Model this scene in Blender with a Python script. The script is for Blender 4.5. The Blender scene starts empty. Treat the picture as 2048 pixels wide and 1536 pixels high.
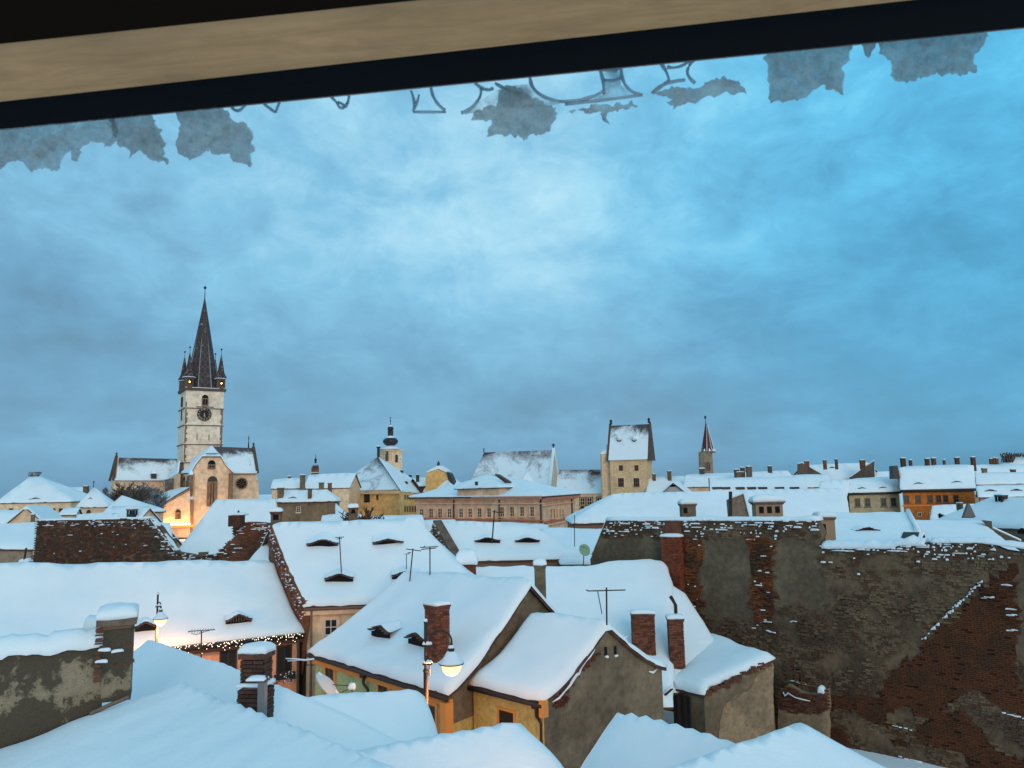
import bpy, bmesh, math, random
from mathutils import Vector, Matrix, noise
from mathutils.geometry import delaunay_2d_cdt
random.seed(7)
S = bpy.context.scene
COL = S.collection
# ---------------------------------------------------------------- camera
FPX = 1550.0; TH = math.atan(202/1550.0); RO = math.radians(1.2); CH = 13.0
fw = Vector((0, math.cos(TH), math.sin(TH))); r0 = Vector((1, 0, 0)); u0 = Vector((0, -math.sin(TH), math.cos(TH)))
rt = math.cos(RO)*r0 - math.sin(RO)*u0; up = math.sin(RO)*r0 + math.cos(RO)*u0
cam = bpy.data.cameras.new('camera'); co = bpy.data.objects.new('camera', cam); COL.objects.link(co)
M = Matrix((rt, up, -fw)).transposed().to_4x4(); M.translation = Vector((0, 0, CH)); co.matrix_world = M
cam.sensor_width = 36; cam.lens = 36*FPX/2048; cam.clip_start = 0.05; cam.clip_end = 3000
cam.dof.use_dof = True; cam.dof.focus_distance = 60; cam.dof.aperture_fstop = 22
S.camera = co
# ---------------------------------------------------------------- world, sun, exposure
S.view_settings.view_transform = 'Standard'; S.view_settings.look = 'None'
S.view_settings.exposure = 0.0; S.view_settings.gamma = 1.0; S.view_settings.use_curve_mapping = False
SUN_EL = math.radians(15); SUN_ROT = math.radians(160)
def ray(px, py): return fw + rt*((px-1024)/FPX) - up*((py-768)/FPX)
CAMP = Vector((0, 0, CH))
def at(px, py, Y): d = ray(px, py); return CAMP + d*(Y/d.y)
def onz(px, py, z): d = ray(px, py); return CAMP + d*((z-CH)/d.z)
def onp(px, py, P, N): d = ray(px, py); return CAMP + d*((P-CAMP).dot(N)/d.dot(N))

class NT:
    def __init__(s, nt): s.nt = nt; s.L = nt.links
    def n(s, typ, **kw):
        nd = s.nt.nodes.new(typ)
        for k, v in kw.items():
            if k.startswith('i_'):
                key = k[2:]; key = int(key) if key.isdigit() else key.replace('_', ' ')
                if hasattr(v, 'is_output') or isinstance(v, bpy.types.NodeSocket): s.L.new(v, nd.inputs[key])
                else: nd.inputs[key].default_value = v
            else: setattr(nd, k, v)
        return nd
    def math(s, op, a, b=0.0, c=None, clamp=False):
        nd = s.nt.nodes.new('ShaderNodeMath'); nd.operation = op; nd.use_clamp = clamp
        for i, v in enumerate((a, b) if c is None else (a, b, c)):
            if isinstance(v, bpy.types.NodeSocket): s.L.new(v, nd.inputs[i])
            else: nd.inputs[i].default_value = v
        return nd.outputs[0]
    def mix(s, f, a, b, bt='MIX'):
        nd = s.nt.nodes.new('ShaderNodeMix'); nd.data_type = 'RGBA'; nd.blend_type = bt; nd.clamp_factor = True
        for i, v in ((0, f), (6, a), (7, b)):
            if isinstance(v, bpy.types.NodeSocket): s.L.new(v, nd.inputs[i])
            else: nd.inputs[i].default_value = v if i == 0 else (v[0], v[1], v[2], 1)
        return nd.outputs[2]
    def ramp(s, f, stops):
        nd = s.nt.nodes.new('ShaderNodeValToRGB'); cr = nd.color_ramp
        while len(cr.elements) < len(stops): cr.elements.new(0.5)
        for e, (p, c) in zip(cr.elements, stops):
            e.position = p; e.color = (c, c, c, 1) if isinstance(c, (int, float)) else (c[0], c[1], c[2], 1)
        s.L.new(f, nd.inputs[0]); return nd.outputs[0]
    def noise(s, vec, scale, detail=4, rough=.55, out=0, dist=0.0):
        nd = s.n('ShaderNodeTexNoise', i_Scale=scale, i_Detail=detail, i_Roughness=rough, i_Distortion=dist)
        s.L.new(vec, nd.inputs['Vector']); return nd.outputs[out]

def make_world():
    w = bpy.data.worlds.new('World'); S.world = w; w.use_nodes = True
    t = NT(w.node_tree); w.node_tree.nodes.clear()
    sky = t.n('ShaderNodeTexSky', sky_type='NISHITA'); sky.sun_disc = False
    sky.sun_elevation = SUN_EL; sky.sun_rotation = SUN_ROT; sky.air_density = 1.5; sky.ozone_density = 3
    tc = t.n('ShaderNodeTexCoord').outputs['Generated']
    nrm = t.n('ShaderNodeVectorMath', operation='NORMALIZE'); t.L.new(tc, nrm.inputs[0]); d = nrm.outputs[0]
    sx = t.n('ShaderNodeSeparateXYZ', i_0=d); z = sx.outputs[2]
    zc = t.math('MAXIMUM', z, 0.0)
    den = t.math('ADD', zc, 0.16)
    cx = t.math('DIVIDE', sx.outputs[0], den); cy = t.math('DIVIDE', sx.outputs[1], den)
    cv = t.n('ShaderNodeCombineXYZ'); t.L.new(cx, cv.inputs[0]); t.L.new(cy, cv.inputs[1]); p = cv.outputs[0]
    n1 = t.noise(p, .85, 7, .55, dist=.5)
    cv2 = t.n('ShaderNodeCombineXYZ'); t.L.new(sx.outputs[0], cv2.inputs[0]); t.L.new(sx.outputs[1], cv2.inputs[1]); t.L.new(t.math('MULTIPLY', z, 2.0), cv2.inputs[2])
    n3 = t.noise(cv2.outputs[0], 4.2, 8, .58, dist=.25)
    cv3 = t.n('ShaderNodeCombineXYZ'); t.L.new(sx.outputs[0], cv3.inputs[0]); t.L.new(sx.outputs[1], cv3.inputs[1]); t.L.new(t.math('MULTIPLY', z, 1.45), cv3.inputs[2])
    n2 = t.noise(cv3.outputs[0], 11.0, 7, .62, dist=.35)
    kz = t.ramp(zc, [(.06, .25), (.22, .7), (.36, 1)])   # ripples overhead, a smooth sheet near the horizon
    q = t.math('MULTIPLY_ADD', t.math('SUBTRACT', n1, .5), .38, t.math('MULTIPLY', t.math('SUBTRACT', n2, .5), .40))
    v = t.math('MULTIPLY_ADD', t.math('SUBTRACT', n3, .5), .28, t.math('MULTIPLY', q, kz))
    # brightness of the cloud deck with elevation: dim band low, brighter overhead
    el = t.ramp(zc, [(0, .36), (.035, .42), (.075, .42), (.13, .43), (.21, .51), (.30, .60), (.42, .60), (.62, .68), (1, .72)])
    def blob(px, py, rad, amp):
        dd = ray(px, py).normalized()
        dot = t.n('ShaderNodeVectorMath', operation='DOT_PRODUCT', i_0=d, i_1=tuple(dd))
        return t.math('MULTIPLY', t.math('SMOOTH_MIN', 1.0, t.math('MULTIPLY', t.math('MAXIMUM', t.math('SUBTRACT', dot.outputs['Value'], math.cos(rad)), 0), 1/(1-math.cos(rad))), .2), amp)
    v = t.math('MULTIPLY_ADD', v, t.ramp(zc, [(0, .75), (.18, .95), (.32, 1)]), t.math('MULTIPLY', v, .55)); v = t.math('ADD', v, el)
    for a in ((800, 450, .30, .08), (1100, 480, .20, .06), (450, 380, .22, .05), (1800, 700, .34, -.07), (1300, 330, .3, .05), (2250, 250, .6, .05)):
        v = t.math('ADD', v, blob(*a))
    hn = t.noise(cv2.outputs[0], 9.0, 5, .6)          # a low bank of cloud over the horizon
    edge = t.math('MULTIPLY', t.math('SUBTRACT', t.math('MULTIPLY_ADD', hn, .13, .012), zc), 45.0, clamp=True)
    v = t.math('MULTIPLY_ADD', edge, t.math('MULTIPLY', zc, 1.1), v)
    colr = t.ramp(v, [(.0, (.090, .170, .250)), (.25, (.122, .268, .395)), (.45, (.168, .395, .605)), (.65, (.245, .575, .815)), (.85, (.44, .78, .96)), (1, (.64, .91, .99))])
    cyan = blob(2150, 200, .55, .85)
    colr = t.mix(cyan, colr, t.mix(1, colr, (.42, 1.02, 1.14), 'MULTIPLY'))
    bg1 = t.n('ShaderNodeBackground', i_Color=colr, i_Strength=1.0)
    bg2 = t.n('ShaderNodeBackground', i_Color=sky.outputs[0], i_Strength=.10)
    mx = t.n('ShaderNodeMixShader', i_0=.93); t.L.new(bg2.outputs[0], mx.inputs[1]); t.L.new(bg1.outputs[0], mx.inputs[2])
    o = t.n('ShaderNodeOutputWorld'); t.L.new(mx.outputs[0], o.inputs[0])
make_world()
sl = bpy.data.lights.new('sun', 'SUN'); sl.energy = 1.15; sl.angle = math.radians(40); sl.color = (1, .86, .68)
so = bpy.data.objects.new('sun', sl); COL.objects.link(so)
# sun behind the camera's left shoulder (Nishita rotation is measured clockwise from +Y)
sd = Vector((math.sin(SUN_ROT)*math.cos(SUN_EL), math.cos(SUN_ROT)*math.cos(SUN_EL), math.sin(SUN_EL)))
so.rotation_euler = sd.to_track_quat('Z', 'Y').to_euler()

# ---------------------------------------------------------------- materials
MATS = {}
NEUTRAL = ('dark_metal', 'window_glass', 'dark_opening', 'black_rubber', 'grey_snow', 'pale_snow', 'thin_snow', 'clock_black', 'frosted_bark', 'slate_grey', 'dish_white', 'blue_grey', 'pale_green')
def mat(name, col, rough=.85, col2=None, scale=1.5, bump=0, bscale=12, rnd=0, spec=.25, emit=None, es=0, trans=0, metal=0, streak=False, thr=(.42, .6)):
    if name in MATS: return MATS[name]
    if not emit and not trans and not metal and name not in NEUTRAL:
        wf = lambda c: (min(.88, c[0]*1.20), min(.8, c[1]*.98), min(.8, c[2]*.86))
        col = wf(col); col2 = wf(col2) if col2 else None
    m = bpy.data.materials.new(name); m.use_nodes = True; t = NT(m.node_tree); b = m.node_tree.nodes['Principled BSDF']
    b.inputs['Roughness'].default_value = rough; b.inputs['Specular IOR Level'].default_value = spec; b.inputs['Metallic'].default_value = metal
    c = None
    g = t.n('ShaderNodeNewGeometry').outputs['Position']
    if col2:
        vec = g
        if streak:
            mp = t.n('ShaderNodeMapping', i_Scale=(1, 1, .25)); t.L.new(g, mp.inputs[0]); vec = mp.outputs[0]
        n = t.noise(vec, scale, 7, .62); f = t.ramp(n, [(thr[0], 0), (thr[1], 1)])
        c = t.mix(f, col, col2)
        n2 = t.noise(g, scale*7, 5, .6); f2 = t.ramp(n2, [(.3, .72), (.7, 1.2)])
        c = t.mix(1, c, f2, 'MULTIPLY')
    if rnd:
        oi = t.n('ShaderNodeObjectInfo').outputs['Random']
        f = t.ramp(oi, [(0, 1-rnd), (1, 1+rnd*.6)])
        c = t.mix(1, c if c else col, f, 'MULTIPLY')
    if c: t.L.new(c, b.inputs['Base Color'])
    else: b.inputs['Base Color'].default_value = (*col, 1)
    if bump:
        n = t.noise(g, bscale, 6, .65); bp = t.n('ShaderNodeBump', i_Strength=min(1, bump), i_Distance=.05, i_Height=n); t.L.new(bp.outputs[0], b.inputs['Normal'])
    if emit: b.inputs['Emission Color'].default_value = (*emit, 1); b.inputs['Emission Strength'].default_value = es
    if trans: b.inputs['Transmission Weight'].default_value = trans; b.inputs['IOR'].default_value = 1.31
    MATS[name] = m; return m
def snow_mat():
    m = bpy.data.materials.new('snow'); m.use_nodes = True; t = NT(m.node_tree); b = m.node_tree.nodes['Principled BSDF']
    g = t.n('ShaderNodeNewGeometry').outputs['Position']
    n = t.noise(g, .6, 5, .55); f = t.ramp(n, [(.3, 0), (.7, 1)])
    t.L.new(t.mix(f, (.80, .83, .86), (.87, .885, .90)), b.inputs['Base Color'])
    b.inputs['Roughness'].default_value = .75; b.inputs['Specular IOR Level'].default_value = .15
    n2 = t.noise(g, 2.6, 9, .66); bp = t.n('ShaderNodeBump', i_Strength=.40, i_Distance=.06, i_Height=n2)
    n3 = t.noise(g, 30, 3, .6); bp2 = t.n('ShaderNodeBump', i_Strength=.25, i_Distance=.02, i_Height=n3); t.L.new(bp.outputs[0], bp2.inputs['Normal'])
    t.L.new(bp2.outputs[0], b.inputs['Normal']); MATS['snow'] = m; return m
SNOW = snow_mat()
def frost(name, tile, z0, z1, bias=0.0, scale=.35):
    """tiles with thin wind-blown snow: bare towards the ridge height z1"""
    m = bpy.data.materials.new(name); m.use_nodes = True; t = NT(m.node_tree); b = m.node_tree.nodes['Principled BSDF']
    g = t.n('ShaderNodeNewGeometry').outputs['Position']; z = t.n('ShaderNodeSeparateXYZ', i_0=g).outputs[2]
    h = t.math('DIVIDE', t.math('SUBTRACT', z, z0), z1-z0)
    n = t.noise(g, scale, 8, .62, dist=.6); n2 = t.noise(g, scale*9, 4, .7)
    v = t.math('ADD', t.math('MULTIPLY', n, 1.5), t.math('MULTIPLY', n2, .45)); v = t.math('SUBTRACT', v, t.math('MULTIPLY', t.math('POWER', t.math('MAXIMUM', h, 0), 2.2), .62))
    f = t.ramp(t.math('ADD', v, bias-.20), [(.36, 0), (.74, 1)])
    wv = t.n('ShaderNodeTexWave', bands_direction='Z', i_Scale=1.6, i_Distortion=.6); t.L.new(g, wv.inputs['Vector'])
    tc = t.mix(wv.outputs['Fac'], tile, tuple(x*.55 for x in tile))
    t.L.new(t.mix(f, tc, (.80, .83, .86)), b.inputs['Base Color']); b.inputs['Roughness'].default_value = .8
    bp = t.n('ShaderNodeBump', i_Strength=.3, i_Distance=.08, i_Height=n2); t.L.new(bp.outputs[0], b.inputs['Normal'])
    MATS[name] = m; return m
TILE = mat('roof_tile', (.055, .035, .028), .8, (.11, .06, .045), 3)
DARK = mat('dark_metal', (.02, .02, .022), .45, spec=.4)
IRON = mat('iron', (.035, .028, .026), .55)
GLASS = mat('window_glass', (.022, .020, .020), .28, spec=.35)
BLACK = mat('dark_opening', (.008, .008, .009), .9)
WHITEP = mat('white_paint', (.62, .58, .52), .6)
BRICK = mat('brick', (.20, .080, .048), .9, (.115, .055, .040), 5, .4, 30, rnd=.45)
BRICKD = mat('old_brick', (.17, .075, .045), .92, (.085, .048, .034), 1.3, .5, 20, rnd=.4)
MORTAR = mat('mortar', (.17, .12, .085), .95, (.10, .075, .055), 4, .4, 20)
GREYPL = mat('grey_plaster', (.19, .162, .115), .92, (.115, .096, .068), .55, .6, 7, thr=(.40, .60))
CREAM = mat('cream_plaster', (.74, .60, .43), .9, (.64, .50, .35), .25, .15, 5)
YELLOW = mat('yellow_plaster', (.72, .50, .22), .9, (.62, .42, .18), .2, .2, 5)
PINK = mat('pink_plaster', (.88, .54, .39), .9, (.80, .48, .34), .15, .1, 5)
PINKD = mat('pink_trim', (.50, .19, .13), .9)
ORANGE = mat('orange_plaster', (.55, .20, .045), .9, (.45, .16, .04), .3, .2, 6)
SALMON = mat('salmon_plaster', (.84, .38, .25), .9, (.76, .34, .22), .5, .2, 6)
GREEN = mat('green_plaster', (.34, .46, .25), .9, (.28, .39, .21), .8, .2, 6)
OLIVE = mat('olive_plaster', (.56, .46, .17), .9, (.46, .38, .15), .8, .25, 6)
STONE = mat('trim_stone', (.23, .16, .11), .9, (.14, .10, .07), 1.5, .4, 10)
OCHRE = mat('ochre_trim', (.62, .28, .08), .85)
GREYC = mat('concrete_cap', (.17, .14, .12), .85, (.11, .09, .08), 3, .3, 20)

# ---------------------------------------------------------------- mesh helpers
OFF = {}
class MB:
    def __init__(s): s.v = []; s.f = []; s.m = []
    def add(s, vs, fs, mi=0):
        o = len(s.v); s.v += [Vector(q) for q in vs]; s.f += [[o+i for i in f] for f in fs]; s.m += [mi]*len(fs)
    def box(s, c, ex, ey, ez, mi=0, taper=1.0):
        c = Vector(c); vs = []
        for k in (-1, 1):
            tp = taper if k == 1 else 1
            for a, b in ((-1, -1), (1, -1), (1, 1), (-1, 1)): vs.append(c+ex*(a*tp)+ey*(b*tp)+ez*k)
        s.add(vs, [(3, 2, 1, 0), (4, 5, 6, 7), (0, 1, 5, 4), (1, 2, 6, 5), (2, 3, 7, 6), (3, 0, 4, 7)], mi)
    def ring(s, loops, mi=0, cap=(True, True), closed=False):
        n = len(loops[0]); vs = [q for l in loops for q in l]; fs = []
        for i in range(len(loops)-1):
            for j in range(n): k = (j+1) % n; fs.append((i*n+j, i*n+k, (i+1)*n+k, (i+1)*n+j))
        if cap[0]: fs.append(tuple(range(n-1, -1, -1)))
        if cap[1]: fs.append(tuple((len(loops)-1)*n+j for j in range(n)))
        s.add(vs, fs, mi)
    def tube(s, pts, r, n=6, mi=0):
        pts = [Vector(p) for p in pts]; rs = r if isinstance(r, (list, tuple)) else [r]*len(pts); loops = []
        for i, p in enumerate(pts):
            d = (pts[min(i+1, len(pts)-1)]-pts[max(i-1, 0)]).normalized()
            a = d.orthogonal() if abs(d.z) > .9 else d.cross(Vector((0, 0, 1))); a.normalize(); b = d.cross(a)
            loops.append([p+(a*math.cos(k*2*math.pi/n)+b*math.sin(k*2*math.pi/n))*rs[i] for k in range(n)])
        s.ring(loops, mi)
    def lathe(s, c, prof, n=12, mi=0, rot=0.0, e=None, square=None):
        c = Vector(c); loops = []
        for r, z in prof: loops.append([c+Vector((math.cos(rot+k*2*math.pi/n)*r, math.sin(rot+k*2*math.pi/n)*r, z)) for k in range(n)])
        s.ring(loops, mi)
    def prism(s, poly, off, mi=0):
        s.ring([[Vector(p) for p in poly], [Vector(p)+off for p in poly]], mi)
    def build(s, name, mats, parent=None, smooth=False, loc=None, fix=True):
        if not isinstance(mats, (list, tuple)): mats = [mats]
        base = OFF[parent.name] if parent else Vector(loc if loc is not None else (s.v[0] if s.v else (0, 0, 0)))
        me = bpy.data.meshes.new(name); me.from_pydata([v-base for v in s.v], [], s.f)
        for m in mats: me.materials.append(m)
        me.polygons.foreach_set('material_index', s.m)
        if fix:
            bm = bmesh.new(); bm.from_mesh(me); bmesh.ops.recalc_face_normals(bm, faces=bm.faces); bm.to_mesh(me); bm.free()
        me.polygons.foreach_set('use_smooth', [smooth]*len(me.polygons)); me.update()
        o = bpy.data.objects.new(name, me); COL.objects.link(o)
        if parent: o.parent = parent; OFF[o.name] = base
        else: o.location = base; OFF[o.name] = base
        return o
def tag(o, label=None, cat=None, group=None, kind=None):
    if label: o['label'] = label
    if cat: o['category'] = cat
    if group: o['group'] = group
    if kind: o['kind'] = kind
    return o
def empty(name, loc, label=None, cat=None, group=None):
    o = bpy.data.objects.new(name, None); COL.objects.link(o); o.location = loc; OFF[o.name] = Vector(loc); o.empty_display_size = .3
    return tag(o, label, cat, group)
def nz(x, y, z, s=1.0): return noise.noise(Vector((x*s, y*s, z*s)))
def inside(poly, x, y):
    c = False; n = len(poly)
    for i in range(n):
        x1, y1 = poly[i]; x2, y2 = poly[(i+1) % n]
        if (y1 > y) != (y2 > y) and x < (x2-x1)*(y-y1)/(y2-y1)+x1: c = not c
    return c
def bdist(poly, x, y):
    b = 1e9; n = len(poly)
    for i in range(n):
        x1, y1 = poly[i]; x2, y2 = poly[(i+1) % n]; dx = x2-x1; dy = y2-y1; L = dx*dx+dy*dy
        if L < 1e-9: continue
        t = max(0, min(1, ((x-x1)*dx+(y-y1)*dy)/L)); b = min(b, (x-x1-t*dx)**2+(y-y1-t*dy)**2)
    return math.sqrt(b)
def area(poly): return sum(poly[i][0]*poly[(i+1) % len(poly)][1]-poly[(i+1) % len(poly)][0]*poly[i][1] for i in range(len(poly)))/2
def resample(poly, sp):
    out = []
    for i in range(len(poly)):
        a = Vector(poly[i]); b = Vector(poly[(i+1) % len(poly)]); k = max(1, int(math.ceil((b-a).length/sp)))
        out += [a+(b-a)*j/k for j in range(k)]
    return out
def offset(poly, d):
    """offset a convex-ish polygon (CCW) outwards by d"""
    n = len(poly); out = []
    for i in range(n):
        p0 = Vector(poly[i-1]); p1 = Vector(poly[i]); p2 = Vector(poly[(i+1) % n])
        a = (p1-p0).normalized(); b = (p2-p1).normalized(); na = Vector((a.y, -a.x)); nb = Vector((b.y, -b.x))
        m = (na+nb); 
        if m.length < 1e-6: m = na
        m.normalize(); out.append(p1+m*(d/max(.35, m.dot(na))))
    return out
def surface(mb, poly, zf, T, sp, snow=True, r=.35, cons=(), extra=None, mi=0, jit=.04, amp=.22, under=.02, nscale=.55):
    """CDT surface over a plan polygon: a blanket of thickness T lying on the height function zf, with a skirt."""
    poly = [Vector((p[0], p[1])) for p in poly]
    if area(poly) < 0: poly.reverse()
    sb = min(sp, .45) if snow else sp
    bd = resample(poly, sb); P = []
    if snow and jit:
        n = len(bd); nb = []
        for i, p in enumerate(bd):
            t = (bd[(i+1) % n]-bd[i-1]); t.normalize(); nn = Vector((t.y, -t.x)); nb.append(p+nn*(jit*(.6+1.6*nz(p.x, p.y, 3, 1.7))))
        bd = nb
    N = len(bd); pts = list(bd)
    if snow:
        for q in (.10, .35, .75):
            for i, p in enumerate(bd):
                t = (bd[(i+1) % N]-bd[i-1]); t.normalize(); c = p-Vector((t.y, -t.x))*(r*q)
                if inside(bd, c.x, c.y) and bdist(bd, c.x, c.y) > r*q*.8: pts.append(c)
    xs = [p.x for p in bd]; ys = [p.y for p in bd]; lim = r*1.0 if snow else sp*.3
    y = min(ys)+sp*.5; row = 0
    while y < max(ys):
        x = min(xs)+sp*(.25 if row % 2 else .75)
        while x < max(xs):
            if inside(poly, x, y) and bdist(poly, x, y) > lim: pts.append(Vector((x, y)))
            x += sp
        y += sp*.87; row += 1
    edges = [(i, (i+1) % N) for i in range(N)]
    for a, b in cons:
        a = Vector(a[:2]); b = Vector(b[:2]); k = max(1, int((b-a).length/sp)); base = None
        for j in range(k+1):
            q = a+(b-a)*(j/k); pts.append(q)
            if base is not None: edges.append((base, len(pts)-1))
            base = len(pts)-1
    vs, es, fs, *_ = delaunay_2d_cdt(pts, edges, [], 2, 1e-4)
    out = []; 
    for v in vs:
        z = zf(v.x, v.y)
        if snow:
            d = bdist(bd, v.x, v.y); q = min(1, d/r); h = math.sqrt(max(0, 1-(1-q)**2))
            z += T*(.12+.88*h)*(1+amp*1.6*nz(v.x, v.y, 1, nscale)+amp*.6*nz(v.x, v.y, 5, 2.3))
            if extra: z += extra(v.x, v.y)*min(1, q*2)
        out.append(Vector((v.x, v.y, z)))
    fs = [list(f) for f in fs if len(f) == 3 and inside(poly if not snow else bd, sum(vs[i].x for i in f)/3, sum(vs[i].y for i in f)/3)]
    # boundary edges of the kept faces
    cnt = {}
    for f in fs:
        for i in range(3):
            a, b = f[i], f[(i+1) % 3]; k = (min(a, b), max(a, b)); cnt.setdefault(k, []).append((a, b))
    bed = [v[0] for v in cnt.values() if len(v) == 1]
    low = {}
    for a, b in bed:
        for i in (a, b):
            if i not in low: low[i] = len(out); out.append(Vector((vs[i].x, vs[i].y, zf(vs[i].x, vs[i].y)-(under if snow else T))))
    for a, b in bed: fs.append([b, a, low[a], low[b]])
    mb.add(out, fs, mi)
def plane_z(P, N): return lambda x, y: P.z-((x-P.x)*N.x+(y-P.y)*N.y)/N.z

class House: pass
def core(name, label, A, B, R0, R1, hip0=False, hip1=False, wall=None, T=.3, sp=None, sag=0, cat='house', inset=.2, roofmat=None, snow=True,
         r=.35, extra=None, over=(0, 0), ground=0.0, jit=.05, amp=.22, backrun=None, roofthick=.14, wm=None, split=None, kb=1.0):
    """a house from its front eave A-B and ridge R0-R1 (world points, left to right as seen from the front)"""
    h = House(); h.Y = (A.y+B.y)/2
    u = (R1-R0); u.z = 0
    e = (B-A); e.z = 0; e.normalize()
    if u.length > .3: eu = u.normalized()
    else: eu = e
    mid = (A+B)/2
    N = (Vector((eu.x, eu.y, (R1.z-R0.z)/max(u.length, .3) if u.length > .3 else 0))).cross(((R0+R1)/2-mid)); 
    if u.length > 1.0: N = (R1-R0).cross((R0+R1)/2-mid)
    N.normalize()
    if N.z < 0: N = -N
    zfr = plane_z((R0+R1)/2, N)
    A = Vector((A.x, A.y, zfr(A.x, A.y))); B = Vector((B.x, B.y, zfr(B.x, B.y)))
    nn = Vector((-eu.y, eu.x, 0))
    if nn.dot((R0+R1)/2-mid) < 0: nn = -nn
    def mir(x, y):
        k = (Vector((x, y, 0))-R0).dot(nn); return x-2*k*nn.x, y-2*k*nn.y
    def zb(x, y):
        m = mir(x, y); zl = zfr((x+m[0])/2, (y+m[1])/2); return zl-kb*(zl-zfr(*m))
    def back(Pt, R, hip):
        if hip: m = mir(Pt.x, Pt.y); return Vector((m[0], m[1], Pt.z))
        return Vector((2*R.x-Pt.x, 2*R.y-Pt.y, Pt.z))
    A2 = back(A, R0, hip0); B2 = back(B, R1, hip1)
    if kb > 1: A2 = A2+(R0-A2)*(1-1/kb); B2 = B2+(R1-B2)*(1-1/kb)
    if backrun:
        A2 = A2+(R0-A2)*(1-backrun); B2 = B2+(R1-B2)*(1-backrun)
    pl = [zfr, zb]
    for hp, Pa, Pb, R, o in ((hip0, A, A2, R0, R1), (hip1, B, B2, R1, R0)):
        if hp:
            n2 = (Pb-Pa).cross(R-Pa).normalized()
            if n2.z < 0: n2 = -n2
            pl.append(plane_z(R, n2))
    zr = max(R0.z, R1.z); ze = min(A.z, B.z); hh = max(.1, zr-ze)
    def zf(x, y):
        z = min(p(x, y) for p in pl)
        if sag: t = max(0, min(1, (z-ze)/hh)); z -= sag*math.sin(math.pi*t**.8)
        return z
    h.zf = zf; h.A, h.B, h.A2, h.B2, h.R0, h.R1 = A, B, A2, B2, R0, R1; h.N = N; h.e = eu; h.n = nn; h.T = T; h.ze = ze
    foot = [A.xy, B.xy, B2.xy, A2.xy]
    if area(foot) < 0: foot = [A2.xy, B2.xy, B.xy, A.xy]
    h.foot = foot
    root = empty(name, ((A.x+B.x+A2.x+B2.x)/4, (A.y+B.y+A2.y+B2.y)/4, ground), label, cat); h.root = root
    if sp is None: sp = max(.35, min(1.6, h.Y*.012))
    cons = [(R0, R1)] if u.length > .3 else []
    for hp, Pa, Pb, R in ((hip0, A, A2, R0), (hip1, B, B2, R1)):
        if hp: cons += [((R0 if R is R0 else R1)+((Pa-R)*.999), R), (R+(Pb-R)*.999, R)]
    mb = MB(); surface(mb, foot, zf, roofthick, max(sp, .6), snow=False, cons=cons if not sag else cons)
    h.roof = mb.build('roof', roofmat or TILE, root)
    if snow:
        mb = MB(); surface(mb, foot, zf, T, sp, r=r, cons=cons, extra=extra, jit=jit, amp=amp)
        h.snow = mb.build('roof_snow', SNOW, root, smooth=True)
    # walls
    ins = offset(foot, -inset); mb = MB(); h.sides = []
    for i in range(4):
        a = ins[i]; b = ins[(i+1) % 4]; k = max(1, int((b-a).length/(sp*.9))); tops = []
        for j in range(k+1):
            q = a+(b-a)*(j/k); tops.append(Vector((q.x, q.y, zf(q.x, q.y)-.06)))
        n = len(tops); swap = foot[0] != A.xy; real = {0: 2, 2: 0}.get(i, i) if swap else i
        mlo, mhi = (wm or {}).get(real, (0, 0)); zs = split if split else (tops[0].z+ground)/2
        mds = [Vector((q.x, q.y, min(zs, q.z-.01))) for q in tops]; bots = [Vector((q.x, q.y, ground)) for q in tops]
        mb.add(tops+mds, [(j, j+1, n+j+1, n+j) for j in range(n-1)], mhi)
        mb.add(mds+bots, [(j, j+1, n+j+1, n+j) for j in range(n-1)], mlo)
        h.sides.append((Vector((a.x, a.y, 0)), Vector((b.x, b.y, 0))))
    h.wall = mb.build('wall', wall or GREYPL, root, fix=False)
    # name the sides: 0 front, 1 end1, 2 back, 3 end0
    if foot[0] != A.xy: h.sides = [h.sides[2], h.sides[1], h.sides[0], h.sides[3]]
    return h
def house(name, label, a, b, r0_, r1_, pitch, hip0=False, hip1=False, **kw):
    A = at(*a); B = at(*b) if len(b) == 3 else onz(b[0], b[1], A.z)
    e = B-A; e.z = 0; e.normalize(); n = Vector((-e.y, e.x, 0)); n = n if n.y > 0 else -n
    p = math.radians(pitch); N = Vector((-n.x*math.sin(p), -n.y*math.sin(p), math.cos(p)))
    dz = Vector((0, 0, .85*kw.get('T', .3) if kw.get('snow', True) else 0))
    return core(name, label, A, B, onp(*r0_, A, N)-dz, onp(*r1_, A, N)-dz, hip0, hip1, **kw)
def ridge_house(name, label, r0_, r1_, pitch, run, side, ext=(0, 0), hip0=False, hip1=False, apx=None, bpx=None, **kw):
    """r0_, r1_ : (px,py,Y) ends of the ridge; side: -1/+1 which side the front slope falls to"""
    R0 = at(*r0_); R1 = at(*r1_) if len(r1_) == 3 else onz(r1_[0], r1_[1], R0.z)
    e = R1-R0; e.z = 0; e.normalize(); n = Vector((e.y, -e.x, 0))*side
    R0 = R0-e*ext[0]; R1 = R1+e*ext[1]
    dz = run*math.tan(math.radians(pitch))
    A = R0+n*run-Vector((0, 0, dz)); B = R1+n*run-Vector((0, 0, dz))
    if hip0: A = A-e*run
    if hip1: B = B+e*run
    N = (B-A).cross(R0-A).normalized()
    def pick(q, cur):
        P = onp(q[0], q[1], A, N); d = (P-(R0 if cur is A else R1)); k = run/max(.2, d.dot(n)); return (R0 if cur is A else R1)+d*k
    A0 = A
    if apx: A0 = pick(apx, A)
    if bpx: B = pick(bpx, B)
    A = A0; tz = Vector((0, 0, .95*kw.get('T', .3) if kw.get('snow', True) else 0)); A = A-tz; B = B-tz; R0 = R0-tz; R1 = R1-tz
    return core(name, label, A, B, R0, R1, hip0, hip1, **kw)

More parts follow.
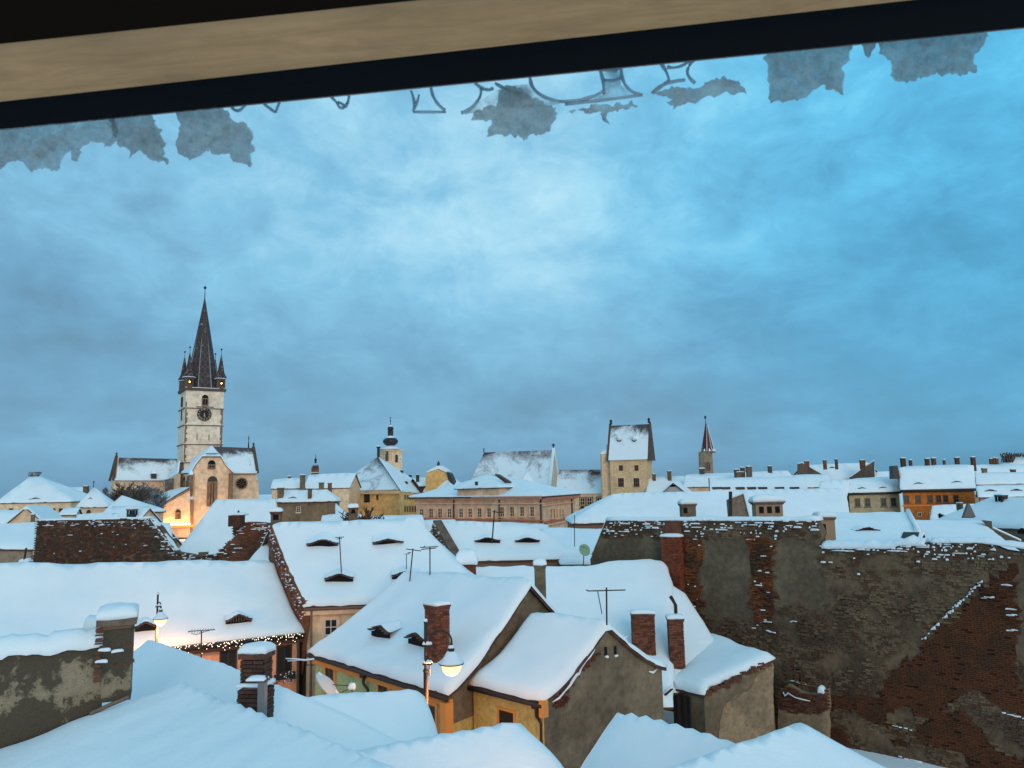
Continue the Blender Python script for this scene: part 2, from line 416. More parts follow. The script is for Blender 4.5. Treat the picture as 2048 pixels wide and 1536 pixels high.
def mound(mb, c, ex, ey, h, n=7, mi=0, seed=0, ov=1.06):
    """a rounded cap of snow on a rectangular top; c = centre of its underside"""
    c = Vector(c); vs = []; fs = []; ex = ex*ov; ey = ey*ov
    for i in range(n):
        for j in range(n):
            a = -1+2*i/(n-1); b = -1+2*j/(n-1); a = math.sin(a*math.pi/2); b = math.sin(b*math.pi/2)
            q = max(0, (1-abs(a)**4))*max(0, (1-abs(b)**4)); edge = max(abs(a), abs(b)) > .99
            z = h*(.30+.70*q**.5)*(1+.3*nz(c.x+a, c.y+b, seed, 1.3))
            sh = 1.0 if not edge else .97
            vs.append(c+ex*(a*sh)+ey*(b*sh)+Vector((0, 0, z)))
    for i in range(n-1):
        for j in range(n-1): k = i*n+j; fs.append((k, k+n, k+n+1, k+1))
    per = [i for i in range(n)]+[i*n+n-1 for i in range(1, n)]+[(n-1)*n+j for j in range(n-2, -1, -1)]+[i*n for i in range(n-2, 0, -1)]
    lo = []
    for k in per: v = vs[k].copy(); v.z = c.z-.04*h-.06*abs(nz(v.x*3, v.y*3, seed)); lo.append(len(vs)); vs.append(v)
    for i in range(len(per)): j = (i+1) % len(per); fs.append((per[i], per[j], lo[j], lo[i]))
    fs.append(tuple(reversed(lo)))
    mb.add(vs, fs, mi)

BM = {}
def brick_mesh(kind, L, D, Hh):
    k = (kind, round(L, 2), round(D, 2), round(Hh, 3))
    if k not in BM:
        mb = MB(); mb.box((0, 0, 0), Vector((L/2, 0, 0)), Vector((0, D/2, 0)), Vector((0, 0, Hh/2)), taper=.97)
        me = bpy.data.meshes.new('brick'); me.from_pydata(mb.v, [], mb.f); me.materials.append(kind)
        BM[k] = me
    return BM[k]
def put(me, name, loc, rz, parent):
    o = bpy.data.objects.new(name, me); COL.objects.link(o); o.parent = parent; o.location = Vector(loc)-OFF[parent.name]; o.rotation_euler = (0, 0, rz); return o
def brick_stack(parent, c, e, n, W, D, z0, z1, kind=BRICK, L=.25, Hh=.066, gap=.014, limit=300, near=True):
    """courses of bricks round a W x D shaft; the nearer ones are parts"""
    items = []; rz = math.atan2(e.y, e.x); z = z0; row = 0
    while z+Hh < z1:
        for (ax, ay, hw, hd, rr) in ((e, n, W/2, D/2, 0), (n, e, D/2, W/2, math.pi/2)):
            for sgn in (-1, 1):
                full = hw*2; x = -hw + (0 if row % 2 else -L/2)
                if rr: x += L/4
                while x < hw-.03:
                    a = max(-hw, x); b = min(hw, x+L-gap)
                    if b-a > .05:
                        p = Vector((c.x, c.y, z+Hh/2))+ax*((a+b)/2)+ay*(sgn*(hd-.045+random.uniform(-.006, .010)))
                        items.append((p, b-a, rz+rr))
                    x += L
        z += Hh+gap; row += 1
    items.sort(key=lambda t: (t[0]-CAMP).length+(0 if (t[0]-Vector((c.x, c.y, t[0].z))).dot(Vector((t[0].x, t[0].y, 0))) < 0 else 50))
    mb = MB()
    for i, (p, l, rzz) in enumerate(items):
        if i < limit: put(brick_mesh(kind, round(l*20)/20 if l > .06 else .06, .115, Hh), 'brick', p, rzz, parent)
        else: mb.box(p, Vector((math.cos(rzz), math.sin(rzz), 0))*l/2, Vector((-math.sin(rzz), math.cos(rzz), 0))*.057, Vector((0, 0, Hh/2)))
    if mb.v: tag(mb.build('brick_rest', kind, parent), kind='stuff')

def chimney(h, base, top_y, w, kind='plain', Y=None, ratio=.75, cap=True, capw=1.18, snow=.22, m=None, bricks=False, sink=.5, slots=0, pots=0, label=None):
    """base=(px,py) where it meets the roof, top_y pixel of the top of the masonry, w pixel width"""
    P = onp(base[0], base[1], h.R0, h.N) if Y is None else at(base[0], base[1], Y)
    Yd = P.y; s = Yd/FPX; W = w*s; D = W*ratio; e = h.e; n = h.n; zt = at(base[0], top_y, Yd).z
    c = Vector((P.x, P.y, 0))+n*D/2; z0 = P.z-sink-.4*D; m = m or (MORTAR if kind == 'brick' else GREYPL)
    mb = MB(); b = .05 if (kind == 'brick' and bricks) else 0
    body_top = zt-(slots*s if slots else 0)
    mb.box((c.x, c.y, (z0+body_top)/2), e*(W/2-b), n*(D/2-b), Vector((0, 0, (body_top-z0)/2)), 0)
    if slots:    # open lantern top: corner posts, mid posts and lid
        for a in (-1, 1):
            for bb in (-1, 1): mb.box(Vector((c.x, c.y, (body_top+zt)/2))+e*(a*W*.40)+n*(bb*D*.40), e*W*.10, n*D*.10, Vector((0, 0, (zt-body_top)/2)), 0)
        mb.box((c.x, c.y, (body_top+zt)/2), e*W*.22, n*D*.30, Vector((0, 0, (zt-body_top)/2*.98)), 1)
    o = mb.build('chimney', [m, BLACK], h.root)
    if label: o['label'] = label
    if bricks: brick_stack(o, c, e, n, W, D, z0+.1, body_top, kind=BRICK)
    ct = zt
    if cap:
        mb = MB(); th = .09 if W > .5 else .06; mb.box((c.x, c.y, zt+th/2), e*W*capw/2, n*D*capw/2, Vector((0, 0, th/2))); mb.box((c.x, c.y, zt-th*.45), e*W*(1+capw)/4, n*D*(1+capw)/4, Vector((0, 0, th*.45)))
        mb.build('cap', GREYC if kind != 'brick' else mat('brick_cap', (.12, .06, .045), .9, (.07, .04, .035), 4, .3, 20), o); ct = zt+th
    for k in range(pots):
        mb = MB(); q = Vector((c.x, c.y, ct))+e*(W*(-.3+.6*(k+.5)/pots)); mb.lathe(q, [(W*.10, 0), (W*.085, .35*W), (W*.1, .4*W)], 8); mb.build('chimney_pot', GREYC, o)
    if snow:
        mb = MB(); mound(mb, (c.x, c.y, ct+.005), e*W*(capw if cap else 1)/2, n*D*(capw if cap else 1)/2, snow, seed=base[0]); mb.build('snow_cap', SNOW, o, smooth=True)
    h.lastch = (c, W, D, zt)
    return o
def eyebrow(h, px, py, w, hh, style='lens'):
    """eyebrow dormer: px,py = centre of its lower edge, w,hh in pixels"""
    off = Vector((0, 0, h.T*.85)); P = onp(px, py, h.R0+off, h.N); s = (P-CAMP).dot(fw)/FPX
    L = onp(px-w/2, py, h.R0+off, h.N); R = onp(px+w/2, py, h.R0+off, h.N)
    W = (R-L).length if (R-L).length < 2.2*w*s else w*s; H2 = max(.10, hh*s*.66); e = h.e; n = h.n
    tanp = math.sqrt(max(0.02, 1-h.N.z**2))/h.N.z; K = 16
    prof = lambda t: H2*(.5+.5*math.cos(math.pi*t))**1.15
    arch = [(t, prof(t)) for t in [-1+2*i/K for i in range(K+1)]]
    mb = MB(); rim = MB(); sn = MB()
    pts = [P+e*(t*W/2)+n*.10+Vector((0, 0, z)) for t, z in arch]; lo = [P+e*(t*W/2)+n*.10-Vector((0, 0, .25)) for t, z in arch]
    mb.add(pts+lo, [(i, i+1, K+2+i, K+1+i) for i in range(K)])
    fr = [P+e*(t*W/2*1.04)+Vector((0, 0, z+.02)) for t, z in arch]; fr2 = [q+Vector((0, 0, .05)) for q in fr]
    bk = [q+n*(max(0.02, (z)/tanp)+.12) for q, (t, z) in zip(fr, arch)]; bk2 = [q+Vector((0, 0, .075)) for q in bk]
    f = []; K1 = K+1
    for i in range(K): f += [(i, i+1, K1+i+1, K1+i), (i, 2*K1+i, 2*K1+i+1, i+1), (K1+i, K1+i+1, 3*K1+i+1, 3*K1+i)]
    rim.add(fr+fr2+bk+bk2, f)
    # jagged tile ends along the rim
    nt = max(5, int(W/.16))
    if h.Y < 60:
        for i in range(nt):
            t = -1+2*(i+.5)/nt; q = P+e*(t*W/2)+Vector((0, 0, prof(t)+.07))-n*.03
            rim.box(q+Vector((0, 0, random.uniform(-.015, .03))), e*(W/nt*.42), n*.09, Vector((0, 0, .022)))
    s1 = [P+e*(t*W/2*1.05)+n*.07+Vector((0, 0, z+.10)) for t, z in arch]; s2 = [q+n*.14+Vector((0, 0, h.T*.18*max(.05, z/H2)**.5)) for q, (t, z) in zip(s1, arch)]
    s3 = []
    for q, (t, z) in zip(s2, arch):
        v = q+n*(z/tanp*.9+.5); v.z = h.zf(v.x, v.y)+h.T*.97; s3.append(v)
    f = []
    for i in range(K): f += [(i, i+1, K1+i+1, K1+i), (K1+i, K1+i+1, 2*K1+i+1, 2*K1+i)]
    sn.add(s1+s2+s3, f)
    o = rim.build('eyebrow_dormer', TILE, h.root); mb.build('opening', BLACK, o); sn.build('dormer_snow', SNOW, o, smooth=True)
    if style == 'bars':
        b = MB()
        for i in range(9): t = -.8+.2*i; b.box(P+e*(t*W/2)+n*.06+Vector((0, 0, prof(t)/2)), e*.012, n*.01, Vector((0, 0, prof(t)/2)))
        b.build('grille', GREYPL, o)
    return o
def wallframe(line):
    a, b = line; e = (b-a).normalized(); n = Vector((e.y, -e.x, 0))
    mid = (a+b)/2
    if n.dot(Vector((0, 0, 0))-mid) < 0: n = -n
    return a, e, n
def window(root, line, px, py, w, hh, fr=WHITEP, sur=None, mun=(1, 1), arch=False, sill=True, glass=None, pr=.05, name='window', blind=None, ft=.10, snowsill=False):
    """a window on a vertical wall: centre and size in pixels"""
    a, e, n = wallframe(line); s = None
    P = onp(px, py, a, n); L = onp(px-w/2, py, a, n); R = onp(px+w/2, py, a, n); Tq = onp(px, py-hh/2, a, n); Bq = onp(px, py+hh/2, a, n)
    W = abs((R-L).dot(e)); Hh = Tq.z-Bq.z; c = Vector((P.x, P.y, (Tq.z+Bq.z)/2)); Z = Vector((0, 0, 1))
    fwid = max(.05, W*ft); mb = MB()
    for sx in (-1, 1): mb.box(c+e*(sx*(W/2-fwid/2))+n*pr*.5, e*fwid/2, n*pr*.5, Z*Hh/2)
    mb.box(c+Z*(Hh/2-fwid/2)+n*pr*.5, e*(W/2-fwid-.001), n*pr*.5, Z*fwid/2)
    mb.box(c-Z*(Hh/2-fwid/2)+n*pr*.5, e*(W/2-fwid-.001), n*pr*.5, Z*fwid/2)
    mt = max(.015, fwid*.35)
    for k in range(mun[0]): mb.box(c+e*(W*(-.5+(k+1)/(mun[0]+1)))+n*pr*.4, e*mt, n*pr*.4, Z*(Hh/2-fwid-.001))
    for k in range(mun[1]): mb.box(c+Z*(Hh*(-.5+(k+1)/(mun[1]+1)))+n*pr*.36, e*(W/2-fwid-.001), n*pr*.36, Z*mt)
    if arch: 
        K = 8; pts = [c+Z*Hh/2+e*(W/2*math.cos(math.pi*k/K))+Z*(W/2*1.15*math.sin(math.pi*k/K))+n*.0 for k in range(K+1)]
        mb.prism(pts, n*pr*.55, 1)
    o = mb.build(name, [fr, glass or GLASS], root)
    g = MB(); g.box(c+n*.012, e*(W/2-fwid*.5), n*.010, Z*(Hh/2-fwid*.5)); g.build('pane', glass or GLASS, o)
    if sur:
        g = MB(); t = max(.08, W*.16); pp = pr*1.35
        for sx in (-1, 1): g.box(c+e*(sx*(W/2+t/2))+n*pp/2, e*t/2, n*pp/2, Z*(Hh/2+t))
        g.box(c+Z*(Hh/2+t/2)+n*pp/2, e*(W/2-.001), n*pp/2, Z*t/2)
        g.build('surround', sur, o)
    if sill:
        g = MB(); g.box(c-Z*(Hh/2+.05)+n*pr*1.2, e*(W/2+.1), n*pr*1.2, Z*.045); g.build('sill', sur or fr, o)
        if snowsill: g = MB(); mound(g, c-Z*(Hh/2+.002)+n*pr*1.4, e*(W/2+.08), n*pr, .09, 5); g.build('sill_snow', SNOW, o, smooth=True)
    return o
def side_line(h, i): return h.sides[i]
def walltube(name, root, pts, r, m): mb = MB(); mb.tube(pts, r, 6); return mb.build(name, m, root, smooth=True)
# ================================================================ ground
mb = MB(); mb.add([(-1200, -60, 0), (1200, -60, 0), (1200, 2400, 0), (-1200, 2400, 0)], [(0, 1, 2, 3)])
tag(mb.build('ground', SNOW, loc=(0, 0, 0)), kind='structure')

# ================================================================ foreground snow roofs
def beads(R0, R1, amp=.05, wl=.34, wd=.2):
    e = (R1-R0).xy; L = e.length; e = e/L
    def f(x, y):
        d = Vector((x-R0.x, y-R0.y)); s = d.dot(e); q = abs(d.x*e.y-d.y*e.x)
        return amp*(abs(math.sin(math.pi*s/wl))-.4)*math.exp(-(q/wd)**2)
    return f
class FRef: pass
def fore(label, r0_, r1_, pitch, run, ext=(0, 0), amp=.05, **kw):
    R0 = at(*r0_); R1 = at(*r1_) if len(r1_) == 3 else onz(r1_[0], r1_[1], R0.z)
    return ridge_house('house', label, r0_, r1_ if len(r1_) == 3 else (*r1_, R1.y), pitch, run, 1, ext=ext, extra=beads(R0, R1, amp), T=.34, sp=.17, jit=.06, amp=.12, r=.42, cat='house', **kw)
F1 = fore('nearest house, its broad snowed-over roof filling the bottom left corner', (345, 1360, 14), (775, 1536), 17, 7, (0, 4.5), .055, apx=(70, 1462), kb=2.8)
F2 = fore('house whose snowy roof shows between the big plaster chimney and the small brick chimney', (290, 1277, 20), (625, 1397), 32, 4, (0, -.9), .02, hip1=True)
F3 = fore('low snow-covered house in front of the green house and the curved lamp', (500, 1411, 15.0), (850, 1376, 16), 32, 4, (2, 0), .03, bpx=(878, 1480))
F4 = fore('low snow-covered house at the bottom edge in front of the yellow house', (735, 1503, 11.8), (1060, 1441), 32, 4, (3, 0), .03, bpx=(1135, 1530), kb=2)
F5 = fore('low house with pinkish lit snow roof in front of the grey gable wall', (1222, 1420, 15.5), (1475, 1490), 34, 4, (0, 1.2), .07, apx=(1150, 1530))
F6 = fore('low snow-covered house in the bottom right, its snow edged with scallops', (1350, 1534, 10.5), (1625, 1437, 12.6), 31, 4, (.6, 0), .05, bpx=(1795, 1534), kb=3)

# ---- plaster wall on the left with a wide chimney at its end
off = Vector((0, 0, .30)); p0 = onp(0, 1493, F1.R0+off, F1.N); p1 = onp(258, 1395, F1.R0+off, F1.N)
e = (p1-p0); e.z = 0; e.normalize(); n = Vector((-e.y, e.x, 0)); n = n if n.dot(p1) > 0 else -n
def mural():
    m = bpy.data.materials.new('stained_plaster'); m.use_nodes = True; t = NT(m.node_tree); b = m.node_tree.nodes['Principled BSDF']; g = t.n('ShaderNodeNewGeometry').outputs['Position']; b.inputs['Roughness'].default_value = .93
    z = t.n('ShaderNodeSeparateXYZ', i_0=g).outputs[2]; n1 = t.noise(g, .9, 9, .62); n2 = t.noise(g, 7, 8, .68); n3 = t.noise(g, 38, 5, .7)
    band = t.math('SUBTRACT', .16, t.math('ABSOLUTE', t.math('MULTIPLY', t.math('SUBTRACT', z, 9.75), .36)))
    v = t.math('ADD', t.math('ADD', n1, band), t.math('MULTIPLY', t.math('SUBTRACT', n2, .5), .34))
    c = t.mix(t.ramp(v, [(.575, 0), (.61, .7), (.72, 1)]), (.082, .060, .038), (.33, .25, .16)); c = t.mix(t.ramp(n2, [(.60, 0), (.66, .8)]), c, (.05, .042, .03)); c = t.mix(1, c, t.ramp(n3, [(.3, .7), (.7, 1.25)]), 'MULTIPLY'); t.L.new(c, b.inputs['Base Color'])
    bp = t.n('ShaderNodeBump', i_Strength=.8, i_Distance=.03, i_Height=t.math('ADD', n2, t.math('MULTIPLY', n3, .4))); t.L.new(bp.outputs[0], b.inputs['Normal']); return m
MURAL = mural()
root = empty('garden_wall', (p0.x, p0.y, 5), 'long stained plaster wall capped with snow at the left edge', 'wall')
za = onp(0, 1312, p0, n).z; zb = onp(200, 1292, p0, n).z; K = 46; sa = -2.5; sb = (onp(206, 1290, p0, n)-p0).dot(e)
tp = []; 
for i in range(K+1):
    s_ = sa+(sb-sa)*i/K; q = p0+e*s_; q.z = za+(zb-za)*(s_/sb)+.05*nz(s_, 0, 0, 2.5)+.03*nz(s_, 3, 0, 8); tp.append(q)
mb = MB(); fr = tp+[Vector((q.x, q.y, 4)) for q in tp]; N1 = K+1
mb.add(fr+[q+n*.45 for q in fr], [(i, i+1, N1+i+1, N1+i) for i in range(K)]+[(2*N1+i, 2*N1+i+1, i+1, i) for i in range(K)]+[(3*N1+i, 3*N1+i+1, 2*N1+i+1, 2*N1+i) for i in range(K)]+[(K, 3*N1-1, 4*N1-1, N1+K)])
mb.build('wall', MURAL, root)
def snowstrip(root, pts, n, w, h, name='snow_cap', seed=0, front=.06, mtl=None):
    """rounded strip of snow lying along a polyline of top points (front edge), n = direction across"""
    mb = MB(); prof = [(-front, -.10), (-front*1.5, .12), (-front*.8, .55), (w*.2, .95), (w*.6, 1.0), (w*.95, .6), (w*1.08, .1), (w*1.05, -.1)]; vs = []; fs = []; m = len(prof)
    for i, p in enumerate(pts):
        k = 1+.35*nz(i*.33, seed, 0)+.2*nz(i*.9, seed, 2)
        for j, (a, b) in enumerate(prof): vs.append(p+n*(a+.03*nz(i*.7, j, seed))+Vector((0, 0, h*b*k if b > 0 else b*h*(.6+1.6*abs(nz(i*.8, seed, 7))))))
    for i in range(len(pts)-1):
        for j in range(m-1): fs.append((i*m+j, i*m+j+1, (i+1)*m+j+1, (i+1)*m+j))
    fs += [tuple(range(m)), tuple(reversed(range((len(pts)-1)*m, len(pts)*m)))]
    mb.add(vs, fs); return mb.build(name, mtl or SNOW, root, smooth=True)
snowstrip(root, tp, n, .45, .27, seed=3)
# wide chimney
def px_on(px, py, P, nn): return onp(px, py, P, nn)
def block(mb, P, nn, e, x0, x1, y0, y1, dep, mi=0, out=0.0, taper=1):
    a = onp(x0, (y0+y1)/2, P, nn); b = onp(x1, (y0+y1)/2, P, nn); zt = onp((x0+x1)/2, y0, P, nn).z; zb_ = onp((x0+x1)/2, y1, P, nn).z
    W = abs((b-a).dot(e)); c = (a+b)/2; c.z = (zt+zb_)/2
    mb.box(c+nn*(dep/2-out), e*W/2, nn*(dep/2+out*0), Vector((0, 0, (zt-zb_)/2)), mi, taper); return c, W, zt, zb_
r2 = empty('chimney', (p1.x, p1.y, 6), 'wide stained plaster chimney with a snow-loaded slab at the end of the left wall', 'chimney')
mb = MB(); bs, W, zt, zb_ = block(mb, p0, n, e, 205, 264, 1256, 1400, .62, out=.08); 
bmx = bmesh.new()
mb.build('stack', MURAL, r2)
mb = MB(); c, W, zt, z_ = block(mb, p0, n, e, 200, 266, 1249, 1256, .72, out=.12); mb.build('collar', STONE, r2)
mb = MB(); c, W, zt, z_ = block(mb, p0, n, e, 194, 274, 1233, 1249, .84, out=.17); mb.build('cap_slab', GREYC, r2)
mb = MB(); mound(mb, Vector((c.x, c.y, zt))+n*(.42-.17), e*W/2, n*.42, .18, 9); mb.build('snow_cap', SNOW, r2, smooth=True)
rb = random.Random(5); mb = MB()
for i in range(26):
    zz = rb.uniform(bs.z-.2, zt-.1); side = rb.random() < .6
    q = bs+e*((-.44 if side else rb.uniform(-.45, .45))*W)-n*(.31+.08); q.z = zz
    mb.box(q, e*rb.uniform(.03, .07), n*.012, Vector((0, 0, rb.uniform(.012, .03))), 0, .8)
tag(mb.build('bare_patches', BRICKD, r2), kind='stuff'); mb = MB()
for (dx, dz_) in ((-.30, -.12), (-.36, -.30), (.02, -.16)):
    q = bs+e*(dx*W)-n*.39; q.z = bs.z+1.0+dz_ if False else zt+dz_-.35; mound(mb, q, e*.09, n*.03, .035, 5)
mb.build('snow_bits', SNOW, r2, smooth=True)
# small brick chimney behind it
q0 = p0+n*3.2; r3 = empty('chimney', (q0.x-1, q0.y, 7), 'small brick chimney half hidden behind the wide plaster chimney', 'chimney')
mb = MB(); c, W, zt, z_ = block(mb, q0, n, e, 168, 196, 1263, 1330, .5); mb.build('stack', MORTAR, r3); OFFc = c
cc = Vector((c.x, c.y, 0))+n*.25; brick_stack(r3, cc, e, n, W+.06, .56, z_, zt)
mb = MB(); mound(mb, Vector((cc.x, cc.y, zt)), e*W*.6, n*.32, .28, 7); mb.build('snow_cap', SNOW, r3, smooth=True)
# lead flashing where the wall meets the roof
mb = MB(); fl = [onp(x, y, F1.R0+Vector((0, 0, .38)), F1.N) for x, y in ((180, 1428), (215, 1412), (258, 1394))]; mb.tube(fl, .035, 6); mb.build('flashing', GREYC, root)

# brick chimney with steel flue between the foreground roofs
DKB = mat('dark_stack_brick', (.060, .038, .032), .9, (.085, .05, .038), 6, .4, 30, rnd=.4); Y4 = 12.8; r4 = empty('chimney', (at(507, 1420, Y4)), 'dark brick chimney with a step and thick snow cap between the foreground roofs', 'chimney')
ex = Vector((.995, -.10, 0)); ny = Vector((.10, .995, 0))
def ctr(px, Y, dep): q = at(px, 1300, Y); return Vector((q.x, q.y, 0))+ny*dep/2
zT = at(505, 1316, Y4).z; zM = at(505, 1370, Y4).z; c = ctr(505, Y4, .34)
mb = MB(); mb.box((c.x, c.y, (zT+zM)/2), ex*.14, ny*.13, Vector((0, 0, (zT-zM)/2))); mb.box((c.x, c.y, zM-1.5), ex*.16, ny*.15, Vector((0, 0, 1.5)))
mb.build('stack', MORTAR, r4)
brick_stack(r4, c, ex, ny, .36, .34, zM, zT, kind=DKB, L=.19, Hh=.052, gap=.012); brick_stack(r4, c, ex, ny, .42, .38, zM-.9, zM-.03, kind=DKB, L=.19, Hh=.052, gap=.012)
mb = MB(); mb.box((c.x, c.y, zT+.03), ex*.225, ny*.20, Vector((0, 0, .05))); mb.build('cap_slab', mat('brick_cap', (.12, .06, .045), .9, (.07, .04, .035), 4, .3, 20), r4)
mb = MB(); mound(mb, (c.x, c.y, zT+.08), ex*.225, ny*.20, .12, 9); mb.build('snow_cap', SNOW, r4, smooth=True)
mb = MB(); mound(mb, Vector((c.x, c.y, zM-.01))-ny*.02, ex*.23, ny*.22, .05, 7); mb.build('ledge_snow', SNOW, r4, smooth=True)
c2 = ctr(524, Y4-.5, .1); r5 = empty('flue', (c2.x, c2.y, 7), 'square grey metal flue standing beside the stepped dark brick chimney', 'flue')
zt = at(524, 1364, Y4-.5).z; mb = MB(); mb.box((c2.x, c2.y, zt-1), ex*.055, ny*.055, Vector((0, 0, 1.0))); mb.build('duct', mat('grey_metal', (.20, .19, .19), .5, metal=.3), r5)
mb = MB(); mb.box((c2.x, c2.y, zt+.015), ex*.085, ny*.08, Vector((0, 0, .012))); mb.build('cap', DARK, r5)
mb = MB(); mound(mb, (c2.x-.08, c2.y, zt+.03), ex*.14, ny*.10, .05, 6); mb.build('snow_cap', SNOW, r5, smooth=True)
mb = MB(); mb.tube([(c2.x+.06, c2.y, zt), (c2.x+.06, c2.y, zt+.14)], .02, 6); mb.build('pipe', DARK, r5)

# ================================================================ H1: long house, orange wall
H1 = house('house', 'long low house with salmon wall and wide snow roof behind the left foreground', (-100, 1341, 31.2), (608, 1264), (-170, 1134), (548, 1117), 34, T=.32, wall=[SALMON, GREYPL], sag=.3, sp=.5, wm={3: (1, 1), 1: (1, 1)})
# the firewall side of H1 stays plain
eyebrow(H1, 478, 1243, 52, 14, 'bars'); eyebrow(H1, 291, 1256, 42, 12)
L0 = side_line(H1, 0)
WFR = mat('dark_window_frame', (.05, .035, .028), .6)
window(H1.root, L0, 456, 1330, 35, 62, fr=WFR, mun=(1, 1), sur=None, sill=False)
o = window(H1.root, L0, 568, 1318, 31, 56, fr=WFR, mun=(1, 0), sill=True)
def gutter(h, x0, x1, y0, y1, name='gutter', r=.07, m=None, dz=-.16):
    a = h.A+(h.B-h.A)*0; mb = MB(); A = h.A-h.n*.08+Vector((0, 0, dz)); B = h.B-h.n*.08+Vector((0, 0, dz)); mb.tube([A, A.lerp(B, .5), B], r, 8); return mb.build(name, m or IRON, h.root, smooth=True)
gutter(H1, 0, 0, 0, 0, r=.11, dz=-.12)
mb = MB(); A = H1.A+Vector((0, 0, -.30)); B = H1.B+Vector((0, 0, -.30)); mb.box((A+B)/2+H1.n*.06, (B-A)/2, H1.n*.10, Vector((0, 0, .12))); mb.build('eave_board', mat('dark_board', (.07, .04, .03), .8), H1.root)
walltube('downpipe', H1.root, [H1.B-H1.e*.25-H1.n*.02+Vector((0, 0, -.2)), H1.B-H1.e*.25-H1.n*.02+Vector((0, 0, -6))], .07, mat('green_pipe', (.05, .06, .045), .6))
# flower box under the window
a_, e_, n_ = wallframe(L0); P = onp(569, 1350, a_, n_); fb = empty('window_box', P, 'dry plants dusted with snow in the box under the salmon wall window', 'flower box')
mb = MB(); mb.box(P+n_*.14-Vector((0, 0, .05)), e_*.45, n_*.11, Vector((0, 0, .09))); mb.build('box', DARK, fb)
mb = MB(); sn = MB(); rr = random.Random(3)
for i in range(90):
    q = P+n_*rr.uniform(.05, .28)+e_*rr.uniform(-.5, .5)+Vector((0, 0, rr.uniform(-.32, .16))); t = sn if rr.random() < .4 else mb; r_ = rr.uniform(.02, .05)
    t.lathe(q, [(r_*.2, -r_), (r_, 0), (r_*.2, r_*.8)], 5)
mb.build('foliage', mat('dry_leaf', (.05, .05, .03), .9), fb); sn.build('snow', SNOW, fb)
# fairy lights along the eave
BULB = mat('fairy_bulb', (1, .9, .75), .5, emit=(1, .80, .55), es=3.2)
fl = empty('string_lights', (H1.A+H1.B)/2, 'strings of warm fairy lights hanging along the salmon house eave', 'fairy lights')
bmesh_ = MB(); bmesh_.lathe((0, 0, 0), [(.004, -.018), (.014, -.007), (.015, .005), (.004, .018)], 6)
me = bpy.data.meshes.new('bulb'); me.from_pydata(bmesh_.v, [], bmesh_.f); me.materials.append(BULB)
wr = MB(); last = None
for i in range(135):
    px = random.uniform(335, 606); t = (px-350)/258; y = 1291-28*t+3; y += random.choice((0, 2, 5, 9, 14, 19))*random.uniform(.3, 1)*(1 if px > 420 or random.random() < .4 else .4)
    q = onp(px, y, H1.A-H1.n*.16, H1.n); put(me, 'bulb', q, 0, fl)
    if i % 4 == 0: top = onp(px, 1290-28*t+2, H1.A-H1.n*.16, H1.n); wr.tube([top, q], .004, 3)
A = onp(330, 1295, H1.A-H1.n*.16, H1.n); B = onp(606, 1265, H1.A-H1.n*.16, H1.n); wr.tube([A, B], .008, 3); wr.build('wire', DARK, fl)

# ================================================================ H3: big house behind, beige front
H3 = house('house', 'tall house with beige front and big snow roof with four eyebrow dormers', (608, 1212, 38), (985, 1197), (540, 1046), (832, 1037), 38, hip1=True, T=.3, wall=[CREAM, GREYPL], sag=.25, sp=.5, wm={3: (1, 1)})
for a in ((645, 1090, 62, 11), (776, 1087, 60, 8), (678, 1159, 56, 11), (812, 1153, 56, 10)): eyebrow(H3, *a)
L0 = side_line(H3, 0)
window(H3.root, L0, 662, 1254, 27, 34, fr=WHITEP, mun=(1, 1), sur=CREAM, sill=False)
gutter(H3, 0, 0, 0, 0, m=mat('snowy_gutter', (.16, .10, .08), .8))
walltube('downpipe', H3.root, [H3.A+H3.e*.35-H3.n*.0+Vector((0, 0, -.2)), H3.A+H3.e*.35+Vector((0, 0, -6.5))], .06, mat('beige_pipe', (.18, .14, .10), .7))
mb = MB(); A = H3.A+Vector((0, 0, -.34)); B = H3.B+Vector((0, 0, -.34)); mb.box((A+B)/2+H3.n*.08, (B-A)/2, H3.n*.10, Vector((0, 0, .10))); mb.build('cornice', CREAM, H3.root)
chimney(H3, (551, 1050), 1026, 19, 'brick', Y=44.0, slots=14, capw=1.25, snow=.2); chimney(H3, (706, 1042), 1017, 17, 'brick', Y=44.2, slots=10, capw=1.2, snow=.2)
# stone-edged firewall along its left verge
def ragged(root, P, Q, sag, n, e, count, size, snowp=.35, m=BRICKD, seed=1, spread=.25, dz=0):
    """uneven stones with bits of snow along a raking wall edge, n = outward wall normal"""
    rr = random.Random(seed); st = MB(); sn = MB()
    for i in range(count):
        t = rr.random(); q = P.lerp(Q, t); q.z -= sag*math.sin(math.pi*t**.8); q = q-Vector((0, 0, rr.random()**1.5*spread))+Vector((0, 0, dz)); q += n*rr.uniform(-.02, .05)
        a = size*rr.uniform(.4, 1.1); hh = size*rr.uniform(.15, .32); st.box(q, e*a/2, n*rr.uniform(.05, .12), Vector((0, 0, hh/2)), 0, rr.uniform(.75, 1))
        if rr.random() < snowp: mound(sn, q+Vector((0, 0, hh/2)), e*a*rr.uniform(.15, .42), n*.08, size*rr.uniform(.06, .24), 5, seed=i)
    tag(st.build('stones', m, root), kind='stuff'); 
    if sn.v: tag(sn.build('snow_bits', SNOW, root, smooth=True), kind='stuff')
g = (H3.R0-H3.A); g.z = 0; g.normalize(); no = Vector((g.y, -g.x, 0)); no = no if no.dot(-H3.A) > 0 else -no
ragged(H3.root, H3.A, H3.R0, .25, no, g, 420, .28, .4, seed=4, spread=.8, dz=.1)
P_, Q_ = H3.A.copy(), H3.R0.copy(); mb = MB(); K = 24; pts = []
for i in range(K+1):
    t = i/K; q = P_.lerp(Q_, t); q.z -= .25*math.sin(math.pi*t**.8); pts.append(q)
vs = []; 
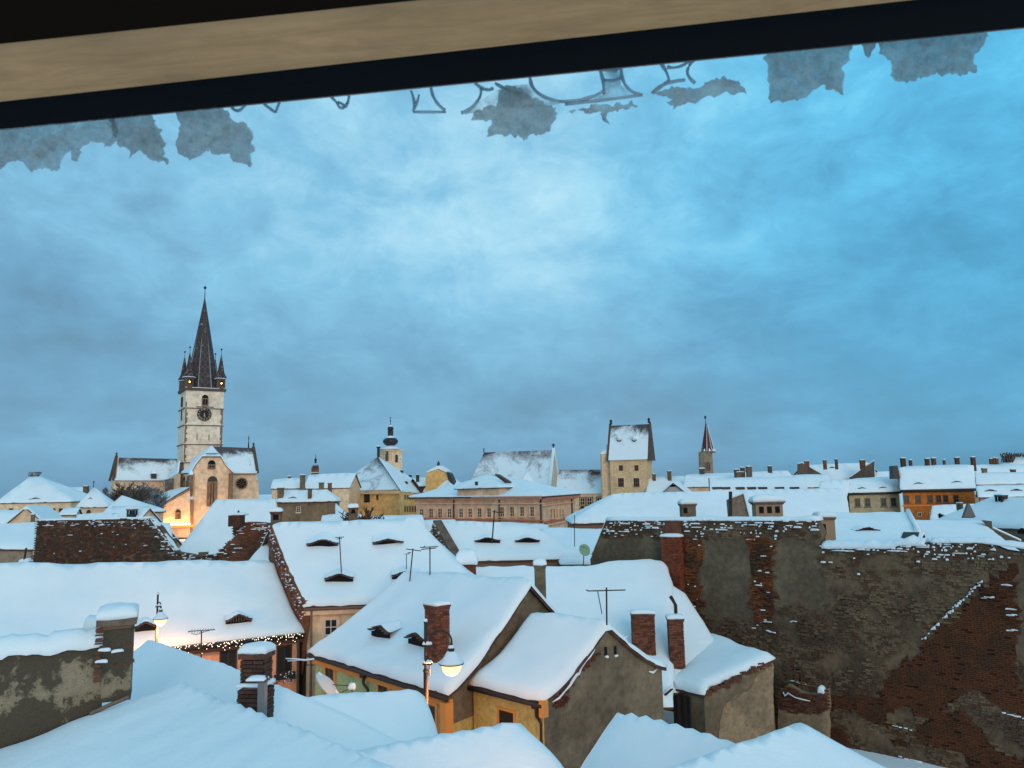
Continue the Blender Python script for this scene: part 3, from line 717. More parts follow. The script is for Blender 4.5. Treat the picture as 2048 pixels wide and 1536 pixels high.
for q in pts: vs += [q+no*.04+Vector((0, 0, .22+.05*nz(q.y, 0, 0, 3))), q-no*.34+Vector((0, 0, .25)), q-no*.34-Vector((0, 0, .6)), q+no*.04-Vector((0, 0, 3.2))]
mb.add(vs, [(4*i+j, 4*i+(j+1) % 4, 4*i+4+(j+1) % 4, 4*i+4+j) for i in range(K) for j in range(4)]+[(0, 1, 2, 3), (4*K+3, 4*K+2, 4*K+1, 4*K)]); mb.build('firewall', BRICKD, H3.root)

# brick gable with chimney left of it, with a snow lean-to in front
def wall_px(name, label, cat, Yl, Yr, poly, thick, m, ragtop=True, stones=0, size=.3, snow=.12, seed=1, bricks=0, ssp=.3, region=None, xl=None, xr=None, bm_=None, sub=0.45, brk=None):
    """free-standing wall in a vertical plane; poly = its outline in photo pixels"""
    xs = [p[0] for p in poly]; ys = [p[1] for p in poly]; a = at(min(xs), sum(ys)/len(ys), Yl); b = at(max(xs), sum(ys)/len(ys), Yr); a.z = b.z = 0
    e = (b-a).normalized(); nn = Vector((e.y, -e.x, 0)); nn = nn if nn.dot(-a) > 0 else -nn
    root = empty(name, (a.x, a.y, 0), label, cat); P2 = []
    for (x, y) in poly: q = onp(x, y, a, nn); P2.append(((q-a).dot(e), q.z))
    w = House(); w.root = root; w.a = a; w.e = e; w.n = nn; w.poly = P2; w.line = (a, b)
    W3 = lambda s_, z, o=0: Vector((a.x, a.y, 0))+e*s_+nn*o+Vector((0, 0, z)); w.at = W3
    bd = []
    pl = [Vector(p) for p in P2]
    if area(pl) < 0: pl.reverse()
    for p in resample(pl, sub):
        lowz = min(q[1] for q in P2); k = 0 if p.y < lowz+.05 else .06; bd.append(Vector((p.x+k*nz(p.x*3, p.y*3, seed), p.y+k*nz(p.x*4, p.y*4, seed+9))))
    N = len(bd); pts = list(bd); x0 = min(p.x for p in bd); x1 = max(p.x for p in bd); y0 = min(p.y for p in bd); y1 = max(p.y for p in bd); y = y0+sub/2
    while y < y1:
        x = x0+sub*.5
        while x < x1:
            if inside(bd, x, y) and bdist(bd, x, y) > sub*.35: pts.append(Vector((x+random.uniform(-.1, .1)*sub, y)))
            x += sub
        y += sub
    vs, es, fs, *_ = delaunay_2d_cdt(pts, [(i, (i+1) % N) for i in range(N)], [], 2, 1e-4)
    fs = [list(f) for f in fs if inside(bd, sum(vs[i].x for i in f)/3, sum(vs[i].y for i in f)/3)]
    mb = MB(); n0 = len(vs); V = [W3(v.x, v.y, .05*nz(v.x, v.y, seed, 1.4)+.02*nz(v.x, v.y, seed, 5)) for v in vs]+[W3(v.x, v.y, -thick) for v in vs]
    ms = [0]*len(fs)
    cnt = {}
    for f in fs:
        for i in range(3): k = (min(f[i], f[(i+1) % 3]), max(f[i], f[(i+1) % 3])); cnt.setdefault(k, []).append((f[i], f[(i+1) % 3]))
    F = [f for f in fs]+[[n0+i for i in reversed(f)] for f in fs]+[[v[0][1], v[0][0], n0+v[0][0], n0+v[0][1]] for v in cnt.values() if len(v) == 1]
    mb.add(V, F)
    if region:
        for k, f in enumerate(F):
            c = sum((V[i] for i in f), Vector())/len(f); mb.m[k] = region((c-a).dot(e), c.z)[0]
    w.wall = mb.build('wall_face', m, root, fix=False); w.bd = bd; w.thick = thick
    w.x0, w.x1, w.y0, w.y1 = x0, x1, y0, y1
    return w
def proj(P):
    v = P-CAMP; a = v.dot(fw); return 1024+FPX*v.dot(rt)/a, 768-FPX*v.dot(up)/a
def clad(w, want, L, Hh, gap, m, limit=300, jitter=.02, seed=1, stone=False, name='brick', drop=.04):
    """lay bricks or stones in courses on a wall where want(s, z, px, py) holds"""
    rr = random.Random(seed); z = w.y0; row = 0; items = []; rz = math.atan2(w.e.y, w.e.x)
    while z < w.y1:
        hcur = Hh*(rr.uniform(.75, 1.35) if stone else 1); x = w.x0+(0 if row % 2 else L/2)-(rr.random()*L if stone else 0)
        while x < w.x1:
            l = L*(rr.uniform(.55, 1.5) if stone else 1); cx = x+l/2; cz = z+hcur/2
            if rr.random() > drop and inside(w.bd, cx, cz):
                P = w.at(cx, cz); px, py = proj(P)
                if -40 < px < 2090 and py < 1560 and want(cx, cz, px, py): items.append((cx, cz, l-gap, hcur-gap, rr.uniform(0, jitter)))
            x += l
        z += hcur; row += 1
    w.items = items
    items2 = sorted(items, key=lambda t: (w.at(t[0], t[1])-CAMP).length)
    st = MB(); kinds = [m] if not isinstance(m, list) else m
    for i, (cx, cz, l, hh, j) in enumerate(items2):
        P = w.at(cx, cz, j-.01)
        if i < limit and not stone: put(brick_mesh(kinds[0], round(l, 2), .10, hh), name, P, rz, w.root)
        elif i < limit: o = put(brick_mesh(kinds[0], round(l*10)/10, .12, round(hh*33)/33), name, P, rz, w.root); 
        else: st.box(P, w.e*l/2, w.n*(.055 if not stone else rr.uniform(.02, .05)), Vector((0, 0, hh/2)), rr.randrange(len(kinds)), rr.uniform(.86, 1) if stone else 1)
    if st.v: tag(st.build(name+'_rest', kinds, w.root), kind='stuff')
    return items
def snowbits(w, items, prob, size, seed=2, flat=.45):
    rr = random.Random(seed); mb = MB()
    for (cx, cz, l, hh, j) in items:
        px, py = proj(w.at(cx, cz)); p = prob(cx, cz, px, py)
        if rr.random() < p:
            k = rr.choice((.2, .3, .45, .7, 1.0, 1.7))*rr.uniform(.6, 1.2)*l*size; mound(mb, w.at(cx+rr.uniform(-.08, .08), cz+hh/2-.015, .06), w.e*k, w.n*rr.uniform(.03, .09), rr.uniform(.2, 1.1)*hh*flat+.012, 5, seed=cx)
    if mb.v: tag(mb.build('snow_bits', SNOW, w.root, smooth=True), kind='stuff')
BR2 = mat('red_brick_b', (.20, .06, .032), .92, (.10, .04, .028), 2.2, .5, 25, rnd=.4)
BR3 = mat('sooty_brick', (.085, .045, .032), .92, (.14, .06, .038), 2, .5, 25, rnd=.4)
BG = wall_px('brick_gable', 'ruined brick gable with a square chimney, half buried in snow beside the firewall', 'wall', 45.2, 44.4,
    [(430, 1250), (428, 1112), (466, 1075), (466, 1047), (490, 1047), (491, 1044), (531, 1046), (548, 1085), (600, 1200), (600, 1250)], .6, MORTAR, seed=3)
it = clad(BG, lambda s_, z, px, py: py < 1125, .27, .075, .012, [BRICKD, BR3], limit=300, jitter=.05, seed=5)
snowbits(BG, it, lambda s_, z, px, py: .4 if bdist(BG.bd, s_, z) < .45 else .04, .5, 6)
mb = MB(); block(mb, BG.a+BG.n*.2, BG.n, BG.e, 467, 490, 1030, 1052, .6); mb.build('chimney_top', BR3, BG.root)
mb = MB(); q = onp(479, 1030, BG.a, BG.n); mound(mb, q-BG.n*.05, BG.e*.36, BG.n*.34, .14, 6); q2 = onp(474, 1029, BG.a, BG.n); mb.build('snow_cap', SNOW, BG.root, smooth=True)
mb = MB(); mb.lathe(q-BG.e*.12-BG.n*.1, [(.09, 0), (.11, .08), (.015, .28)], 8); mb.build('finial', DARK, BG.root)

# generic snow-covered patches bounded by pixel outlines on a plane given by three points
def patches(name, label, cat, pieces, walls=(), wallm=None, T=.28, sp=.5, ground=0.0, loc=None, jit=.05):
    h = House(); first = pieces[0]; P = [at(*q) for q in first[0]]; root = empty(name, (P[0].x, P[0].y, ground), label, cat); h.root = root; h.T = T; mbr = MB(); mbs = MB(); h.pl = []
    for (three, outline) in pieces:
        P = [at(*q)-Vector((0, 0, T*.9)) for q in three]; N = (P[1]-P[0]).cross(P[2]-P[0]).normalized(); N = N if N.z > 0 else -N
        poly = [onp(x, y, P[0]+Vector((0, 0, T*.9)), N).xy for x, y in outline]; zf = plane_z(P[0], N); h.pl.append((P[0], N)); h.zf = zf
        surface(mbr, poly, lambda x, y: zf(x, y)-.01, .14, .9, snow=False); surface(mbs, poly, zf, T, sp, r=.35, jit=jit)
    mbr.build('roof', TILE, root, fix=False); mbs.build('roof_snow', SNOW, root, smooth=True, fix=False)
    h.R0, h.N = h.pl[0]; h.Y = P[0].y; g = Vector((h.N.x, h.N.y, 0)).normalized(); h.n = -g; h.e = Vector((g.y*-1, g.x, 0)); h.e = h.e if h.e.x > 0 else -h.e
    h.sides = []
    if walls:
        mb = MB()
        for (pi, p, q) in walls:
            P0, N = h.pl[pi]; a = onp(*p, P0+Vector((0, 0, T*.9)), N)-Vector((0, 0, T*.9)); b = onp(*q, P0+Vector((0, 0, T*.9)), N)-Vector((0, 0, T*.9)); cen = sum((at(*k) for k in pieces[pi][0]), Vector())/3
            for v in (a, b): d = (cen-v); d.z = 0; v += d.normalized()*.15; v.z -= .08
            mb.add([a, b, (b.x, b.y, ground), (a.x, a.y, ground)], [(0, 1, 2, 3)]); h.sides.append((Vector((a.x, a.y, 0)), Vector((b.x, b.y, 0))))
        h.wall = mb.build('wall', wallm or GREYPL, root, fix=False)
    return h
LT = patches('lean_to', 'small snow-covered lean-to tucked between brick gable and stone firewall', 'lean-to',
    [(((530, 1082, 43.6), (490, 1122, 42.6), (560, 1135, 41.8)), [(530, 1080), (489, 1124), (500, 1150), (570, 1165), (568, 1125), (552, 1092)])], T=.2, sp=.4)

# ================================================================ H4, H5: green and yellow houses
H4 = house('house', 'green-walled house with curved snow roof, red brick chimney and two eyebrow dormers', (617, 1302, 35), (897, 1389), (805, 1139), (1060, 1157), 34, T=.3, wall=[GREEN, OLIVE, GREYPL], sag=.28, sp=.4, wm={1: (1, 2), 3: (2, 2), 2: (2, 2)}, split=4.9, inset=.22)
eyebrow(H4, 757, 1266, 44, 15); eyebrow(H4, 829, 1281, 40, 14)
chimney(H4, (862, 1330), 1215, 37, 'brick', bricks=True, ratio=.85, capw=1.14, snow=.14)
L0 = side_line(H4, 0)
window(H4.root, L0, 661, 1357, 17, 52, fr=mat('green_frame', (.06, .08, .045), .7), sur=OCHRE, mun=(1, 1), sill=False)
window(H4.root, L0, 862, 1440, 22, 62, fr=mat('green_frame', (.06, .08, .045), .7), sur=OCHRE, mun=(1, 1), sill=False)
window(H4.root, L0, 768, 1383, 20, 42, fr=mat('green_frame', (.06, .08, .045), .7), sur=OCHRE, mun=(1, 1), sill=False)
gutter(H4, 0, 0, 0, 0, r=.075)
a_, e_, n_ = wallframe(L0)
mb = MB(); A = H4.A+Vector((0, 0, -.36))+H4.n*.2; B = H4.B+Vector((0, 0, -.36))+H4.n*.2; mb.box((A+B)/2, (B-A)*.49, H4.n*.07, Vector((0, 0, .14))); mb.build('cornice', OCHRE, H4.root)
A = H4.B-H4.e*.18-H4.n*.04; mb = MB(); mb.box(A+Vector((0, 0, -2.9))+H4.n*.1, H4.e*.16, H4.n*.16, Vector((0, 0, 2.6))); mb.build('corner_trim', OCHRE, H4.root)
def downpipe(h, px, py, x2=None, d=.14):
    P = onp(px, py, h.A-h.n*.08, h.n); P.z -= .1; Q = P+h.n*.12
    mb = MB(); mb.box(P-Vector((0, 0, .1)), h.e*.13, h.n*.10, Vector((0, 0, .13))); mb.tube([P-Vector((0, 0, .15)), P-Vector((0, 0, .45)), Q-Vector((0, 0, .7))+h.e*(d), Q-Vector((0, 0, 7))+h.e*d], .06, 8); return mb.build('downpipe', IRON, h.root, smooth=False)
downpipe(H4, 727, 1338); downpipe(H4, 886, 1388, d=.12)
H5 = house('house', 'yellow-walled house with steep snow roof and big bare grey gable', (937, 1365, 28.7), (1087, 1402), (1060, 1222), (1215, 1238), 34, T=.28, wall=[OLIVE, GREYPL], sag=.22, sp=.35, wm={1: (1, 1), 3: (1, 1), 2: (1, 1)}, inset=.12)
L0 = side_line(H5, 0); 
window(H5.root, L0, 1014, 1450, 36, 66, fr=OCHRE, sur=None, mun=(0, 0), sill=False, ft=.10, glass=mat('brown_shutter', (.03, .018, .016), .7))
gutter(H5, 0, 0, 0, 0, r=.07); downpipe(H5, 1072, 1396, d=.1); downpipe(H5, 943, 1366, d=-.0) if False else None
A = H5.B-H5.e*.02+H5.n*.02; mb = MB(); mb.box(A+Vector((0, 0, -.25)), H5.e*.09, H5.n*.13, Vector((0, 0, .26))); mb.build('corner_block', OCHRE, H5.root)
L1 = side_line(H5, 1)
for px in (1211, 1230):
    a_, e_, n_ = wallframe(L1); py = 1304-(px-1211)*.1; q = onp(px, py, a_, n_); zt_ = onp(px, py-10, a_, n_).z; zb_ = onp(px, py+10, a_, n_).z; hw_ = (zt_-zb_)/2; q.z = (zt_+zb_)/2
    mb = MB(); mb.box(q+n_*.005, e_*hw_*.36, n_*.02, Vector((0, 0, hw_))); o = mb.build('slot_window', BLACK, H5.root); mb = MB(); mound(mb, q-Vector((0, 0, hw_))+n_*.05, e_*hw_*.42, n_*.04, .06, 5); mb.build('sill_snow', SNOW, o, smooth=True)
a_, e_, n_ = wallframe(L1); g = (H5.R1-H5.B); g.z = 0; gl = g.length; g.normalize()
# missing plaster: exposed brick along the left rake
tri = MB(); sb_ = MB(); rr = random.Random(8); slope = (H5.R1.z-H5.B.z)/gl; edge = []
z = H5.B.z-.35; row = 0; KS = []
while z < H5.R1.z-.9:
    s0 = max(0, (z-H5.B.z)/slope)+.72; wdt = .35+.35*abs(nz(z*1.3, 0, 4))+.15*nz(z*5, 2, 0); x = s0-(row % 2)*.1
    zz = H5.zf((H5.B+g*s0).x, (H5.B+g*s0).y)
    while x < s0+wdt:
        q = Vector((a_.x, a_.y, 0)); base = H5.B+g*x; p2 = base.xy; P = Vector((p2.x, p2.y, z))
        P = P+n_*((a_-P).dot(n_)); P.z = z
        if z < H5.zf(p2.x, p2.y)-.2 and z > H5.B.z-.5: KS.append(P+n_*.02)
        x += .23
    z += .08; row += 1
for i, P in enumerate(KS[:280]): put(brick_mesh(BR2, .20, .08, .062), 'brick', P, math.atan2(g.y, g.x), H5.root)
if len(KS) > 280:
    for P in KS[280:]: tri.box(P, g*.1, n_*.04, Vector((0, 0, .031)))
    tag(tri.build('brick_rest', BR2, H5.root), kind='stuff')
sl2 = [(1105, 1404), (1118, 1396), (1130, 1382), (1140, 1370), (1150, 1350), (1158, 1347), (1163, 1335), (1172, 1322), (1180, 1312), (1186, 1305), (1190, 1298)]
mb = MB(); mb.tube([onp(x, y, a_+n_*.06, n_) for x, y in sl2], [.02, .04, .03, .05, .09, .05, .03, .03, .05, .03, .01], 6); tag(mb.build('snow_ledge', SNOW, H5.root, smooth=True))
mb = MB(); mb.tube([onp(x, y, a_+n_*.04, n_) for x, y in ((1298, 1343), (1306, 1345), (1314, 1338))], [.02, .05, .02], 6); mb.tube([onp(x, y, a_+n_*.04, n_) for x, y in ((1240, 1268), (1249, 1276), (1256, 1272))], [.02, .04, .02], 6); mb.build('snow_patch', SNOW, H5.root, smooth=True)

# ================================================================ H6: house under the ruined wall
H6 = patches('house', 'snow-buried house against the ruined wall, with two red brick chimneys and a vent pipe', 'house', [
    (((905, 1128, 46.6), (1335, 1120, 45.9), (1250, 1300, 40)), [(885, 1130), (1185, 1127), (1215, 1118), (1300, 1114), (1334, 1122), (1345, 1168), (1345, 1400), (880, 1400)]),
    (((1338, 1165, 44.4), (1345, 1345, 39), (1440, 1290, 41)), [(1338, 1163), (1372, 1185), (1462, 1322), (1400, 1368), (1338, 1372)]),
    (((1345, 1362, 38.5), (1410, 1376, 36.8), (1425, 1285, 41)), [(1344, 1362), (1408, 1377), (1416, 1364), (1548, 1305), (1500, 1290), (1428, 1262), (1360, 1272), (1340, 1300)])],
    walls=[(2, (1344, 1362), (1408, 1377)), (2, (1408, 1377), (1548, 1305))], wallm=GREYPL, T=.3, sp=.4)
chimney(H6, (1290, 1322), 1231, 43, 'brick', Y=39.6, bricks=True, ratio=.6, capw=1.08, snow=.16)
chimney(H6, (1355, 1312), 1241, 28, 'brick', Y=39.2, bricks=True, ratio=.8, capw=1.18, snow=.18)
P = at(1352, 1232, 40.5); mb = MB(); mb.tube([P-Vector((0, 0, 1.2)), P+Vector((0, 0, .55)), P+Vector((-.16, 0, .85)), P+Vector((-.24, 0, .98))], .09, 8); mb.build('vent_pipe', IRON, H6.root)
W6 = side_line(H6, 0)
for k, px in enumerate((1353, 1366, 1378)): window(H6.root, W6, px, 1425+k*3, 9, 76, fr=IRON, mun=(0, 1), sill=False, ft=.12)
mb = MB(); p_, q_ = at(1323, 1396, 37.6), at(1344, 1377, 37.2); mb.tube([p_, q_], .07, 6); mb.build('gutter', IRON, H6.root); mb = MB(); mb.tube([p_+Vector((0, 0, .09)), q_+Vector((0, 0, .09))], [.07, .09], 6); mb.build('gutter_snow', SNOW, H6.root, smooth=True)
mb = MB(); mb.tube([p_, p_-Vector((0, 0, 5))], .06, 6); mb.build('downpipe', IRON, H6.root)
a_, e_, n_ = wallframe(side_line(H6, 1)); sb2 = MB(); rr = random.Random(2)
for i in range(90):
    px = rr.uniform(1408, 1545); top = 1377-72*(px-1408)/140; q = onp(px, top+rr.uniform(6, 14)+rr.random()**2*10, a_+n_*.02, n_); sb2.box(q, e_*.11, n_*.04, Vector((0, 0, .035)), 0, .9)
tag(sb2.build('loose_bricks', BR3, H6.root), kind='stuff')
a_, e_, n_ = wallframe(side_line(H6, 1)); pp = [(1436, 1500), (1441, 1440), (1449, 1408), (1468, 1402), (1486, 1384), (1498, 1380), (1512, 1352), (1530, 1341), (1546, 1322), (1549, 1500)]
bd = [Vector(p) for p in pp]; bd = [p+Vector((3*nz(p.x*.1, p.y*.1, 1), 4*nz(p.x*.1, p.y*.1, 4))) for p in resample(bd, 6)]; mb = MB(); mb.prism([onp(p.x, p.y, a_+n_*.02, n_) for p in bd], -n_*.02); mb.build('plaster_patch', mat('pale_wall', (.26, .21, .14), .92, (.17, .14, .10), .8, .4, 9), H6.root)
LW = wall_px('garden_wall', 'low broken wall with brick top standing against the foot of the ruined wall', 'wall', 40.2, 38.6, [(1556, 1600), (1556, 1388), (1575, 1370), (1600, 1384), (1642, 1392), (1655, 1378), (1656, 1600)], .4, mat('pale_wall', (.26, .21, .14), .92, (.17, .14, .10), .8, .4, 9), seed=12)
it = clad(LW, lambda s_, z, px, py: py < 1422+18*nz(px*.03, py*.03, 3) , .26, .08, .012, [BR3, BRICKD], limit=300, jitter=.06, seed=5)
mb = MB(); mound(mb, onp(1644, 1384, LW.a, LW.n), LW.e*.14, LW.n*.2, .3, 6); mb.build('snow_cap', SNOW, LW.root, smooth=True)
mb = MB(); mb.tube([onp(x, y, LW.a+LW.n*.1, LW.n) for x, y in ((1566, 1384), (1570, 1392), (1576, 1386), (1590, 1395), (1605, 1399), (1620, 1402))], [.03, .04, .04, .03, .035, .015], 5); mb.build('snow_ledge', SNOW, LW.root, smooth=True)

# ================================================================ W2: the big ruined wall
PLG = mat('weathered_plaster', (.105, .09, .065), .94, (.18, .15, .105), .55, .7, 7, thr=(.45, .68))
RUB = mat('rubble', (.165, .130, .088), .95, (.078, .058, .042), .55, 1.0, 6, rnd=.15, thr=(.4, .62)); RUB2 = mat('pale_rubble', (.165, .135, .09), .95, (.09, .07, .05), .9, .9, 8)
BR4 = mat('muddy_brick', (.085, .055, .036), .95, (.11, .065, .042), 1.2, .6, 14, rnd=.2); RED = mat('dark_red_brick', (.088, .036, .017), .94, (.058, .030, .018), 1.2, .5, 14, rnd=.35); RUST = mat('rust_brick', (.17, .062, .026), .94, (.07, .042, .026), 1.0, .6, 14, rnd=.4)
def reg(px, py):
    j = 18*nz(px*.018, py*.018, 2)+11*nz(px*.07, py*.07, 5); x = px+j; y = py+.7*j
    top = 1042 if px < 1641 else 1096
    if 1333 <= px <= 1369 and py < 1192: return 'chim'
    if y < top+34 and 1205 < px < 1660: return 'rub'
    if px > 1640 and y < top+30: return 'rub'
    if 1366 < x < 1402 and y < 1250: return 'rust'
    if 1505 < x < 1546 and y < 1245: return 'rust'
    if px < 1335: return 'pl'
    if 1402 <= x <= 1505 and y < 1238: return 'pl'
    if 1546 <= x <= 1645 and y < 1215: return 'pl'
    d = (x-1790)*.70+(y-1340)*.72       # diagonal scar of a vanished roof
    if d > 8 and 1690 < x < 2030 and y < 1400+70*nz(x*.01, 0, 3): return 'red'
    if x > 2015 and y < 1330: return 'pl'
    if y < 1175 and x > 1640: return 'dk'
    if d < 8 and y < 1390: return 'rub2' if nz(x*.012, y*.02, 8) > -.12 else 'rub'
    return 'dk' if nz(x*.01, y*.012, 1) < .02 else 'red'
REG = ['pl', 'rub', 'rub2', 'red', 'rust', 'dk', 'chim']
W2 = wall_px('ruined_wall', 'huge weathered firewall of brick, rubble and flaking plaster filling the right side', 'wall', 50, 33,
    [(1178, 1600), (1180, 1119), (1196, 1085), (1212, 1042), (1300, 1040), (1340, 1041), (1420, 1040), (1560, 1040), (1630, 1042), (1642, 1062), (1640, 1088), (1660, 1092), (1700, 1098), (1760, 1098), (1800, 1090), (1870, 1084), (1930, 1084), (1985, 1090), (2010, 1102), (2060, 1108), (2160, 1120), (2160, 1700)], .7,
    [PLG, RUB, RUB, RED, RUST, RUB], seed=21, sub=.4)
W2r = {}
def w2region(s_, z):
    px, py = proj(W2.at(s_, z)); return reg(px, py)
me = W2.wall.data
for p in me.polygons:
    c = p.center+W2.wall.location+OFF[W2.root.name]-W2.wall.location; px, py = proj(c); k = REG.index(reg(px, py)); p.material_index = min(k, 5)
i1 = clad(W2, lambda s_, z, px, py: reg(px, py) in ('rust',), .27, .085, .014, RUST, limit=150, jitter=.09, seed=3, drop=.25)
i2 = clad(W2, lambda s_, z, px, py: reg(px, py) in ('red',), .27, .085, .014, RED, limit=100, jitter=.05, seed=4, drop=.05)
i3 = clad(W2, lambda s_, z, px, py: reg(px, py) in ('rub', 'dk', 'rub2') and (nz(px*.02, py*.02, 6) > -.12 or py < 1110), .25, .105, .012, [RUB, RUB, BR4], limit=50, jitter=.06, seed=5, stone=True, name='stone', drop=.30)
i4 = clad(W2, lambda s_, z, px, py: reg(px, py) == 'rub2' and nz(px*.03, py*.03, 16) > -.1, .24, .09, .012, RUB2, limit=0, jitter=.10, seed=6, stone=True, name='pale_stone', drop=.55)
def topd(px, py):
    t = 1042 if px < 1641 else 1096
    return py-t
snowbits(W2, i1+i3, lambda s_, z, px, py: (.62 if topd(px, py) < 8 else .42 if topd(px, py) < 26 else .20 if topd(px, py) < 38 else .045 if reg(px, py) == 'rust' else .002) if px < 1641 else (.85 if topd(px, py) < 8 else .55 if topd(px, py) < 26 else .06 if topd(px, py) < 34 else .003), .5, 9, .6)
rr = random.Random(12); mb = MB()
for i in range(26):   # narrow drifts on the ledge of the scar and cornices
    if i%5 == 3 or (i < 9 and i%2): continue
    t = i/25; px = 1848+112*t; py = 1277-112*t+rr.uniform(-2, 2); mound(mb, onp(px, py, W2.a+W2.n*.08, W2.n), (W2.e+Vector((0, 0, .9))).normalized()*rr.uniform(.05, .17), W2.n*.05, rr.uniform(.02, .08)*(1.5 if 1865 < px < 1905 else .4), 5)
for (x0, y0, x1, y1) in ((2008, 1426, 2048, 1437), (1790, 1452, 1822, 1460), (1800, 1514, 1838, 1524), (1985, 1195, 1968, 1195), (2018, 1218, 2026, 1218), (2020, 1230, 2028, 1230), (2010, 1170, 2018, 1170), (1586, 1362, 1608, 1368), (2020, 1260, 2030, 1260), (1536, 1262, 1548, 1266), (1508, 1256, 1530, 1240), (1582, 1243, 1592, 1243)):
    for k in range(4): px = x0+(x1-x0)*k/3; py = y0+(y1-y0)*k/3; mound(mb, onp(px, py+rr.uniform(-1, 1), W2.a+W2.n*.05, W2.n), W2.e*rr.uniform(.05, .15), W2.n*.04, rr.uniform(.015, .04), 5)
tag(mb.build('ledge_snow', SNOW, W2.root, smooth=True), kind='stuff')
def toppts(x0, x1, f, k=30): return [onp(x0+(x1-x0)*i/k, f(x0+(x1-x0)*i/k), W2.a, W2.n) for i in range(k+1)]
snowstrip(W2.root, toppts(1212, 1636, lambda x: 1041), -W2.n, .7, .20, seed=5)
snowstrip(W2.root, toppts(1184, 1212, lambda x: 1110-(x-1184)*2.4, 8), -W2.n, .6, .12, seed=6)
snowstrip(W2.root, toppts(1645, 1850, lambda x: 1096-6*(x > 1790), 30), -W2.n, .9, .34, seed=7, front=.12)
snowstrip(W2.root, toppts(1862, 2120, lambda x: 1085+(max(0, x-1960)*.13), 30), -W2.n, .8, .22, seed=8, front=.1)
# bright red brick chimney breast built onto the wall
ch = MB(); a = onp(1334, 1120, W2.a, W2.n); b = onp(1368, 1120, W2.a, W2.n); zt = onp(1350, 1072, W2.a, W2.n).z; zb_ = onp(1350, 1192, W2.a, W2.n).z; c = (a+b)/2; Wc = (b-a).length
ch.box(Vector((c.x, c.y, (zt+zb_)/2-.5))+W2.n*.25, W2.e*(Wc/2-.04), W2.n*.27, Vector((0, 0, (zt-zb_)/2+.5))); o = ch.build('chimney', MORTAR, W2.root); cc = Vector((c.x, c.y, 0))+W2.n*.25
brick_stack(o, cc, W2.e, W2.n, Wc, .62, zb_-.6, zt, kind=mat('bright_brick', (.22, .06, .028), .9, (.13, .045, .03), 4, .4, 30, rnd=.35))
mb = MB(); mound(mb, Vector((cc.x, cc.y, zt)), W2.e*(Wc/2+.05), W2.n*.33, .16, 7); mb.build('snow_cap', SNOW, o, smooth=True)
mb = MB(); mb.box(Vector((c.x, c.y, zt+.45))+W2.n*.05, W2.e*(Wc/2-.05), W2.n*.1, Vector((0, 0, .42))); mb.build('chimney_back', BR3, o)
# slit window low in the wall
a_, e_, n_ = W2.a, W2.e, W2.n; window(W2.root, (W2.a, W2.a+W2.e*10), 1598, 1352, 14, 34, fr=BR3, glass=BLACK, mun=(0, 0), sill=False, pr=.12)
def wallchim(x0, x1, ytop, ybot, Y, label, m=GREYPL, slots=True, dep=.8, snow=.3, cap=True, ysl=None, nm='chimney', pitch=False):
    a = at(x0, ytop, Y); b = at(x1, ytop, Y); e = W2.e; n = -W2.n; c = (a+b)/2; Wd = (b-a).dot(Vector((1, 0, 0))); zt = c.z; zb = at((x0+x1)/2, ybot, Y).z-1.5; r = empty(nm, (c.x, c.y, zb), label, 'chimney')
    ex_ = Vector((1, 0, 0)); ny_ = Vector((0, 1, 0)); mb = MB(); mb.box((c.x, c.y+dep/2, (zt+zb)/2), ex_*Wd*.42, ny_*dep/2, Vector((0, 0, (zt-zb)/2))); mb.build('stack', m, r)
    hh = (zt-zb-1.5)
    if slots:
        for k in (range(3) if Wd > 1.5 else range(1)):
            g = MB(); xx = c.x+(-.25+.25*k if Wd > 1.5 else -.22)*Wd; g.box((xx, c.y-.01, zt-hh*.45), ex_*Wd*(.07 if Wd > 1.5 else .12), ny_*.02, Vector((0, 0, hh*.22))); g.build('smoke_slot', BLACK, r)
    if cap: g = MB(); g.box((c.x, c.y+dep/2, zt+.04), ex_*Wd*.5, ny_*(dep*.6), Vector((0, 0, .05))); g.box((c.x, c.y+dep/2, zt-.05), ex_*Wd*.46, ny_*(dep*.55), Vector((0, 0, .045))); g.build('cap_slab', GREYC, r)
    g = MB(); mound(g, (c.x, c.y+dep/2, zt+.09), ex_*Wd*.5, ny_*dep*.6, snow, 8, seed=x0); g.build('snow_cap', SNOW, r, smooth=True)
    return r, c, Wd, zt
wallchim(1361, 1394, 1010, 1034, 52, 'squat cream chimney with snow cap above the long snow roof')
wallchim(1506, 1570, 1006, 1036, 47.6, 'wide chimney block with three smoke slots topping the ruined wall', m=mat('pale_block', (.30, .23, .16), .9), snow=.42)
wallchim(1636, 1672, 1037, 1085, 46, 'beige double-height chimney behind the step of the ruined wall', m=mat('pale_block', (.30, .23, .16), .9))
wallchim(911, 954, 1131, 1142, 44.5, 'short brick chimney buried under a tall heap of snow behind the green house', m=BR2, slots=False, cap=False, snow=.75)
wallchim(1067, 1093, 1133, 1185, 36.5, 'slim grey chimney with rounded snow hat beside the green house gable', slots=False, snow=.24, dep=.6)

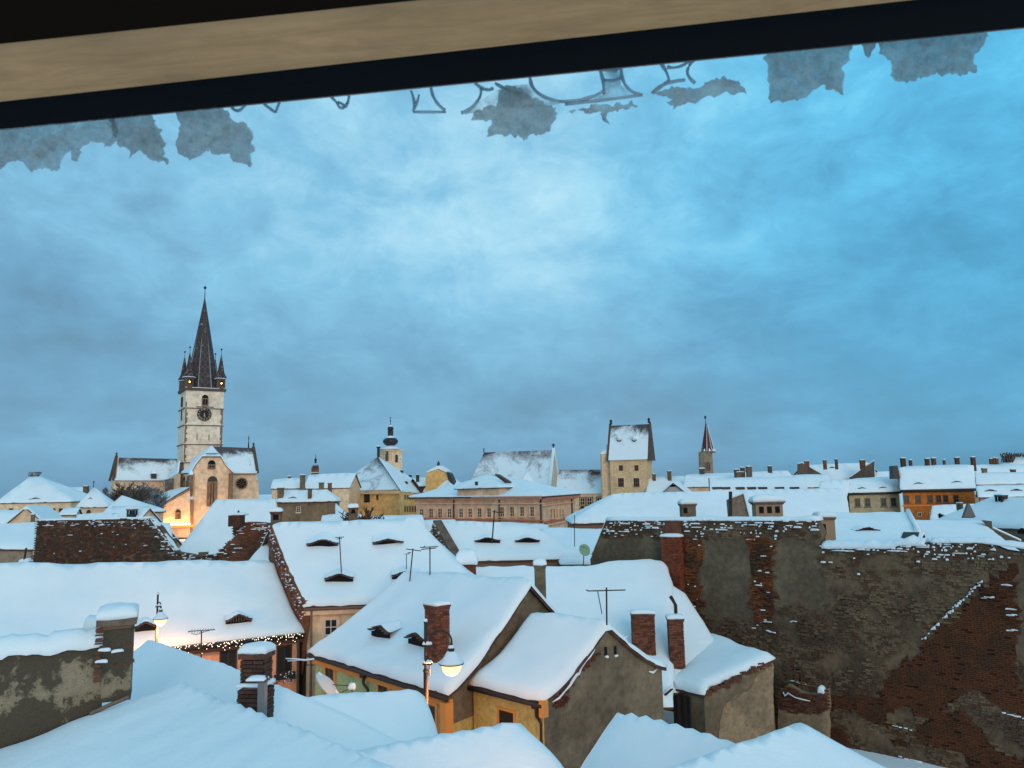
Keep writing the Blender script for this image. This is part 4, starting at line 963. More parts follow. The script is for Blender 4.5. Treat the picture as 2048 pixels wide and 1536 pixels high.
# ================================================================ H7 and neighbours behind the ridge line
H7 = house('house', 'snow-roofed house in the middle with two eyebrow dormers and a stone gable', (920, 1122, 58), (1168, 1116), (878, 1043), (1058, 1046), 38, hip1=True, T=.28, wall=[mat('brown_wall', (.20, .12, .09), .9), GREYPL], sag=.2, wm={3: (1, 1)})
eyebrow(H7, 975, 1083, 50, 8); eyebrow(H7, 1055, 1083, 48, 8)
g = (H7.R0-H7.A); g.z = 0; g.normalize(); no = Vector((g.y, -g.x, 0)); no = no if no.dot(-H7.A) > 0 else -no
mb = MB(); pts = [H7.A, H7.R0]; vs = []
for q in pts: vs += [q+no*.5+Vector((0, 0, .35)), q-no*.2+Vector((0, 0, .35)), q-no*.2-Vector((0, 0, 6)), q+no*.5-Vector((0, 0, 6))]
mb.add(vs, [(0, 1, 5, 4), (1, 2, 6, 5), (2, 3, 7, 6), (3, 0, 4, 7), (0, 3, 2, 1), (4, 5, 6, 7)]); mb.build('firewall', mat('stone_firewall', (.17, .14, .11), .93, (.09, .075, .06), 1.2, .6, 7), H7.root)
ragged(H7.root, H7.A+no*.5, H7.R0+no*.5, 0, no, g, 160, .3, .35, m=RUB, seed=9, spread=1.2, dz=.2)
H7b = patches('house', 'low snow roof stretching right of the stone gable house to the ruined wall', 'house', [(((1085, 1055, 66), (1210, 1056, 66), (1150, 1115, 58.5)), [(1080, 1054), (1212, 1056), (1212, 1122), (1120, 1122)])], walls=[(0, (1120, 1122), (1212, 1122))], T=.25, sp=.8)
DISH = at(1168, 1101, 56)
mb = MB(); e_, n_ = Vector((.95, .3, 0)), Vector((.3, -.95, 0))
dr = empty('satellite_dish', DISH, 'pale green satellite dish on the snow left of the ruined wall', 'satellite dish')
ax = Vector((.35, -.85, .35)).normalized(); a1 = ax.orthogonal().normalized(); b1 = ax.cross(a1); loops = []
for r_, d in ((.02, 0), (.22, .03), (.42, .12), (.44, .12), (.42, .09), (.2, 0), (.02, -.03)): loops.append([DISH+ax*d+(a1*math.cos(k*math.pi/9)+b1*math.sin(k*math.pi/9))*r_ for k in range(18)])
mb.ring(loops); mb.build('dish', mat('pale_green', (.35, .45, .27), .5), dr, smooth=True)
mb = MB(); mb.tube([DISH-ax*.02, DISH-ax*.2-Vector((0, 0, 1.2))], .03, 6); mb.tube([DISH-b1*.4+ax*.1, DISH+ax*.5], .015, 5); mb.build('bracket', IRON, dr)

# ================================================================ middle distance
def win_row(h, side, xs, y, w, hh, slope=0, **kw):
    for x in xs: window(h.root, side_line(h, side), x, y+slope*(x-xs[0]), w, hh, **kw)
RB = house('house', 'steep snow roof behind the brick gable, running down below the lit church', (345, 1120, 70), (560, 1112, 71), (432, 1000), (552, 998), 48, hip0=True, hip1=False, T=.25, wall=GREYPL)
chimney(RB, (334, 1098), 1077, 26, 'brick', Y=66, cap=False, snow=.08, sink=1); chimney(RB, (405, 1112), 1104, 16, 'brick', Y=68.5, cap=False, snow=.08, sink=1)
LH = patches('house', 'snow roof with plaster side wall at the far left behind the brick firewall', 'house', [(((0, 1045, 62), (70, 1043, 62), (35, 1092, 57)), [(-90, 1048), (74, 1043), (70, 1092), (-90, 1090)])], walls=[(0, (-90, 1090), (68, 1092))], wallm=mat('stained_grey', (.30, .25, .19), .92, (.18, .15, .12), .4, .3, 6), T=.25, sp=.8)
BW = wall_px('brick_firewall', 'broad brown brick firewall with snow-flecked top behind the long roof at left', 'wall', 53, 50.5, [(60, 1180), (75, 1042), (180, 1039), (300, 1037), (318, 1055), (352, 1104), (390, 1112), (440, 1108), (470, 1120), (470, 1180)], .6, MORTAR, seed=31)
it = clad(BW, lambda s_, z, px, py: py < 1135 and px < 470, .27, .08, .014, [mat('brown_brick', (.095, .075, .060), .93, (.068, .05, .04), .5, .5, 20, rnd=.45), BR3, BRICKD], limit=300, jitter=.05, seed=8, drop=.14)
snowbits(BW, it, lambda s_, z, px, py: .35 if py < 1053 else (.35 if bdist(BW.bd, s_, z) < .5 and px > 300 else .012), .5, 5)
snowstrip(BW.root, [onp(75+(225)*i/20, 1041-4*i/20, BW.a, BW.n) for i in range(21)], -BW.n, .6, .12, seed=2)
snowstrip(BW.root, [onp(302+(48)*i/10, 1039+64*i/10, BW.a, BW.n) for i in range(11)], -BW.n, .6, .12, seed=4)
SC = empty('chimney', at(47, 1124, 55), 'small iron pipe on a snowy brick base left of the brown firewall', 'chimney'); mb = MB(); q = at(47, 1130, 55); mb.box(q+Vector((0, .3, -.1)), Vector((.33, 0, 0)), Vector((0, .3, 0)), Vector((0, 0, .3))); mb.build('base', GREYC, SC); mb = MB(); mb.tube([q, q+Vector((0, .2, 1.15))], .07, 6); mb.build('pipe', IRON, SC); mb = MB(); mound(mb, q+Vector((0, .3, .2)), Vector((.35, 0, 0)), Vector((0, .32, 0)), .25, 6); mb.build('snow_cap', SNOW, SC, smooth=True)

MK = dict(T=.22, r=.3)
LA = house('house', 'cream house with a broad pyramid snow roof at the far left', (-8, 1004, 118), (143, 1005, 118), (62, 952), (74, 951), 42, True, True, wall=CREAM, **MK); eyebrow(LA, 70, 999, 22, 4)
for x, y in ((60, 951), (66, 945), (73, 947)): pass
win_row(LA, 0, [22, 107, 122], 1021, 8, 9, fr=STONE, sill=False, mun=(0, 0))
LB = house('house', 'snow roof with two chimneys between the pyramid roofs at left', (121, 994, 140), (181, 993, 140), (130, 975), (176, 974), 40, wall=CREAM, **MK); chimney(LB, (121, 985), 975, 9, Y=138, snow=.1, capw=1.1); chimney(LB, (170, 983), 973, 9, Y=138, snow=.1, capw=1.1); win_row(LB, 0, [148, 160], 1003, 4, 8, fr=STONE, sill=False, mun=(0, 0))
LC = house('house', 'small tower-like house with pointed snow roof and arched window left of the bare tree', (152, 1014, 104), (214, 1013, 104), (187, 975), (188, 975), 58, True, True, wall=CREAM, **MK); window(LC.root, side_line(LC, 0), 177, 1032, 9, 14, fr=STONE, arch=True, sill=False); eyebrow(LC, 180, 999, 10, 4)
mb = MB(); mb.tube([LC.R0, LC.R0+Vector((0, 0, .9))], .05, 5); mb.lathe(LC.R0+Vector((0, 0, .8)), [(.02, 0), (.14, .12), (.02, .25)], 8); mb.build('finial', IRON, LC.root)
LD = house('house', 'low house with pyramid snow roof in front of the bare tree', (208, 1014, 88), (292, 1034, 84), (243, 992), (245, 992), 45, True, True, wall=CREAM, **MK)
LE = ridge_house('house', 'snow-roofed house with square dark chimney behind the brown brick firewall', (226, 1012, 80), (300, 1012, 78), 42, 4.5, 1, hip0=True, wall=CREAM, T=.22); chimney(LE, (259, 1030), 1020, 16, Y=77, snow=.15, slots=9, capw=1.15, m=DARK)
LF = ridge_house('house', 'cream gable house with stone-edged verge at the far left', (52, 1010, 76), (100, 1012, 86), 44, 4.2, 1, wall=CREAM, T=.2); chimney(LF, (69, 1040), 1030, 8, Y=72, snow=.1)
LG = house('house', 'little snow roof wing beside the pointed tower house at left', (115, 1030, 98), (153, 1029, 98), (128, 1016), (160, 1014), 32, wall=CREAM, T=.18)

GH = house('house', 'long grey-brown house with white-framed window and two chimneys left of the yellow hall', (552, 1003, 95), (672, 1003, 95), (556, 982), (655, 979), 40, False, True, wall=mat('brown_grey_plaster', (.24, .18, .125), .92, (.14, .11, .08), .35, .3, 5), **MK)
window(GH.root, side_line(GH, 0), 597, 1019, 9, 12, mun=(1, 2)); chimney(GH, (560, 1000), 977, 11, snow=.1); chimney(GH, (619, 1001), 978, 7, snow=.08, m=MORTAR); eyebrow(GH, 585, 997, 16, 3)
GI = patches('house', 'triangular snow roof wing at the right end of the grey-brown house', 'house', [(((671, 1005, 93), (671, 1029, 89), (696, 1028, 90)), [(671, 1004), (671, 1030), (697, 1030)])], walls=[(0, (671, 1030), (697, 1030))], wallm=CREAM, T=.15, sp=.8)
GJ = house('house', 'snow roof with ridge chimneys right of the church', (541, 977, 125), (612, 976, 125), (546, 958), (606, 956), 38, wall=CREAM, **MK); chimney(GJ, (578, 965), 953, 6, Y=127, snow=.1, m=MORTAR); chimney(GJ, (604, 976), 951, 9, Y=123, snow=.12)
GK = house('house', 'wide snow roof below the little red brick turret', (606, 978, 135), (700, 974, 135), (618, 949), (712, 945), 36, wall=CREAM, **MK); chimney(GK, (659, 985), 967, 7, Y=122, snow=.1, m=BRICKD); chimney(GK, (642, 975), 966, 9, Y=124, snow=.12, m=GREYPL)
# red brick turret
def qbox(mb, px, y0, y1, w, Y, rot=0, mi=0, taper=1, dep=1):
    c = at(px, (y0+y1)/2, Y); s = Y/FPX; ex = Vector((math.cos(rot), math.sin(rot), 0)); ny = Vector((-math.sin(rot), math.cos(rot), 0)); hz = (y1-y0)*s/2; W = w*s/2
    mb.box(c, ex*W, ny*W*dep, Vector((0, 0, hz)), mi, taper); return c, s
def qlathe(mb, px, prof, Y, n=12, mi=0, rot=0):
    """prof: (half width px, y px)"""
    s = Y/FPX; base = at(px, prof[0][1], Y); mb.lathe(base, [(w*s, (prof[0][1]-y)*s) for w, y in prof], n, mi, rot)
TR = empty('turret', at(630, 980, 150), 'tiny red brick turret with black snow-topped dome', 'tower')
mb = MB(); qbox(mb, 630, 935, 985, 12, 150); mb.build('shaft', BRICKD, TR); mb = MB(); qbox(mb, 630, 944, 946, 14, 150); mb.build('cornice', CREAM, TR)
mb = MB(); qlathe(mb, 631, [(6.5, 935), (5.5, 930), (2, 928), (2, 922), (3, 920), (.6, 916), (.3, 908)], 150, 10); mb.build('dome', DARK, TR); mb = MB(); qlathe(mb, 631, [(6.2, 931.5), (3.5, 928.5), (1.5, 927)], 150, 10); mb.build('snow_cap', SNOW, TR, smooth=True)

# ---- yellow hall with big hipped roof
YH = house('hall', 'ochre yellow hall with big hipped snow-dusted roof and rows of windows', (668, 981, 148), (806, 978, 138), (752, 916), (757, 913), 36, True, True, wall=YELLOW, snow=False, roofmat=frost('frost_hall', (.12, .07, .06), 12, 19.5, .08, .25))
YF = empty('roof_base', (0, 0, 0)) if False else None
L0 = side_line(YH, 0)
window(YH.root, L0, 734, 996, 11, 15, fr=BLACK, arch=True, sill=True, mun=(0, 0)); window(YH.root, L0, 755, 994, 4, 9, fr=STONE, mun=(0, 0))
P0 = at(806, 979, 138); P1 = at(870, 988, 165)
YS = patches('hall', 'side wing of the yellow hall with snow roof running back to the dome', 'hall', [(((806, 980, 138.5), (757, 912, 150), (866, 987, 165)), [(803, 981), (757, 913), (800, 940), (868, 987)])], walls=[(0, (799, 981), (868, 987))], wallm=YELLOW, T=.2, sp=1.2)
for x, y in ((801, 946), (818, 954), (812, 967), (834, 972), (852, 979)): pass
L = side_line(YS, 0)
for k, x in enumerate((810, 815, 820, 825, 830)): window(YS.root, L, x, 994+k*.5, 3, 9, fr=STONE, mun=(0, 0), sill=False); window(YS.root, L, x, 1018, 3, 12, fr=STONE, mun=(0, 0), sill=False)
for x, y in ((803, 944), (820, 953), (812, 966), (836, 973), (852, 979)):
    mb = MB(); q = onp(x, y, YS.R0+Vector((0, 0, .25)), YS.N); mb.box(q+Vector((0, 0, .1)), Vector((.45, 0, 0)), Vector((0, .4, 0)), Vector((0, 0, .22)), 0, .5); mb.build('roof_hatch', DARK, YS.root)
mb = MB(); a = at(806, 985, 137.6); 
for y in (983.5, 986.5): q0_ = at(669, y+1.5, 147.4); q1_ = at(806, y-1, 137.4); mb.box((q0_+q1_)/2, (q1_-q0_)/2, Vector((0, .25, 0)), Vector((0, 0, .10)))
mb.build('cornice', CREAM, YH.root)

# ---- baroque tower with onion dome
TW = empty('church_tower', at(781, 980, 195), 'cream baroque tower with black onion dome and lantern', 'tower'); Yt = 195; rot = .62
mb = MB(); qbox(mb, 781, 903, 1010, 34, Yt, rot); mb.build('shaft', CREAM, TW); mb = MB(); qbox(mb, 781, 899.5, 903, 38, Yt, rot, taper=1.04); qbox(mb, 781, 907, 908.5, 35, Yt, rot); mb.build('cornice', CREAM, TW)
mb = MB(); qlathe(mb, 781, [(22, 899.5), (16, 896), (9, 893), (7, 891.5), (12, 889), (15, 885), (15, 881), (12, 877.5), (7, 875), (5, 872), (5, 866), (4.6, 864)], Yt, 16, rot=.2); mb.build('onion_dome', DARK, TW, smooth=True)
mb = MB(); qlathe(mb, 781, [(5, 873), (5, 871)], Yt, 8); qlathe(mb, 781, [(6, 864.5), (6, 863), (3, 862)], Yt, 8)
for k in range(8): a = k*math.pi/4; c = at(781, 867, Yt)+Vector((math.cos(a), math.sin(a), 0))*4.4*Yt/FPX; mb.box(c, Vector((.12, 0, 0)), Vector((0, .12, 0)), Vector((0, 0, .7)))
qlathe(mb, 781, [(3, 862), (5.8, 860), (6.2, 857), (5, 854), (2.2, 851.5), (1.2, 849)], Yt, 12); mb.build('lantern', DARK, TW)
mb = MB(); qlathe(mb, 781, [(21, 898.8), (15, 895.3), (9, 892.6), (7.6, 891.5)], Yt, 16, rot=.2); qlathe(mb, 781, [(11.5, 877.8), (7.5, 874.8), (5.2, 871.8)], Yt, 16, rot=.2); qlathe(mb, 781, [(4.6, 853.6), (2.6, 851.2), (1.2, 849.5)], Yt, 10); mb.build('dome_snow', SNOW, TW, smooth=True)
mb = MB(); qlathe(mb, 781, [(.7, 850), (.5, 843), (1.6, 841.5), (.5, 840), (.3, 833)], Yt, 6); q = at(781, 836, Yt); mb.box(q, Vector((.3, 0, 0)), Vector((0, .06, 0)), Vector((0, 0, .06))); mb.build('spire_cross', IRON, TW)
cT = at(781, 950, Yt); exr = Vector((math.cos(rot), math.sin(rot), 0)); nyr = Vector((math.sin(rot), -math.cos(rot), 0)); hw = 17*Yt/FPX
for (dirn, tan_, x) in ((nyr, exr, 793), (-exr, nyr, 774)):
    a = Vector((cT.x, cT.y, 0))+dirn*hw; window(TW, (a-tan_*3, a+tan_*3), x, 916+(x == 793)*3, 6, 12, fr=STONE, arch=True, mun=(0, 1), sill=False, ft=.2)
mb = MB(); qbox(mb, 757, 896, 914, 5, 149); qbox(mb, 757, 893, 896, 7, 149); mb.build('finial_post', DARK, YH.root); mb = MB(); qbox(mb, 757, 891, 893.5, 7, 149, taper=.6); mb.build('finial_snow', SNOW, YH.root)

# ---- yellow gabled attic house
YA = house('house', 'small ochre attic house with jerkin-head snow roof behind the pink school', (846, 980, 150), (908, 985, 146), (876, 938), (882, 938), 55, True, True, wall=YELLOW, T=.2)
mb = MB(); P = [at(x, y, 148.5) for x, y in ((851, 952), (857, 944), (876, 938), (893, 947), (899, 966), (899, 985), (851, 985))]; mb.prism(P, Vector((.6, 3, 0))); mb.build('gable', YELLOW, YA.root)
mb = MB(); P = [at(x, y, 148.3) for x, y in ((850, 946), (862, 938), (877, 931), (894, 942), (893, 945.5), (877, 937.5), (857, 944))]; mb.prism(P, Vector((.6, 3, 0))); mb.build('gable_snow', SNOW, YA.root)
mb = MB(); qbox(mb, 877, 925, 933, 5, 149.5); qbox(mb, 877, 922, 925, 2, 149.5); mb.build('finial', DARK, YA.root)
mb = MB(); P = [at(x, y, 147.8) for x, y in ((893, 944), (898, 946), (904, 958), (909, 972), (905, 972), (899, 962))]; mb.prism(P, Vector((.5, 2, 0))); mb.build('dark_dormer', DARK, YA.root)
YB_ = house('house', 'low snow roof with chimney between the yellow hall and the attic house', (838, 972, 152), (890, 971, 152), (826, 955), (868, 955), 34, wall=BRICKD, T=.2); chimney(YB_, (835, 958), 950, 6, Y=153, snow=.12, m=DARK); 
YC = ridge_house('house', 'small gabled snow roof in front of the ochre attic house', (896, 964, 128), (908, 984, 118), 45, 3.5, 1, wall=CREAM, T=.18)

# ---- pink school
PS = empty('school_building', at(1000, 1040, 100), 'long pink two-winged building with tall windows and low snow roofs', 'building')
def vwall(root, a, b, ztop, zbot, th, m, name='wall', mi=0):
    e = (b-a); e.z = 0; L = e.length; e.normalize(); n = Vector((-e.y, e.x, 0)); c = (a+b)/2; c.z = (ztop+zbot)/2; mb = MB(); mb.box(c+n*th/2, e*L/2, n*th/2, Vector((0, 0, (ztop-zbot)/2))); return mb.build(name, m, root)
A = at(832, 998, 112); C_ = at(1085, 991, 96); D_ = at(1150, 1001, 112); zt = (A.z+C_.z)/2
for P in (A, C_, D_): P.z = 0
e1 = (C_-A).normalized(); n1 = Vector((-e1.y, e1.x, 0)); e2 = (D_-C_).normalized(); n2 = Vector((-e2.y, e2.x, 0))
back = A+(D_-C_)
mb = MB(); mb.ring([[A, C_, D_, back], [P+Vector((0, 0, zt)) for P in (A, C_, D_, back)]]); mb.build('wall', PINK, PS)
def band(y0, y1, out, m, name):
    mb = MB()
    for (a, b, ee, nn_, x) in ((A, C_, e1, n1, 960), (C_, D_, e2, n2, 1118)):
        z0 = onp(x, y1, a, nn_).z; z1 = onp(x, y0, a, nn_).z; c = (a+b)/2; c.z = (z0+z1)/2; mb.box(c-nn_*out/2, ee*((b-a).length/2+out*.5), nn_*out/2, Vector((0, 0, (z1-z0)/2)))
    return mb.build(name, m, PS)
band(993, 996.5, .75, PINKD, 'cornice'); band(996.5, 999, .4, PINK, 'frieze'); band(1006, 1008, .28, PINK, 'string_course'); band(1037.5, 1039.5, .35, PINKD, 'sill_band'); band(1043, 1046, .3, PINK, 'plinth_band')
ft = [(A-n1*.9-e1*.6).xy, (C_-n1*.6+e1*.8).xy, (D_+e2*.6+e1*.8).xy, (back+e2*.6).xy]; cen = sum((Vector(p) for p in ft), Vector((0, 0)))/4
zroof = lambda x, y: zt+.1+min(2.2, bdist(ft, x, y)*.28)
mb = MB(); surface(mb, ft, zroof, .2, 1.5, snow=False); mb.build('roof', TILE, PS, fix=False); mb = MB(); surface(mb, ft, zroof, .22, 1.1, r=.4); mb.build('roof_snow', SNOW, PS, smooth=True, fix=False)
for x in (844, 863, 881, 900, 923, 941, 960, 979, 1005, 1025, 1045, 1065): window(PS, (A, C_), x, 1027-(x-844)*.012-(x > 990)*1.5, 9, 19+(x > 990)*1, fr=CREAM, sur=PINK, mun=(1, 2), ft=.09, pr=.12)
for x in (1101, 1107.5, 1113, 1119, 1125): window(PS, (C_, D_), x, 1027, 3.4, 20, fr=CREAM, sur=None, mun=(0, 1), pr=.12)
for x in (909, 1000, 1083, 1142): 
    mb = MB(); (aa, nn_) = (A, n1) if x < 1085 else (C_, n2); q = onp(x, 1015, aa, nn_); mb.tube([Vector((q.x, q.y, 3))-nn_*.15, Vector((q.x, q.y, zt-.3))-nn_*.15], .09, 6); mb.build('downpipe', IRON, PS)
AT = house('school_attic', 'raised pink attic block with pyramid snow roof and skylight on the pink school', (908, 977, 105), (1000, 975, 99.5), (966, 950), (972, 949), 26, True, True, wall=PINK, T=.2, ground=zt, inset=.35)
mb = MB(); q = [onp(x, y, AT.R0+Vector((0, 0, .28)), AT.N) for x, y in ((990, 952), (1001, 955), (1022, 967), (1012, 966))]; 
q = [at(x, y, 102) for x, y in ((990, 951), (1001, 953), (1023, 967), (1010, 966))]; mb.prism(q, Vector((0, .05, .25))); mb.build('skylight', GLASS, AT.root)
mb = MB(); q = at(953, 967, 100.8); mb.box(q, Vector((.2, 0, 0)), Vector((0, .2, 0)), Vector((0, 0, .25))); mb.build('vent', DARK, AT.root)
# ---- big old roofs behind
BH = house('hall', 'big old hall with steep reddish snow-dusted roof and cream gable behind the pink school', (930, 985, 160), (1098, 985, 152), (968, 905), (1107, 900), 52, True, False, wall=CREAM, snow=False, roofmat=frost('frost_big', (.11, .045, .045), 10, 21, .12, .22))
mb = MB(); mb.tube([BH.B+Vector((0, 0, .2)), BH.R1+Vector((0, 0, .3)), BH.B2+Vector((0, 0, .2))], .32, 5); mb.build('gable_coping', SNOW, BH.root)
mb = MB(); mb.tube([BH.R1, BH.R1+Vector((0, 0, 1.3))], .15, 5); mb.box(BH.R1+Vector((0, 0, 1.0)), Vector((.35, 0, 0)), Vector((0, .1, 0)), Vector((0, 0, .12))); mb.tube([BH.R0, BH.R0+Vector((0, 0, .9))], .12, 5); mb.build('finial', IRON, BH.root)
ST = house('turret', 'small round stair turret with pointed snow cap in front of the big old hall', (1041, 965, 128), (1068, 965, 128), (1053, 941), (1054, 941), 60, True, True, wall=CREAM, T=.12, inset=.3, ground=4)
for x in (1048, 1055): window(ST.root, side_line(ST, 0), x, 971, 2, 5, fr=STONE, mun=(0, 0), sill=False)
CB = house('house', 'cream connecting house with snow-dusted red roof below the council tower', (1112, 988, 142), (1238, 984, 138), (1116, 940), (1214, 939), 50, False, False, wall=CREAM, snow=False, roofmat=frost('frost_mid', (.14, .045, .035), 9.8, 15.9, .18, .3))
for x in (1165, 1179, 1199): window(CB.root, side_line(CB, 0), x, 1003-(x-1165)*.02, 10, 15, fr=CREAM, sur=STONE, mun=(1, 1))
for x in (1165, 1199): window(CB.root, side_line(CB, 0), x, 1025, 10, 14, fr=CREAM, sur=STONE, mun=(1, 1), arch=True)
CT = empty('council_tower', at(1258, 1000, 135), 'cream tower with steep snow-dusted saddle roof, two bump dormers and side turret', 'tower'); Yc = 135; s = Yc/FPX
FA = at(1222, 985, Yc); FB = at(1296, 985, Yc-2); FA.z = FB.z = 0; e = (FB-FA).normalized(); n = Vector((-e.y, e.x, 0)); zt = at(1258, 920, Yc).z; W = (FB-FA).length; dep = 6.5
mb = MB(); mb.ring([[FA, FB, FB+n*dep, FA+n*dep], [P+Vector((0, 0, zt)) for P in (FA, FB, FB+n*dep, FA+n*dep)]]); mb.build('wall', mat('tower_cream', (.66, .52, .33), .9, (.56, .43, .27), .5, .2, 6), CT)
zr = onp(1254, 850, FA+n*dep/2, n).z; R_ = [P+n*dep/2+Vector((0, 0, zr)) for P in (FA-e*.2, FB+e*.2)]; E_ = [FA-e*.2-n*.3+Vector((0, 0, zt)), FB+e*.2-n*.3+Vector((0, 0, zt)), FB+e*.2+n*(dep+.3)+Vector((0, 0, zt)), FA-e*.2+n*(dep+.3)+Vector((0, 0, zt))]
mb = MB(); K = 10; V = []
for k in range(K+1):
    for j in range(9): V.append(E_[0].lerp(E_[1], j/8).lerp(R_[0].lerp(R_[1], j/8), k/K))
mb.add(V, [(k*9+j, k*9+j+1, (k+1)*9+j+1, (k+1)*9+j) for k in range(K) for j in range(8)]); mb.add([E_[3], E_[2], R_[1], R_[0]], [(0, 1, 2, 3)]); mb.build('roof', frost('frost_tower', (.10, .07, .075), zt-.5, zr, .20, .5), CT)
mb = MB()
for (i, j, R) in ((0, 3, R_[0]), (1, 2, R_[1])): mb.prism([E_[i]-Vector((0, 0, .1)), E_[j]-Vector((0, 0, .1)), R+Vector((0, 0, .35))], e*(.35 if i else -.35))
mb.build('gable', mat('sooty_stone', (.09, .07, .06), .9), CT)
mb = MB(); [mb.lathe(R_[i]+Vector((0, 0, .2)), [(.25, 0), (.18, .5), (.28, .6), (.1, .9)], 8) for i in (0, 1)]; mb.build('finial', IRON, CT)
for x in (1239, 1269):
    P = onp(x, 880, E_[0], (E_[1]-E_[0]).cross(R_[0]-E_[0]).normalized()); mb = MB(); mb.tube([P-n*.40+Vector((0, 0, .32)), P+n*.9+Vector((0, 0, .32))], .45, 10); o = mb.build('dormer_snow', SNOW, CT, smooth=True); mb = MB(); mb.tube([P-n*.36+Vector((0, 0, .10)), P-n*.20+Vector((0, 0, .10))], .40, 10); mb.build('dormer_opening', BLACK, CT)
for x in (1242, 1273): window(CT, (FA, FB), x, 936, 8, 11, fr=STONE, mun=(1, 1), sill=False); window(CT, (FA, FB), x, 965, 12, 18, fr=mat('brown_frame', (.16, .10, .07), .8), sur=CREAM, mun=(2, 1), sill=True)
mb = MB(); c = at(1213, 950, Yc+1); hw = 8*s; mb.box((c.x, c.y+1, 7.5+.0), Vector((hw*1.1, 0, 0)), Vector((0, hw*1.4, 0)), Vector((0, 0, at(1213, 908, Yc+1).z-7.5))); mb.build('side_turret', CREAM, CT)
mb = MB(); zz = at(1213, 908, Yc+1).z; mb.add([(c.x-hw*1.4, c.y+1-hw*1.5, zz), (c.x+hw*1.3, c.y+1-hw*1.5, zz), (c.x+hw*1.3, c.y+1+hw*1.5, zz), (c.x-hw*1.4, c.y+1+hw*1.5, zz), (c.x+hw*.9, c.y+1, zz+1.9), (c.x+hw*1.3, c.y+1, zz+1.9)], [(0, 1, 5, 4), (1, 2, 5), (2, 3, 4, 5), (3, 0, 4), (0, 3, 2, 1)]); mb.build('side_turret_roof', frost('frost_side', (.12, .09, .09), zz-1, zz+3, .05, .6), CT)
# ---- red spire far right of centre
RS = empty('church_tower', at(1413, 950, 250), 'distant stone tower with slender dark red spire', 'tower')
mb = MB(); qlathe(mb, 1416, [(14.5, 1010), (14, 960), (13.5, 906)], 250, 8, rot=.39); mb.build('shaft', mat('tower_stone', (.28, .22, .16), .9, (.2, .16, .12), .5), RS)
mb = MB(); qlathe(mb, 1415.5, [(15.5, 906), (15.5, 903.5), (14, 903)], 250, 8, rot=.39); mb.build('cornice', STONE, RS)
mb = MB(); qlathe(mb, 1415, [(14.5, 903), (11, 895), (2, 850), (.5, 847)], 250, 8, rot=.39); mb.build('spire', mat('red_spire', (.13, .025, .025), .5, (.07, .02, .02), 1.5), RS)
mb = MB(); qlathe(mb, 1411.3, [(.8, 850), (.5, 838), (2.2, 836), (2.2, 833), (.3, 831)], 250, 6); mb.build('finial', IRON, RS)
mb = MB(); c = at(1416, 903, 250); s = 250/FPX
for k in range(8):
    a = .39+k*math.pi/4; d = Vector((math.cos(a), math.sin(a), 0)); mb.tube([c+d*14.6*s, c+d*11.2*s+Vector((0, 0, 8*s)), c+d*2*s+Vector((0, 0, 53*s))], [.12, .09, .03], 4)
    b = Vector((math.cos(a+.39), math.sin(a+.39), 0)); mb.tube([c+b*13.8*s, c+b*11.3*s+Vector((0, 0, 5.5*s))], [.5, .1], 4)
mb.build('spire_snow', SNOW, RS)
ctr_ = at(1416, 930, 250); ctr_.z = 0; a = ctr_-Vector((0, 13.0*s, 0)); window(RS, (a-Vector((3, 0, 0)), a+Vector((3, 0, 0))), 1416, 934, 9, 11, fr=GREYPL, arch=True, mun=(1, 1), pr=.2)

# ================================================================ right side roofs
RAa = house('house', 'small snow-roofed houses with two stovepipe chimneys right of the council tower', (1292, 985, 132), (1375, 983, 132), (1298, 955), (1368, 951), 42, wall=CREAM, **MK); chimney(RAa, (1309, 962), 949, 6, Y=134, snow=.12, m=MORTAR); chimney(RAa, (1340, 962), 943, 7, Y=134, snow=.1, m=MORTAR)
RAb = ridge_house('house', 'grey gable with tiny window peeking over the long snow roof', (1346, 962, 100), (1352, 958, 112), 40, 4.3, 1, wall=mat('blue_grey', (.42, .40, .38), .9), T=.2)
gp = RAb.A; L3 = side_line(RAb, 3); 
RBa = house('house', 'very wide snow roof below the red spire', (1366, 975, 128), (1600, 968, 128), (1370, 949), (1575, 941), 34, wall=CREAM, **MK)
chimney(RBa, (1405, 950), 938, 9, Y=131, snow=.15, m=DARK, capw=1.3); chimney(RBa, (1541, 946), 933, 7, Y=131, snow=.1, m=DARK)
for x, w, t_ in ((1475, 9, 940), (1487, 8, 936), (1500, 10, 934), (1481, 14, 945)): chimney(RBa, (x, 954), t_, w, Y=127, snow=.12, m=DARK if w < 10 else GREYC, capw=1.15)
SKY = house('house', 'long snow roof with a row of seven dark skylights', (1418, 984, 112), (1616, 979, 112), (1420, 957), (1607, 952), 36, wall=CREAM, **MK)
for x in (1434, 1452, 1481, 1504, 1526, 1560, 1590):
    q = onp(x, 976.5, SKY.R0+Vector((0, 0, .35)), SKY.N); s = q.y/FPX; mb = MB(); mb.box(q+Vector((0, .2, 0)), SKY.e*8.5*s, SKY.n*.25, Vector((0, 0, 2.6*s))); o = mb.build('skylight', DARK, SKY.root); mb = MB(); mb.box(q+Vector((0, -.06, -.03)), SKY.e*7.2*s, SKY.n*.01, Vector((0, 0, 1.7*s))); mb.build('pane', GLASS, o)
mb = MB(); q = at(1419, 983, 111); mb.tube([q, q+Vector((0, 0, 1.9))], .07, 5); mb.build('roof_pole', IRON, SKY.root)
RD = house('house', 'snow roof between two dark raised gable walls on the right skyline', (1640, 962, 150), (1705, 958, 150), (1604, 930), (1736, 925), 40, wall=CREAM, **MK); eyebrow(RD, 1665, 936.5, 15, 3.5)
